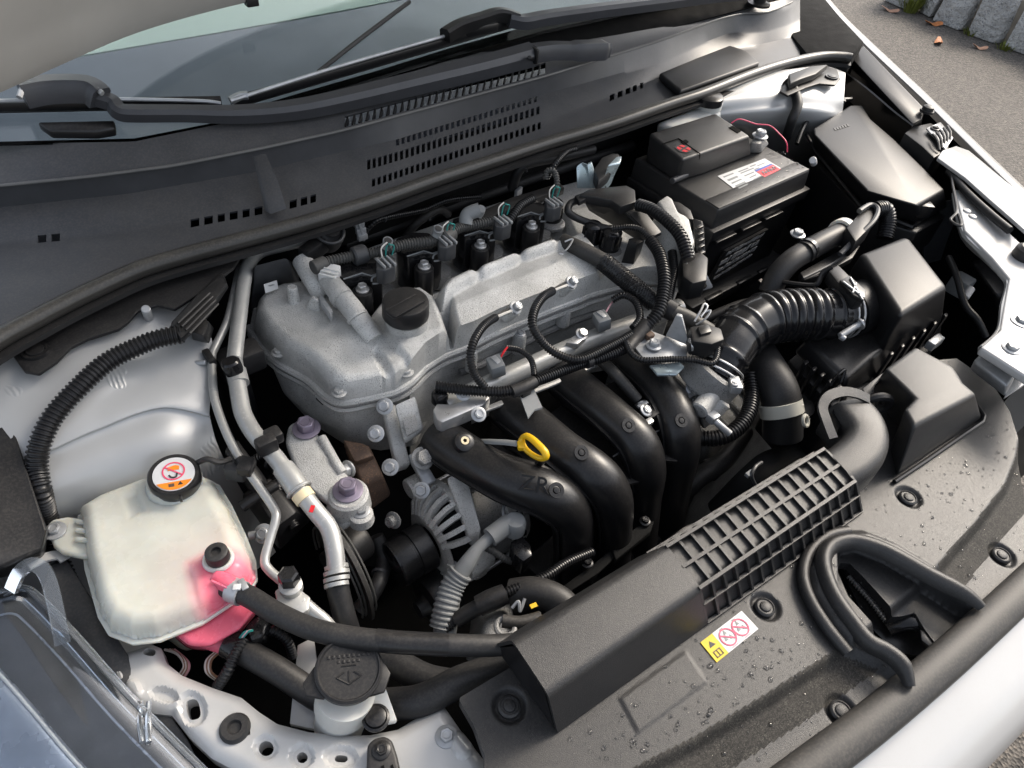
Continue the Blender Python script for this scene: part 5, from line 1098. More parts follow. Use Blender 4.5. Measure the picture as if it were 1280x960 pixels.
# throttle body
th = thing('throttle_body', 'cast grey throttle body with a round motor cap below the intake hose', 'throttle body')
part('bore', lathe([(0, .036), (.003, .038), (.03, .038), (.034, .034)], (876, 488, -.095), V((892, 470, -.075))-V((876, 488, -.095)), 32), 'cast_dark', th)
part('casting', loft([[(856, 500, -.14), (880, 540, -.14), (912, 512, -.14), (890, 470, -.14)], [(862, 482, -.085), (872, 508, -.085), (902, 494, -.085), (894, 466, -.085)]], .006, 3), 'cast_dark', th)
part('shaft_housing', cyl((873, 514, -.085), (902, 480, -.075), .012, bev=.002), 'cast_alu', th)
part('motor_cap', cyl((888, 512, -.10), (902, 498, -.085), .0155, bev=.002), 'cast_alu', th)
part('dark_web', loft([[(858, 506, -.1), (870, 500, -.1), (882, 470, -.09), (860, 478, -.1)], [(858, 500, -.085), (869, 494, -.085), (880, 466, -.078), (860, 474, -.085)]], .003), 'cast_dark', th)
part('lever', tube([(889, 522, -.09), (898, 530, -.092), (912, 542, -.1)], .0045, 10), 'galv', th); part('lever_block', box((891, 522, -.088), (.014, .012, .012), bev=.002), 'galv', th)
for x_, y_, z_ in ((864, 486, -.083), (898, 470, -.083), (876, 506, -.083)): part('bolt', hexbolt((x_, y_, z_), Vector((-.2, -.5, .8)), .0055, .006), 'galv', th)
part('flange', prism([(858, 476), (886, 460), (902, 468), (908, 490), (886, 506), (866, 502)], -.092, .008, .002), 'cast_alu', th)
part('rib', tube([(866, 492, -.082), (880, 486, -.080), (896, 474, -.080)], .0035, 8), 'cast_alu', th)
part('water_hose', corr([(937, 468, -.10), (940, 490, -.11), (936, 515, -.115), (922, 535, -.12), (900, 547, -.125), (872, 548, -.13)], .0105, .0045, .0015), 'conduit', th)
# thick coolant hose with pale clamp
chz = thing('radiator_hose', 'thick black radiator hose with a pale spring clamp beneath the intake hose', 'hose')
part('hose', tube([(945, 440, -.11), (958, 462, -.10), (972, 486, -.105), (978, 512, -.125), (978, 545, -.16)], .0265, 24), 'rubber', chz)
kd_ = V((978, 520, -.128))-V((974, 498, -.112))
part('clamp', sweep([P(975, 503, -.115), P(978, 518, -.127)], .0285, 28), 'beige_clamp', chz)
part('clamp_ear', ring((1007, 526, -.11), Vector((.2, -.7, .6)), .007, .0025, 24), 'beige_clamp', chz); part('clamp_ear', box((998, 508, -.105), (.014, .008, .006), bev=.0015), 'beige_clamp', chz)
part('neck', lathe([(0, .022), (.02, .024), (.05, .024)], (980, 535, -.18), Vector((0, 0, 1)), 24), 'black_satin', chz)
sc2 = thing('lower_hose_clamp', 'small pale spring clamp in the dark gap behind the ribbed duct', 'clamp')
part('band', tube([(948, 612, -.12), (940, 596, -.10), (944, 584, -.095), (952, 578, -.1)], .0022, 8), 'grey_plastic', sc2); part('ear', box((937, 592, -.10), (.012, .006, .005), bev=.001), 'grey_boot', sc2)
solo('lower_radiator_hose', tube([(900, 640, -.26), (940, 600, -.2), (965, 580, -.2), (1000, 570, -.24)], .02, 18), 'foam', 'short black hose in the dark gap behind the ribbed air duct', 'hose')
# resonance pipe behind the filter box
rp = thing('purge_pipe', 'black hose joined to a pale capped pipe between battery and filter box', 'pipe')
part('hose', tube([(962, 366, -.06), (972, 345, -.04), (988, 327, -.025), (1008, 314, -.02)], .0165, 18), 'rubber', rp)
part('pipe', tube([(1005, 316, -.018), (1026, 304, -.014), (1052, 291, -.012)], .0165, 20), 'black_plastic', rp)
part('pipe_ring', sweep([P(1007, 314, -.017), P(1010, 312, -.017)], .018, 20), 'black_gloss', rp)
part('pipe_cap', sweep([P(1050, 292, -.012), P(1056, 289, -.012)], .021, 20), 'white_plastic', rp)
part('connector', prism([(1058, 284), (1072, 268), (1086, 258), (1096, 262), (1090, 282), (1070, 302)], .01, .03, .004), 'black_plastic', rp)
part('lattice', sweep(spline(VS([(1074, 264, .014), (1088, 256, .014), (1097, 262, .014), (1092, 276, .012), (1074, 294, .004), (1050, 318, -.01)]), 5), .004, 8), 'grey_plastic', rp)
part('elbow', corr([(1094, 262, .006), (1106, 262, .004), (1110, 276, -.01), (1106, 298, -.03)], .0125, .004, .0012), 'conduit', rp)
part('underplate', prism([(1000, 340), (1050, 312), (1076, 306), (1066, 322), (1030, 342), (1006, 350)], -.03, .012, .002), 'black_plastic', rp)
part('edge_strip', tube([(1004, 348, -.026), (1040, 330, -.022), (1072, 308, -.016)], .002, 6), 'grey_plastic', rp)
part('screw', hexbolt((997, 293, -.03), Z_, .008, .007), 'galv', rp)
# ================================================================== battery
bat = thing('battery', 'black car battery with a white label and a worn foil label on its side', 'battery')
b0, b1 = P(898, 262, .0), P(1013, 212, .0); bx = (b1-b0).normalized(); by = Vector((-bx.y, bx.x, 0)); Wd = (b1-b0).length
bq = lambda u, v, z: b0+bx*u*Wd+by*v*.175+Vector((0, 0, z))
e_ = .008/Wd
part('case', loft([[bq(.03, .03, -.19), bq(.97, .03, -.19), bq(.97, 1, -.19), bq(.03, 1, -.19)], [bq(.0, -.02, -.05), bq(1.0, -.02, -.05), bq(1., 1, -.05), bq(.0, 1, -.05)]], .003), 'black_satin', bat)
part('ledge', loft([[bq(-.03, -.05, -.052), bq(1.03, -.05, -.052), bq(1.03, 1, -.052), bq(-.03, 1, -.052)], [bq(-.035, -.06, -.032), bq(1.035, -.06, -.032), bq(1.035, 1, -.032), bq(-.035, 1, -.032)]], .002), 'black_plastic', bat)
part('lid', loft([[bq(-.01, -.015, -.034), bq(1.01, -.015, -.034), bq(1.01, 1, -.034), bq(-.01, 1, -.034)], [bq(0, 0, 0), bq(1, 0, 0), bq(1, 1, 0), bq(0, 1, 0)]], .0035, 3), 'grain_plastic', bat)
part('lid_edge', prism([bq(.01, .005, .0012), bq(.99, .005, .0012), bq(.99, .16, .0012), bq(.01, .16, .0012)], h=.0016, bev=.0006), 'grain_plastic', bat)
for u in (.03, .3, .55): part('recess', prism([bq(u, -.075, -.053), bq(u+.2, -.075, -.053), bq(u+.2, -.03, -.053), bq(u, -.03, -.053)], h=.004, bev=.001), 'black_satin', bat)
for u in (.22, .62): part('handle_lug', cyl(bq(u, .62, .002), bq(u+.14, .62, .002), .006), 'grey_plastic', bat)
LBL = [P(897, 220, .001), P(956, 198, .001), P(979, 212, .001), P(923, 240, .001)]
lb = part('paper_label', prism(LBL, h=.0006, bev=0), 'label_white', bat)
lu = lambda u, v, up=.0004: LBL[0].lerp(LBL[1], u).lerp(LBL[3].lerp(LBL[2], u), v)+Vector((0, 0, up))
rq = lambda u0, v0, u1, v1, up=.0004: prism([lu(u0, v0, up), lu(u1, v0, up), lu(u1, v1, up), lu(u0, v1, up)], h=.0003, bev=0)
for k, v in enumerate((.12, .32, .52, .70, .84)): part('barcode_bar', rq(.06, v, .26, v+.06+.03*(k % 2)), 'grey_ink', lb)
for k, (u, v, w) in enumerate(((.36, .15, .2), (.36, .26, .28), (.62, .12, .12), (.74, .22, .16), (.36, .45, .2), (.62, .35, .1), (.4, .62, .14), (.42, .78, .18))): part('print_line', rq(u, v, u+w, v+.05), 'grey_ink', lb)
part('red_field', rq(.60, .52, .97, .93), 'red', lb); part('blue_field', rq(.60, .42, .97, .52), 'blue', lb)
for k in range(5): part('script_stroke', tube([lu(.65+.06*k, .82, .0008), lu(.67+.06*k, .62+.06*(k % 2), .0008), lu(.70+.06*k, .8, .0008)], .0007, 5, 4), 'label_white', lb)
# worn foil label on the front face
FL = [P(914.5, 324, Y=b0.y-.001), P(965, 301, Y=b0.y-.001), P(976, 279, Y=b0.y-.001), P(925, 300, Y=b0.y-.001)]
fdir = bx
def foilmat():
    m = bpy.data.materials.new('foil'); m.use_nodes = True; nt = m.node_tree; b = nt.nodes['Principled BSDF']; N = nt.nodes.new; L = nt.links.new
    g = N('ShaderNodeNewGeometry'); n = N('ShaderNodeTexNoise'); n.inputs['Scale'].default_value = 130; n.inputs['Detail'].default_value = 3; L(g.outputs['Position'], n.inputs['Vector'])
    r = N('ShaderNodeValToRGB'); r.color_ramp.elements[0].position = .46; r.color_ramp.elements[1].position = .52; r.color_ramp.elements[0].color = (.012, .012, .012, 1); r.color_ramp.elements[1].color = (.62, .63, .62, 1)
    L(n.outputs['Fac'], r.inputs['Fac']); L(r.outputs[0], b.inputs['Base Color']); b.inputs['Roughness'].default_value = .35; b.inputs['Metallic'].default_value = .3; M['foil'] = m
foilmat()
fn_ = Vector((bx.y, -bx.x, 0))
fo = [bq(u, -.02, z)+fn_*(.004) for u, z in ((.13, -.15), (.60, -.135), (.68, -.085), (.22, -.09))]
random.seed(12)
fuv = lambda u, v: fo[0].lerp(fo[1], u).lerp(fo[3].lerp(fo[2], u), v)
part('label_field', prism(fo, h=.005, bev=0, down=-fn_), 'black_satin', bat)
for v0, v1, dn in ((.80, .95, .035), (.52, .74, .07), (.28, .46, .05), (.06, .2, .03)):
    u = .02+.1*random.random(); bl = []
    while u < .93:
        w_ = dn*random.uniform(.6, 1.5); a_, b_ = v0+random.uniform(0, .05), v1-random.uniform(0, .05)
        bl.append(prism([fuv(u, a_)+fn_*.0005, fuv(min(.98, u+w_), a_)+fn_*.0005, fuv(min(.98, u+w_), b_)+fn_*.0005, fuv(u, b_)+fn_*.0005], h=.0008, bev=0, down=-fn_))
        if random.random() < .5: bl[-1] = prism([fuv(u, a_)+fn_*.0005, fuv(min(.98, u+w_*.5), a_)+fn_*.0005, fuv(min(.98, u+w_), b_)+fn_*.0005, fuv(u+w_*.4, b_)+fn_*.0005], h=.0008, bev=0, down=-fn_)
        u += w_+dn*random.uniform(.15, .5)
    part('worn_print_line', bl, 'galv', bat, 0, kind='stuff')
part('tray_edge', prism([bq(-.05, -.12, -.17), bq(1.05, -.12, -.17), bq(1.05, .1, -.17), bq(-.05, .1, -.17)], h=.02, bev=.003), 'black_plastic', bat)
for u in (.1, .45, .7): part('tray_lug', prism([bq(u, -.13, -.168), bq(u+.18, -.13, -.168), bq(u+.18, -.08, -.168), bq(u, -.08, -.168)], h=.01, bev=.002), 'black_satin', bat)
# terminal cover
tc = thing('terminal_cover', 'black plastic battery terminal cover with a red plus sign', 'terminal cover')
tpz = .045
part('shell', loft([[(806, 202, .0), (846, 228, .0), (880, 218, .0), (940, 194, .0), (900, 160, .0)], [(811, 166, tpz), (853, 200, tpz), (876, 192, tpz), (938, 170, tpz), (893, 141, tpz)]], .005, 3), 'grain_plastic', tc)
part('flap_seam', tube([(828, 180, tpz+.0008), (848, 173, tpz+.0008), (875, 192, tpz+.0008), (873, 212, .012)], .0009, 5, 4, smooth=False), 'void', tc)
cpl = P(854.5, 186, tpz+.0006)
part('plus_disc', disc(cpl, Z_, .0125), 'ink', tc)
for a in range(4):
    t = a*math.pi/2+.2; d_ = Vector((math.cos(t), math.sin(t), 0)); d2 = Vector((math.cos(t+math.pi/2), math.sin(t+math.pi/2), 0)); c0 = cpl+Vector((0, 0, .0008))
    part('red_quadrant', prism([c0+d_*.002+d2*.002, c0+d_*.0095+d2*.002, c0+(d_+d2)*.0078, c0+d_*.002+d2*.0095], h=.0004, bev=0), 'red', tc)
part('slot', prism([(851, 177), (857, 174), (861, 177), (855, 180)], tpz+.001, .001, 0), 'void', tc); part('slot', prism([(911, 159), (916, 157), (927, 163), (922, 166)], tpz+.001, .001, 0), 'void', tc)
part('hinge_pin', cyl((840, 226, .008), (858, 218, .008), .005), 'grey_plastic', tc)
ntm = thing('negative_terminal', 'crumpled grey battery terminal clamp with a nut beside its black cover', 'terminal')
part('clamp', loft([[(932, 192, .0), (952, 192, .0), (962, 180, .0), (944, 172, .0)], [(938, 178, .022), (950, 180, .025), (958, 172, .025), (946, 166, .022)]], .004), 'cast_dark', ntm); part('nut', hexbolt((950, 170, .026), Z_, .009, .010), 'galv', ntm)
solo('red_wire', tube([(914, 154, .05), (925, 149, .056), (945, 155, .05), (962, 157, .05), (974, 167, .046), (983, 178, .04), (984, 190, .02)], .0010, 6), 'pinkred', 'thin red wire looping behind the battery', 'wire')
# ================================================================== fuse box, brake fluid tank
fb = thing('fuse_box', 'large black fuse box with a chamfered flat lid beside the battery', 'fuse box')
fz = .012
ftp = [(1016, 160), (1062, 131), (1078, 131), (1088, 148), (1117, 173), (1155, 210), (1181, 237), (1146, 257), (1083, 238), (1017, 168)]
c_ = P(1090, 190, fz)
part('lid', loft([[P(x, y, fz-.045)+(P(x, y, fz-.045)-P(1096, 215, fz-.045))*.02 for x, y in [(x+2, y+22) for x, y in ftp]], [(x, y, fz) for x, y in ftp]], .005, 3), 'black_plastic', fb, 50)
part('base', prism([(x+1, y+34) for x, y in ftp], -.04, .14, .004), 'black_satin', fb)
part('base_rim', tube([(1008, 168, -.018), (1020, 190, -.026), (1076, 258, -.03), (1100, 268, -.03), (1140, 284, -.03), (1150, 276, -.03)], .003, 6, 4, smooth=False), 'black_plastic', fb)
part('cable_arch', sweep(spline(VS([(996, 180, -.02), (1006, 156, .0), (1024, 136, .012), (1044, 126, .016), (1064, 124, .012)]), 5), .004, 8), 'black_satin', fb)
for (x, y) in ((1027, 140), (1051, 128)): part('clip', [box((x, y, .010), (.022, .012, .016), (Vector((.8, .6, 0)), Vector((-.6, .8, 0)), Z_), .001)], 'black_plastic', fb); part('clip_face', box((x, y-1, .019), (.012, .006, .002), (Vector((.8, .6, 0)), Vector((-.6, .8, 0)), Z_), .0005), 'grey_plastic', fb)
part('latch', box((1154, 262, -.006), (.022, .018, .022), (Vector((.8, -.6, 0)), Vector((.6, .8, 0)), Z_), .002), 'black_satin', fb)
part('embossed_mark', [prism([(1042+i*3.2, 160-i*1.0), (1044+i*3.2, 159.3-i*1.0), (1046+i*3.2, 162-i*1.0), (1044+i*3.2, 163-i*1.0)], fz+.0008, .001, 0) for i in range(6)], 'black_plastic', fb, kind='stuff')
for i in range(3): part('side_rib', tube([(1022+i*16, 205+i*17, -.05), (1034+i*14, 230+i*14, -.10)], .003, 6), 'black_plastic', fb)
bk = thing('brake_fluid_tank', 'milky white brake fluid tank half hidden under the cowl seal', 'fluid tank')
part('tank', loft([[(815, 185, -.03), (850, 200, -.03), (905, 175, -.03), (880, 150, -.03)], [(818, 152, .035), (848, 164, .035), (904, 138, .035), (896, 122, .035), (870, 124, .04)][:4]], .012, 4), 'white_plastic', bk, 60)
part('neck', lathe([(0, .024), (.012, .024), (.012, .02)], (884, 134, .034), Z_, 24), 'white_plastic', bk); part('cap', lathe([(0, .025), (.012, .025), (.014, .022), (.014, .001)], (884, 128, .046), Z_, 24), 'black_satin', bk)
ck = thing('tower_cable', 'thick black cable bent over the silver strut tower behind the battery', 'cable')
part('cable', tube([(988, 106, .055), (994, 116, .05), (997, 132, .04), (990, 150, .02), (983, 172, -.02)], .0085, 12), 'rubber', ck); part('collar', sweep(VS([(985, 103, .057), (990, 110, .053)]), .012, 12), 'black_plastic', ck)
solo('pale_pin', cyl((1017, 204, -.01), (1016, 200, .0), .006), 'label_white', 'small white plastic pin between battery and fuse box', 'pin')
solo('inner_panel', sheet([[(1150, 268, -.03), (1172, 255, -.03), (1192, 250, -.03)], [(1156, 330, -.13), (1176, 325, -.13), (1196, 318, -.13)]], 4, 4, .003), 'grey_plastic', 'upright grey plastic panel between fuse box and filter box', 'panel')
hlb = thing('headlight', 'dim back of the far headlight with cables in the dark corner by the wing rail', 'headlight')
part('housing', loft([[(1190, 330, -.2), (1250, 420, -.2), (1290, 400, -.2), (1240, 320, -.2)], [(1214, 328, -.07), (1246, 372, -.07), (1270, 366, -.07), (1240, 320, -.07)]], .01, 3), 'black_plastic', hlb)
part('bulb_plug', [box((1200, 356, -.09), (.03, .03, .03), bev=.004)], 'grey_boot', hlb); part('plug_tip', cyl((1206, 372, -.08), (1214, 360, -.07), .006), 'label_white', hlb)
part('cable', tube([(1186, 322, -.05), (1196, 345, -.05), (1206, 380, -.07), (1222, 400, -.08), (1232, 420, -.1)], .005, 10), 'rubber', hlb)
# water drops
def drops(n, poly, z0, fn, rmin, rmax, seed):
    random.seed(seed); q = pl(poly, z0); xs = [p[0] for p in q]; ys = [p[1] for p in q]; vs, fs = [], []; c = 0
    while c < n:
        x, y = random.uniform(min(xs), max(xs)), random.uniform(min(ys), max(ys))
        if sdf_poly(np.array([x]), np.array([y]), q)[0] > -.003: continue
        z = fn(x, y)
        if z is None: continue
        r = rmin+(rmax-rmin)*random.random()**3.5; k = len(vs); e = random.uniform(.8, 1.25); a0 = random.random()*3
        for rr, hh in ((1, 0), (.85, .38), (.5, .58)):
            for i in range(8):
                a = i*math.pi/4; u, v = math.cos(a)*r*rr*e, math.sin(a)*r*rr/e; vs.append(Vector((x+u*math.cos(a0)-v*math.sin(a0), y+u*math.sin(a0)+v*math.cos(a0), z+hh*r)))
        vs.append(Vector((x, y, z+.64*r)))
        for t in range(2):
            for i in range(8): fs.append([k+t*8+i, k+t*8+(i+1) % 8, k+t*8+8+(i+1) % 8, k+t*8+8+i])
        for i in range(8): fs.append([k+16+i, k+16+(i+1) % 8, k+24])
        c += 1
    return vs, fs
def rcz(x, y):
    z = float(rcfn(np.array([x]), np.array([y]))[0]); return z if z > CZ-.013 else None
dr = solo('raindrops', [drops(900, rc_out, CZ, rcz, .0004, .0022, 3), drops(160, [(700, 925), (900, 800), (960, 790), (1000, 760), (1040, 830), (860, 930), (760, 960)], CZ, rcz, .0005, .0026, 9), drops(90, [(1140, 560), (1230, 530), (1265, 560), (1230, 630), (1150, 690)], CZ, rcz, .0005, .0026, 5)], 'water', 'scattered clear raindrops on the black radiator cover', 'raindrops', smooth=80); dr['kind'] = 'stuff'
d2 = solo('raindrops', [drops(170, [(930, 236), (905, 250), (900, 258), (1010, 212), (975, 186), (950, 192), (982, 212)], .0, lambda x, y: .0014, .0005, .0022, 4)], 'water', 'fine raindrops beaded on the battery lid', 'raindrops', smooth=80); d2['kind'] = 'stuff'
# ================================================================== coolant tank
def tankmat():
    m = M['tank'].copy(); m.name = 'tank_with_coolant'; nt = m.node_tree; b = nt.nodes['Principled BSDF']; N = nt.nodes.new; L = nt.links.new
    src = b.inputs['Base Color'].links[0].from_socket; at = N('ShaderNodeAttribute'); at.attribute_name = 'fluid'
    x = N('ShaderNodeMix'); x.data_type = 'RGBA'; L(at.outputs['Fac'], x.inputs[0]); L(src, x.inputs[6]); x.inputs[7].default_value = (.85, .14, .23, 1); L(x.outputs[2], b.inputs['Base Color']); M['tank_c'] = m
tankmat()
ct = thing('coolant_tank', 'milky plastic coolant tank holding pink coolant beside the strut tower', 'coolant tank')
seam = [(98, 645), (130, 626), (182, 606), (232, 598), (258, 599), (274, 608), (289, 634), (305, 668), (318, 700), (320, 724), (309, 740), (252, 778), (200, 799), (166, 803), (137, 792), (124, 770), (108, 712)]
TZ = -.07
def shrink(poly, z, k, zt):
    v = VS(poly, z); c = sum(v, Vector())/len(v); return [Vector((p.x, p.y, zt))-Vector((p.x-c.x, p.y-c.y, 0)).normalized()*k for p in v]
_sm = pl(seam, TZ); _po = pl([(238, 706), (268, 690), (298, 689), (330, 700), (335, 745), (250, 800), (246, 752)], TZ+.022); _dv = [pl(q, TZ+.024) for q in ([(150, 622), (176, 612), (186, 640), (160, 652)], [(236, 702), (266, 686), (300, 686), (322, 702), (326, 730), (252, 784), (244, 750)])]
def tkfn(x, y):
    s = sdf_poly(x, y, _sm); h = bump_prim(s+.003, TZ+.026, TZ, .017); h = np.where(s > -.003, TZ, h)
    h = h+np.interp(x*.4+y, [-.36, -.16], [-.004, .002])*np.clip(-s/.02, 0, 1)
    k = np.clip(-sdf_poly(x, y, _dv[1])/.005, 0, 1); h = h+.0022*k*k*(3-2*k); k = np.clip(-sdf_poly(x, y, _dv[0])/.006, 0, 1); h = h-.002*k*k*(3-2*k)
    return h
US = part('upper_shell', hfield(seam, TZ, tkfn, .0018, (), .004), 'tank_c', ct, 70)
_co = np.array([tuple(v.co) for v in US.data.vertices]); _o = ALL[US][0]
_fl = np.clip(.5-sdf_poly(_co[:, 0]+_o.x, _co[:, 1]+_o.y, _po)/.020, 0, 1)*.88
_wl = np.clip(.5-(sdf_poly(_co[:, 0]+_o.x, _co[:, 1]+_o.y, _po)-.02)/.05, 0, 1)*.10
US.data.attributes.new('fluid', 'FLOAT', 'POINT').data.foreach_set('value', np.maximum(_fl, _wl).astype('f4'))
part('seam_rim', bevelled(*loops([shrink(seam, TZ, -.001, TZ-.005), shrink(seam, TZ, -.0018, TZ)]), .001, 2), 'tank_c', ct)
part('lower_shell', bevelled(*loops([shrink(seam, TZ, .045, TZ-.12), shrink(seam, TZ, .032, TZ-.05), shrink(seam, TZ, .012, TZ-.004)]), .004, 3, 12), 'tank', ct, 60)
lowp = [(216, 790), (250, 774), (308, 738), (319, 722), (322, 760), (300, 786), (262, 808), (236, 806)]
part('coolant_sump', loft([[(x, y+6, TZ-.07) for x, y in lowp][::-1], [(x, y, TZ-.007) for x, y in lowp][::-1]], .006, 3), 'pink_fluid', ct, 60, label='pink coolant filled lower chamber of the tank')
part('mount_tab', prism([(58, 655), (66, 648), (84, 645), (112, 648), (126, 668), (126, 688), (104, 696), (76, 690), (66, 682), (60, 668)], TZ+.010, .008, .003, 3), 'tank_c', ct)
for i in range(3): part('tab_rib', tube([(96, 652+i*11, TZ+.012), (112, 654+i*11, TZ+.016), (130, 657+i*11, TZ+.022)], .0025, 8), 'tank_c', ct)
part('bolt', hexbolt((69, 664, TZ+.010), Z_, .0062, .006, 1.6), 'galv', ct)
part('filler_neck', lathe([(0, .026), (.004, .024), (.008, .0235)], P(218, 604, TZ+.026), Z_, 32), 'tank_c', ct)
part('bleed_cap', [lathe([(-.004, .0105), (.0, .0105), (.007, .0098), (.008, .008), (.008, .0045), (.005, .004), (.005, .0004)], (272, 695, TZ+.032), Z_, 24)], 'rubber', ct); part('bleed_collar', lathe([(0, .014), (.003, .0125)], (273, 699, TZ+.026), Z_, 24), 'tank_c', ct)
part('outlet', tube([(270, 720, TZ+.02), (284, 730, TZ+.018), (300, 740, TZ+.014)], .0085, 16), 'pink_fluid', ct); part('outlet', tube([(252, 796, TZ-.03), (268, 800, TZ-.03), (290, 808, TZ-.034)], .0095, 16), 'pink_fluid', ct)
for k in (0, 1): part('outlet_rib', tube([(264+k*3, 726-k*9, TZ+.027), (284+k*3, 735-k*7, TZ+.023)], .0014, 6), 'pink_fluid', ct)
cc = thing('filler_cap', 'black coolant tank cap with a round white hot coolant warning label', 'cap')
cz = -.026; c0 = P(217, 592, cz); tilt = Vector((.02, -.12, 1)).normalized()
part('cap_body', lathe([(-.016, .0215), (-.013, .0235), (-.002, .0235), (0, .022), (.0, .0195), (-.0012, .019), (-.0012, .0004)], c0, tilt, 44), 'black_satin', cc)
part('label_disc', lathe([(-.001, .0188), (-.0004, .0186), (-.0004, .0002)], c0, tilt, 44), 'label_white', cc)
_, cu_, cs_ = frame(tilt, P(200, 570, cz)-c0 if False else Y_)
cxd = (P(247, 586, cz)-P(187, 598, cz)).normalized(); cxd = (cxd-tilt*cxd.dot(tilt)).normalized(); cyd = tilt.cross(cxd)
cc_ = lambda a, b, up=.0: c0+cxd*a+cyd*b+tilt*(up-.0002)
part('ban_ring', flatring(cc_(0, .003), tilt, .0088, .0102, .0003, 44), 'pinkred', cc)
part('ban_bar', box(cc_(0, .003, .0003), (.019, .0013, .0003), ((cxd*.8-cyd*.6), (cxd*.6+cyd*.8), tilt), 0), 'pinkred', cc)
part('engine_icon', prism([cc_(-.005, .004, .0003), cc_(.005, .004, .0003), cc_(.0055, .008, .0003), cc_(.002, .0095, .0003), cc_(-.005, .008, .0003)], h=.0003, bev=0, down=-tilt), 'orange', cc)
part('hand_icon', tube([cc_(-.004, -.001, .0003), cc_(-.002, -.004, .0003), cc_(.002, -.004, .0003), cc_(.003, .0, .0003)], .0008, 5, 4), 'ink', cc)
seg = [cc_(math.cos(a)*.0178, math.sin(a)*.0178, .0003) for a in np.linspace(math.pi*1.17, math.pi*1.83, 14)]
part('orange_segment', prism(seg, h=.0003, bev=0, down=-tilt), 'orange', cc)
part('warning_triangle', prism([cc_(.003, -.0135, .0006), cc_(.0075, -.0135, .0006), cc_(.0052, -.0098, .0006)], h=.0003, bev=0, down=-tilt), 'ink', cc)
part('book_icon', prism([cc_(-.005, -.0145, .0006), cc_(.0, -.0145, .0006), cc_(.0, -.011, .0006), cc_(-.005, -.011, .0006)], h=.0003, bev=0, down=-tilt), 'rust', cc)
part('pointer', box(cc_(.004, -.0245, -.006), (.0025, .006, .006), (cxd, cyd, tilt), .0006), 'black_satin', cc)
part('tether', tube([cc_(.018, .012, -.008), (258, 574, -.02), (274, 578, -.024), (288, 574, -.03)], .003, 8), 'rubber', cc)
# ------------------------------------------------------------------ hoses on the tank
oh = thing('overflow_hose', 'dark grey rubber hose from the coolant tank across to the radiator cover', 'hose')
part('hose', tube([(282, 733, -.0565), (312, 746, -.054), (345, 766, -.05), (390, 786, -.046), (440, 797, -.044), (500, 803, -.044), (560, 806, -.046), (610, 807, -.05), (655, 804, -.056)], .0094, 20), 'rubber', oh)
k_ = V((312, 746, -.054))-V((288, 736, -.056))
part('clamp', sweep([P(289, 736.5, -.0562), P(303, 742.5, -.0548)], .0110, 24), 'galv', oh); part('clamp_window', [box(P(296, 734, -.0445), (.007, .006, .002), (Vector((.8, -.5, 0)), Vector((.5, .8, 0)), Z_), bev=.0004)], 'label_white', oh); part('clamp_ear', box(P(304, 731, -.046), (.006, .012, .004), bev=.001), 'galv', oh)
wov = []
for k in range(28):
    t = k/27; p = P(466+100*t, 804.5+4*t-9.5, -.0355); wov.append(box(p, (.0011, .010, .0006), (Vector((.9, -.43, 0)), Vector((.43, .9, 0)), Z_), 0))
part('glossy_section', tube([(470, 800, -.0438), (500, 803, -.0437), (560, 806, -.0457)], .0096, 20), 'black_satin', oh)
h2 = thing('lower_tank_hose', 'thick black hose dropping from the tank bottom behind the white rail', 'hose')
part('hose', tube([(290, 806, -.10), (312, 818, -.10), (350, 840, -.105), (392, 868, -.115), (430, 890, -.13)], .0118, 20), 'rubber', h2)
part('joint', sweep(VS([(286, 804, -.10), (300, 812, -.10)]), .013, 20), 'black_gloss', h2)
h3 = solo('crossing_hose', tube([(455, 806, -.12), (490, 826, -.115), (530, 848, -.11), (570, 855, -.105), (600, 850, -.105)], .0135, 20), 'rubber', 'thick black hose curving behind the washer filler cap towards the radiator cover', 'hose')
h4 = solo('heater_hose', tube([(440, 880, -.12), (490, 880, -.105), (530, 874, -.095), (575, 852, -.09), (625, 836, -.092), (680, 825, -.1)], .0138, 20), 'rubber', 'thick black hose rising beside the white bracket to the radiator cover corner', 'hose')
# washer filler
wf = thing('washer_filler', 'white washer bottle neck with a round black eared cap', 'washer filler')
part('neck', [lathe([(0, .022), (.03, .0225), (.036, .0245), (.06, .0245)], P(424, 905, -.13), (P(436, 850, -.05)-P(424, 905, -.13)), 28)], 'white_plastic', wf)
wz = -.046; w0 = P(436, 836, wz); wt = Vector((0, -.14, 1)).normalized()
part('cap_disc', lathe([(-.010, .024), (-.006, .0275), (-.001, .0275), (0, .0262), (-.0002, .0245), (-.0014, .0235), (-.0014, .0004)], w0, wt, 44), 'black_plastic', wf)
wx = (P(480, 830, wz)-P(390, 842, wz)).normalized(); wy = wt.cross(wx); wx = wy.cross(wt); wc = lambda a, b, u=0.: w0+wx*a+wy*b+wt*u
part('cap_ears', [prism([wc(-.034, -.016, -.004), wc(-.020, -.02, -.004), wc(-.010, .02, -.004), wc(-.028, .006, -.004), wc(-.037, -.006, -.004)], h=.004, bev=.001), prism([wc(.01, .024, -.0045), wc(.026, .010, -.0045), wc(.034, -.006, -.0045), wc(.028, -.02, -.0045), wc(.015, -.022, -.0045)], h=.004, bev=.001)][0], 'black_plastic', wf)
part('cap_ear', prism([wc(.01, .024, -.0045), wc(.026, .010, -.0045), wc(.034, -.006, -.0045), wc(.028, -.02, -.0045), wc(.015, -.022, -.0045)], h=.004, bev=.001), 'black_plastic', wf)
part('rim_line', ring(wc(0, 0, -.0002), wt, .0252, .0009, 44, 6), 'black_satin', wf)
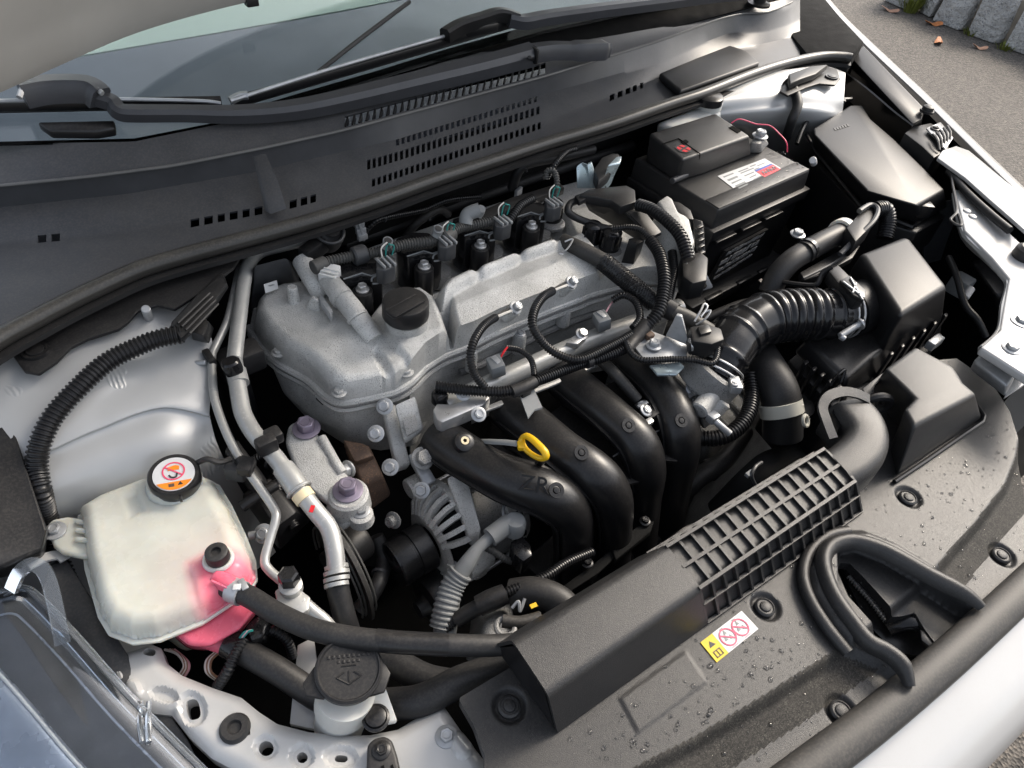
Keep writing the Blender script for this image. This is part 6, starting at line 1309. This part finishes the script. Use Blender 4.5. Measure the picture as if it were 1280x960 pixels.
for a, b, c, d in ((-.010, -.006, .0, -.012), (.0, -.012, .010, -.006), (-.010, -.006, -.004, -.002), (.010, -.006, .004, -.002), (0, -.010, 0, -.001), (-.006, .003, .006, .003)):
    part('embossed_line', tube([wc(a, b, -.0012), wc(c, d, -.0012)], .0008, 5, 2), 'black_plastic', wf)
for k in range(9): part('embossed_mark', box(wc(-.016+.004*k, .011, -.0012), (.0024, .003, .0012), (wx, wy, wt), .0003), 'black_plastic', wf)
for k in range(5): part('embossed_mark', box(wc(-.008+.004*k, .0065, -.0012), (.0024, .0024, .0012), (wx, wy, wt), .0003), 'black_plastic', wf)
part('arm', loft([[(452, 880, -.088), (462, 912, -.090), (497, 905, -.090), (476, 846, -.075)], [(452, 876, -.083), (462, 907, -.085), (497, 900, -.085), (476, 841, -.07)]], .002), 'white_plastic', wf)
part('push_clip', [lathe([(0, .0115), (.002, .0115), (.003, .0095), (.002, .009), (.005, .0085), (.006, .006), (.006, .0004)], (470, 898, -.083), Z_, 24)], 'black_satin', wf)
solo('washer_bracket', prism([(372, 806), (392, 796), (400, 850), (396, 912), (362, 905)], -.13, .006, .001), 'white_paint', 'pale vertical bracket strip behind the washer filler neck', 'bracket')
# ================================================================== air conditioning pipes
ap1 = thing('aircon_pipe', 'thick aluminium air conditioning pipe with a black cap bending down to a rubber hose', 'pipe')
part('upper_pipe', tube([(404, 292, .012), (386, 299, .014), (350, 307, .016), (324, 315, .016), (311, 330, .015), (305, 352, .012), (300, 390, .006), (293, 450, -.004)], .0082, 18), 'alu', ap1)
part('main_pipe', tube([(293, 452, -.006), (300, 500, -.014), (306, 522, -.018), (320, 545, -.022), (345, 573, -.028), (372, 610, -.036), (393, 637, -.044), (411, 660, -.052), (418, 686, -.06), (421, 716, -.07)], .0088, 18), 'alu', ap1)
part('black_cap', [lathe([(-.006, .0085), (0, .0098), (.010, .0098), (.012, .008), (.012, .0004)], (292, 462, .0), Vector((-.1, .2, 1)), 20)], 'black_gloss', ap1); part('cap_collar', sweep(VS([(295, 464, -.008), (299, 480, -.011)]), .0105, 20), 'alu', ap1)
part('union', sweep(VS([(354, 585, -.030), (366, 601, -.033), (375, 614, -.037)]), [.0108, .0115, .0118], 22), 'alu', ap1); part('union_ring', ring(V((374, 612, -.037)), V((375, 614, -.037))-V((366, 601, -.033)), .012, .0016, 30), 'alu', ap1)
part('cream_ring', sweep(VS([(376, 616, -.0375), (383, 625, -.0405)]), .0104, 20), 'cream', ap1)
part('red_mark', box(P(390, 636, -.0335), (.004, .008, .0006), (Vector((.7, -.7, 0)), Vector((.7, .7, 0)), Z_), 0), 'red', ap1)
for y, r in ((709, .0112), (716, .0122), (724, .0122), (731, .0115)): part('crimp_ring', sweep(VS([(420.3, y-2.5, -.070), (421, y+2.5, -.0715)]), r, 22), 'alu', ap1)
part('rubber_hose', tube([(421, 730, -.073), (426, 752, -.085), (432, 775, -.1), (440, 800, -.13)], .0105, 18), 'rubber', ap1)
part('clip', box((333, 556, -.012), (.02, .014, .018), bev=.003), 'black_plastic', ap1); part('clip', box((342, 545, -.014), (.016, .016, .014), bev=.003), 'black_plastic', ap1)
ap2 = thing('aircon_liquid_pipe', 'thin kinked aluminium air conditioning pipe beside the coolant tank', 'pipe')
part('pipe', tube([(300, 332, .008), (290, 378, .004), (283, 404, .0), (270, 432, -.006), (265, 446, -.008), (266, 480, -.014), (270, 505, -.018), (284, 543, -.026), (302, 577, -.034), (325, 610, -.042), (342, 635, -.048), (345, 648, -.05), (338, 672, -.056), (331, 700, -.062), (336, 712, -.065), (352, 726, -.068)], .0044, 14), 'alu', ap2)
part('clip', box((262, 448, -.008), (.008, .022, .012), bev=.002), 'black_plastic', ap2); part('stud', cyl((240, 454, -.012), (258, 453, -.008), .003), 'galv', ap2)
part('clip', [box((308, 583, -.03), (.018, .014, .012), (Vector((.7, .7, 0)), Vector((-.7, .7, 0)), Z_), .002)], 'black_plastic', ap2); part('wrap', sweep(VS([(300, 574, -.0335), (306, 584, -.0355)]), .0062, 12), 'black_plastic', ap2)
vb = thing('expansion_valve_block', 'square machined aluminium pipe block with a black hex cap', 'valve block')
part('block', prism([(343, 738), (362, 726), (388, 746), (386, 762), (366, 774), (346, 752)], -.065, .03, .002), 'alu', vb)
part('hex_cap', [lathe([(0, .0098), (.012, .0092), (.014, .007), (.014, .0004)], (362, 726, -.058), Z_, 6), lathe([(-.004, .0115), (.0, .0115)], (362, 728, -.058), Z_, 24)][0], 'black_gloss', vb)
part('cap_collar', lathe([(-.008, .0105), (0, .0105), (.001, .009)], (363, 731, -.058), Z_, 24), 'alu', vb)
part('outlet_pipe', tube([(378, 752, -.07), (392, 764, -.075), (408, 778, -.082), (425, 800, -.1)], .0058, 14), 'alu', vb)
# relay box, bay clutter near the tank
mb = thing('black_bracket_tower', 'black plastic bracket structure between coolant tank and air conditioning pipes', 'bracket')
part('post', loft([[(278, 572, -.15), (330, 640, -.15), (350, 620, -.15), (300, 560, -.15)], [(280, 562, -.05), (318, 614, -.06), (330, 600, -.06), (296, 548, -.05)]], .004), 'black_plastic', mb)
part('cross_bar', tube([(302, 634, -.08), (325, 618, -.075), (345, 606, -.075)], .006, 10), 'black_satin', mb)
part('box', loft([[(300, 620, -.16), (350, 690, -.16), (390, 650, -.16), (340, 590, -.16)], [(312, 612, -.09), (345, 660, -.1), (372, 640, -.1), (338, 598, -.09)]], .004), 'black_plastic', mb)
part('clip_block', box((296, 586, -.045), (.02, .02, .02), (Vector((.7, .7, 0)), Vector((-.7, .7, 0)), Z_), .003), 'grey_plastic', mb)
part('screw', hexbolt((330, 667, -.1), Vector((-.4, -.4, .8)), .007, .008), 'galv', mb); part('pin', cyl((310, 670, -.1), (320, 668, -.1), .004), 'galv', mb)
part('rear_post', loft([[(270, 500, -.2), (300, 560, -.2), (330, 540, -.2), (300, 480, -.2)], [(272, 460, -.04), (288, 490, -.05), (312, 470, -.05), (300, 440, -.04)]], .004), 'black_plastic', mb)
part('pipe_holder', box((300, 450, -.03), (.05, .03, .03), bev=.005), 'black_plastic', mb)
rl_ = thing('relay_box', 'small dark grey control box with a white printed label behind the solenoid tubes', 'control box')
part('case', loft([[(312, 392, -.06), (378, 372, -.06), (372, 330, -.06), (314, 345, -.06)], [(317, 348, .012), (364, 332, .012), (358, 322, .03), (318, 332, .03)]], .003), 'grey_plastic', rl_)
lbp = [P(325, 350, .004), P(341, 345, .004), P(343, 355, -.008), P(327, 361, -.008)]
mb_n = (lbp[1]-lbp[0]).cross(lbp[3]-lbp[0]).normalized(); mb_n = mb_n if mb_n.dot(Vector(CAM)-lbp[0]) > 0 else -mb_n
part('white_label', prism([p+mb_n*.012 for p in lbp], h=.0006, bev=0, down=-mb_n), 'label_white', rl_)
part('label_line', prism([lbp[0].lerp(lbp[2], .25)+mb_n*.0128, lbp[0].lerp(lbp[2], .25)+(lbp[1]-lbp[0])*.4+mb_n*.0128, lbp[0].lerp(lbp[2], .4)+(lbp[1]-lbp[0])*.4+mb_n*.0128, lbp[0].lerp(lbp[2], .4)+mb_n*.0128], h=.0004, bev=0, down=-mb_n), 'grey_ink', rl_)
mc = thing('motor_cover', 'round dark motor housing tucked under the cowl seal beside the pipe bend', 'motor')
part('dome', lathe([(-.02, .022), (0, .021), (.004, .014), (.006, .013), (.008, .0004)], (411, 287, .034), Vector((.1, -.5, .8)), 28), 'black_plastic', mc); part('rim', ring((411, 287, .037), Vector((.1, -.5, .8)), .0185, .0018, 32), 'grey_plastic', mc)
part('plug', box((392, 312, .02), (.036, .018, .02), (Vector((.9, .3, .1)).normalized(), Vector((-.3, .9, 0)).normalized(), Z_), .003), 'black_plastic', mc)
lk = thing('ladder_clip', 'small stepped grey metal clip hanging below the cowl seal', 'clip')
for k in range(4): part('step', box((447+k*2.0, 272+k*8, .04-.008*k), (.013, .006, .008), bev=.001), 'galv', lk)
part('spine', tube([(446, 268, .045), (450, 284, .03), (455, 300, .01)], .002, 6), 'galv', lk)
# ================================================================== corrugated main conduit over the tower
mh = thing('tower_conduit', 'thick black corrugated conduit arching over the silver strut tower', 'wiring conduit')
part('conduit', corr([(228, 417, .035), (200, 423, .034), (177, 431, .034), (135, 452, .032), (99, 484, .026), (67, 520, .016), (50, 555, .004), (46, 585, -.012), (51, 615, -.026), (58, 645, -.062), (70, 690, -.095), (92, 745, -.115), (120, 790, -.125)], .0098, .0042, .0018, 18), 'conduit', mh)
cnn = part('connector', loft([[(212, 408, .024), (226, 432, .024), (262, 396, .024), (286, 360, .024), (280, 342, .024), (250, 372, .024)], [(213, 404, .042), (226, 424, .042), (260, 390, .042), (283, 354, .042), (277, 340, .042), (248, 366, .042)]], .002), 'black_plastic', mh)
for k in range(4): part('rib', tube([(222+k*5, 404+k*4.2, .044), (262+k*3.5, 366+k*4.5, .044)], .0014, 6), 'black_satin', cnn)
part('lug', loft([[(240, 425, .0), (262, 430, .0), (268, 410, .0), (250, 400, .0)], [(238, 414, .03), (254, 420, .03), (262, 402, .03), (248, 396, .03)]], .002), 'black_plastic', mh)
# ================================================================== left fender trim and headlight
lf = thing('wing_cover', 'dark grey plastic wing cover block beside the corrugated conduit', 'cover')
part('block', loft([[(-40, 720, -.10), (0, 724, -.10), (58, 700, -.10), (62, 668, -.08), (16, 530, -.04), (-40, 480, -.04)][::-1], [(-40, 690, -.0), (-2, 712, -.02), (52, 690, -.03), (58, 662, -.02), (10, 514, .012), (-40, 470, .012)][::-1]], .004, 3), 'black_plastic', lf)
part('bright_stud', lathe([(0, .009), (.002, .010), (.005, .009), (.006, .006), (.006, .0004)], (-4, 694, -.02), Vector((.3, -.6, .7)), 24), 'galv', lf)
part('steel_bracket', sweep(spline(VS([(36, 708, -.066), (54, 698, -.068), (74, 694, -.07), (82, 700, -.072)]), 5), .003, shape=[(-1.6, -.4), (1.6, -.4), (1.6, .4), (-1.6, .4)]), 'white_paint', lf)
part('side_panel', loft([[(60, 712, -.09), (84, 704, -.09), (132, 778, -.10), (160, 822, -.105), (176, 884, -.11), (150, 880, -.11), (92, 800, -.10), (50, 745, -.09)], [(60, 708, -.078), (84, 700, -.078), (132, 774, -.088), (160, 818, -.093), (176, 880, -.098), (150, 876, -.098), (92, 796, -.088), (50, 741, -.078)]], .002), 'grey_plastic', lf)
part('lower_panel', loft([[(152, 900, -.12), (186, 890, -.115), (208, 892, -.115), (235, 930, -.12), (262, 985, -.13), (210, 985, -.13)], [(152, 893, -.11), (186, 884, -.105), (208, 886, -.105), (235, 924, -.11), (262, 980, -.12), (210, 980, -.12)]], .002), 'grey_plastic', lf)
hl = thing('headlight', 'clear headlight lens with a grey reflector beside the white rail', 'headlight')
def lensmat():
    m = bpy.data.materials.new('lens'); m.use_nodes = True; b = m.node_tree.nodes['Principled BSDF']; b.inputs['Base Color'].default_value = (.9, .94, .98, 1); b.inputs['Roughness'].default_value = .04; b.inputs['Transmission Weight'].default_value = 1.; b.inputs['IOR'].default_value = 1.5; M['lens'] = m
lensmat()
mat('reflector', (.36, .40, .47), .3, metal=.4, var=.2, vscale=14); mat('hl_inner', (.05, .052, .056), .4, var=.3, vscale=30)
rim = [(-60, 752), (0, 740), (26, 736), (44, 748), (90, 796), (150, 864), (205, 920), (270, 985)]
rz = [-.055, -.052, -.05, -.052, -.062, -.078, -.092, -.106]
R0 = [P(x, y, z) for (x, y), z in zip(rim, rz)]
od = Vector((-.75, -.35, 0)).normalized()
rows = [R0, [p+od*.02+Vector((0, 0, .004)) for p in R0], [p+od*.06+Vector((0, 0, -.002)) for p in R0], [p+od*.12+Vector((0, 0, -.03)) for p in R0], [p+od*.18+Vector((0, 0, -.09)) for p in R0]]
part('lens', sheet(rows, 6, 6, .003), 'lens', hl, 70)
idr = Vector((.8, .3, 0)).normalized()
part('lens_flange', sheet([[p+Vector((0, 0, .001)) for p in R0], [p+idr*.0045+Vector((0, 0, .0005)) for p in R0], [p+idr*.006+Vector((0, 0, -.006)) for p in R0]], 6, 3, .0025), 'clear_edge', hl, 60)
part('inner_step', sheet([[p+od*.006+Vector((0, 0, -.004)) for p in R0], [p+od*.009+Vector((0, 0, -.006)) for p in R0]], 6, 2, .002), 'clear_edge', hl, 60)
part('housing', sheet([[p+Vector((.001, 0, -.008)) for p in R0], [p+od*.010+Vector((0, 0, -.022)) for p in R0], [p+od*.052+Vector((0, 0, -.026)) for p in R0]], 6, 5, .003), 'hl_inner', hl, 60)
part('reflector', sheet([[p+od*.050+Vector((0, 0, -.026)) for p in R0], [p+od*.053+Vector((0, 0, -.012)) for p in R0], [p+od*.070+Vector((0, 0, -.014)) for p in R0], [p+od*.11+Vector((0, 0, -.035)) for p in R0], [p+od*.17+Vector((0, 0, -.095)) for p in R0]], 6, 5, .003), 'reflector', hl, 60)
part('edge_line', sweep(spline([p+od*.0525+Vector((0, 0, -.011)) for p in R0], 6), .0014, 8), 'label_white', hl)
part('bezel_line', sweep(spline([p+od*.016+Vector((0, 0, -.0185)) for p in R0], 6), .001, 6), 'reflector', hl)
part('trim_line', sweep(spline([p+od*.095+Vector((0, 0, -.028)) for p in R0], 6), .0016, 6), 'red', hl)
tb_ = [P(x, y, z) for x, y, z in ((14, 738, -.045), (24, 716, -.034), (38, 706, -.03), (52, 710, -.032), (62, 728, -.04), (70, 760, -.05), (79, 806, -.066))]
part('tab_loop', sweep(spline(tb_, 5), .0045, shape=[(-1.3, -.4), (1.3, -.4), (1.3, .4), (-1.3, .4)]), 'clear_edge', hl)
for k in range(0):
    t = .55+.45*k/25; i = t*(len(R0)-1); a = R0[int(min(i, len(R0)-2))].lerp(R0[int(min(i, len(R0)-2))+1], i-int(min(i, len(R0)-2)))
    part('flute', sweep([a+od*.004+Vector((0, 0, -.004)), a+od*.014+Vector((0, 0, -.004))], .0012, 5), 'clear_edge', hl)
for k in (0, 1): part('lens_clip', tube([(176+k*10, 878, -.09), (174+k*11, 900, -.086), (178+k*8, 928, -.085)], .0024, 8), 'clear_edge', hl)
# small wiring under the tank
wl = thing('sensor_wires', 'thin bundle of white and brown wires under the coolant tank', 'wires')
for k in range(5): part('wire', tube([(206+k*3, 812, -.13), (222+k*3, 818+k*2, -.125), (230+k*1.5, 832+k, -.125), (222+k*2, 846, -.13)], .0012, 6), ('wire_white', 'wire_brown', 'wire_white', 'wire_brown', 'wire_pink')[k], wl)
for k in range(4): part('wire', tube([(268+k*2, 816, -.12), (258+k*2, 826, -.118), (258+k*2, 840, -.12), (270+k*2, 850, -.13)], .0012, 6), ('wire_white', 'wire_brown', 'wire_white', 'wire_brown')[k], wl)
tp_ = thing('level_sensor_plug', 'black plug with a corrugated lead under the coolant tank outlet', 'connector')
part('plug', prism([(306, 782), (322, 768), (338, 776), (330, 794), (314, 802)], -.085, .02, .003), 'black_gloss', tp_)
part('lead', corr([(305, 800, -.09), (292, 822, -.09), (284, 840, -.095), (272, 858, -.11)], .0052, .0032, .001), 'conduit', tp_)
part('lead', corr([(330, 786, -.095), (345, 790, -.1), (360, 802, -.11), (366, 820, -.13)], .0045, .0032, .001), 'conduit', tp_)
for k in range(3): part('wire', tube([(300+k*2, 797, -.086), (306+k*2, 790, -.08), (314+k, 788, -.082)], .0011, 6), ('green_wire', 'wire_pink', 'green_wire')[k], tp_)
# clutter in the well below the alternator
cg = thing('lower_pump', 'dim grey pump housing with a metal pipe stub low in the engine bay', 'pump')
part('housing', loft([[(580, 830, -.26), (650, 810, -.26), (640, 740, -.26), (590, 760, -.26)], [(600, 810, -.16), (640, 800, -.16), (632, 765, -.16), (605, 775, -.16)]], .008, 3), 'cast_dark', cg)
part('pipe_stub', tube([(628, 776, -.12), (650, 778, -.12), (676, 772, -.12)], .0065, 12), 'rubber_dusty', cg); part('eye', ring((632, 784, -.12), Z_, .009, .003, 20), 'cast_dark', cg)
part('hose', tube([(640, 742, -.15), (670, 740, -.14), (700, 752, -.14), (720, 775, -.15)], .016, 16), 'rubber', cg)
part('yellow_tag', box((667, 757, -.123), (.008, .005, .001), (Vector((.9, -.2, 0)), Vector((.2, .9, 0)), Z_), 0), 'yellow', cg); part('clip', tube([(640, 760, -.13), (648, 752, -.125), (650, 764, -.13), (656, 748, -.124)], .0018, 6), 'galv', cg)

# ================================================================== dim parts deep in the bay
gx = thing('gearbox', 'dim cast gearbox housing deep below the intake hose and battery', 'gearbox')
part('case', loft([[Vector(q) for q in ((.36, -.34, -.5), (.72, -.34, -.5), (.74, .02, -.5), (.36, .02, -.5))], [Vector(q) for q in ((.38, -.31, -.24), (.60, -.29, -.27), (.68, -.02, -.27), (.38, 0., -.22))]], .02, 3), 'cast_dark', gx)
for k in range(6): part('rib', tube([Vector((.40+.045*k, -.312, -.245-.004*k)), Vector((.41+.045*k, -.15, -.235-.004*k)), Vector((.42+.045*k, -.01, -.235-.004*k))], .005, 8), 'cast_dark', gx)
for x, y in ((.42, -.26), (.52, -.25), (.6, -.2), (.46, -.1)): part('bolt', hexbolt(Vector((x, y, -.235)), Z_, .008, .008), 'galv', gx)
fs_ = thing('fan_shroud', 'dim black radiator fan shroud behind the ribbed air duct', 'fan shroud')
part('frame', prism([Vector(q) for q in ((-.10, -.50, -.13), (.46, -.53, -.13), (.46, -.47, -.14), (-.10, -.44, -.14))], h=.3, bev=.006), 'black_plastic', fs_)
part('motor', lathe([(0, .05), (.004, .055), (.05, .055), (.056, .04), (.056, .001)], Vector((.22, -.44, -.27)), Y_, 32), 'black_plastic', fs_)
for k in range(7):
    a = k*2*math.pi/7; e = Vector((math.cos(a), 0, math.sin(a))); part('strut', tube([Vector((.22, -.43, -.27))+e*.05, Vector((.22, -.45, -.27))+e*.15], .007, 8), 'black_plastic', fs_)
for pts, r, m_, lab in (
    ([(430, 305, -.05), (500, 282, -.05), (570, 256, -.045), (650, 228, -.04), (720, 204, -.03), (790, 182, -.03)], .009, 'rubber', 'black heater hose running along the dark bulkhead under the cowl seal'),
    ([(455, 290, .005), (470, 276, .02), (490, 270, .015), (530, 262, .0), (560, 250, .0), (600, 246, -.01)], .0042, 'conduit', 'thin black wire loom drooping under the cowl seal behind the coils'),
    ([(640, 236, -.02), (648, 214, .01), (662, 204, .02), (700, 196, .02), (742, 186, .02)], .0075, 'rubber', 'curved black vacuum hose under the cowl seal near the zinc bracket'),
    ([(505, 300, -.06), (520, 280, -.03), (548, 262, -.02), (560, 268, -.04)], .006, 'rubber_dusty', 'short dusty hose hooked down behind the second ignition coil'),
    ([(830, 640, -.26), (870, 600, -.22), (905, 575, -.22), (930, 540, -.25)], .014, 'rubber', 'dim thick hose low between intake manifold and radiator hose'),
    ([(600, 790, -.26), (640, 760, -.24), (700, 740, -.24), (770, 700, -.25), (840, 660, -.28)], .012, 'rubber', 'dim thick hose deep below the intake manifold'),
    ([(450, 760, -.22), (470, 735, -.2), (480, 700, -.2), (470, 670, -.18)], .009, 'rubber', 'dim hose in the dark gap beside the alternator pulley'),
    ([(300, 590, -.12), (330, 570, -.1), (345, 590, -.1), (350, 630, -.11), (370, 660, -.12)], .006, 'conduit', 'thin conduit behind the kinked air conditioning pipe'),
    ([(880, 400, -.14), (930, 380, -.12), (960, 385, -.12), (985, 420, -.14)], .008, 'rubber', 'dim hose under the ribbed intake hose beside the battery tray')):
    o = thing('bay_hose', lab, 'hose')
    part('hose', corr(pts, r, .0036, r*.18) if m_ == 'conduit' else tube(pts, r, 14), m_, o)
    v = VS(pts); part('band', sweep([v[1].lerp(v[2], .45), v[1].lerp(v[2], .55)], r*1.14, 14), 'grey_plastic', o)
for x, y, z in ((648, 240, -.02),):
    solo('bulkhead_clip', box((x, y, z), (.014, .006, .012), (Vector((.9, .2, .2)).normalized(), Vector((-.2, .9, 0)).normalized(), Z_), .0015), 'galv', 'small grey metal clip in the dark behind the farthest ignition coil', 'clip')
tn = thing('belt_tensioner', 'dim round belt tensioner with a ridged boss between mount and alternator pulley', 'tensioner')
part('boss', lathe([(0, .022), (.004, .024), (.03, .022), (.034, .014), (.05, .013), (.05, .001)], P(452, 672, -.17), Vector((-1, -.2, .1)), 24), 'black_plastic', tn); part('bolt', hexbolt(P(446, 688, -.17), Vector((-1, -.3, .3)), .008, .01), 'cast_dark', tn); part('bolt', hexbolt(P(492, 650, -.15), Vector((-1, -.3, .5)), .007, .009), 'cast_dark', tn)
finalize()
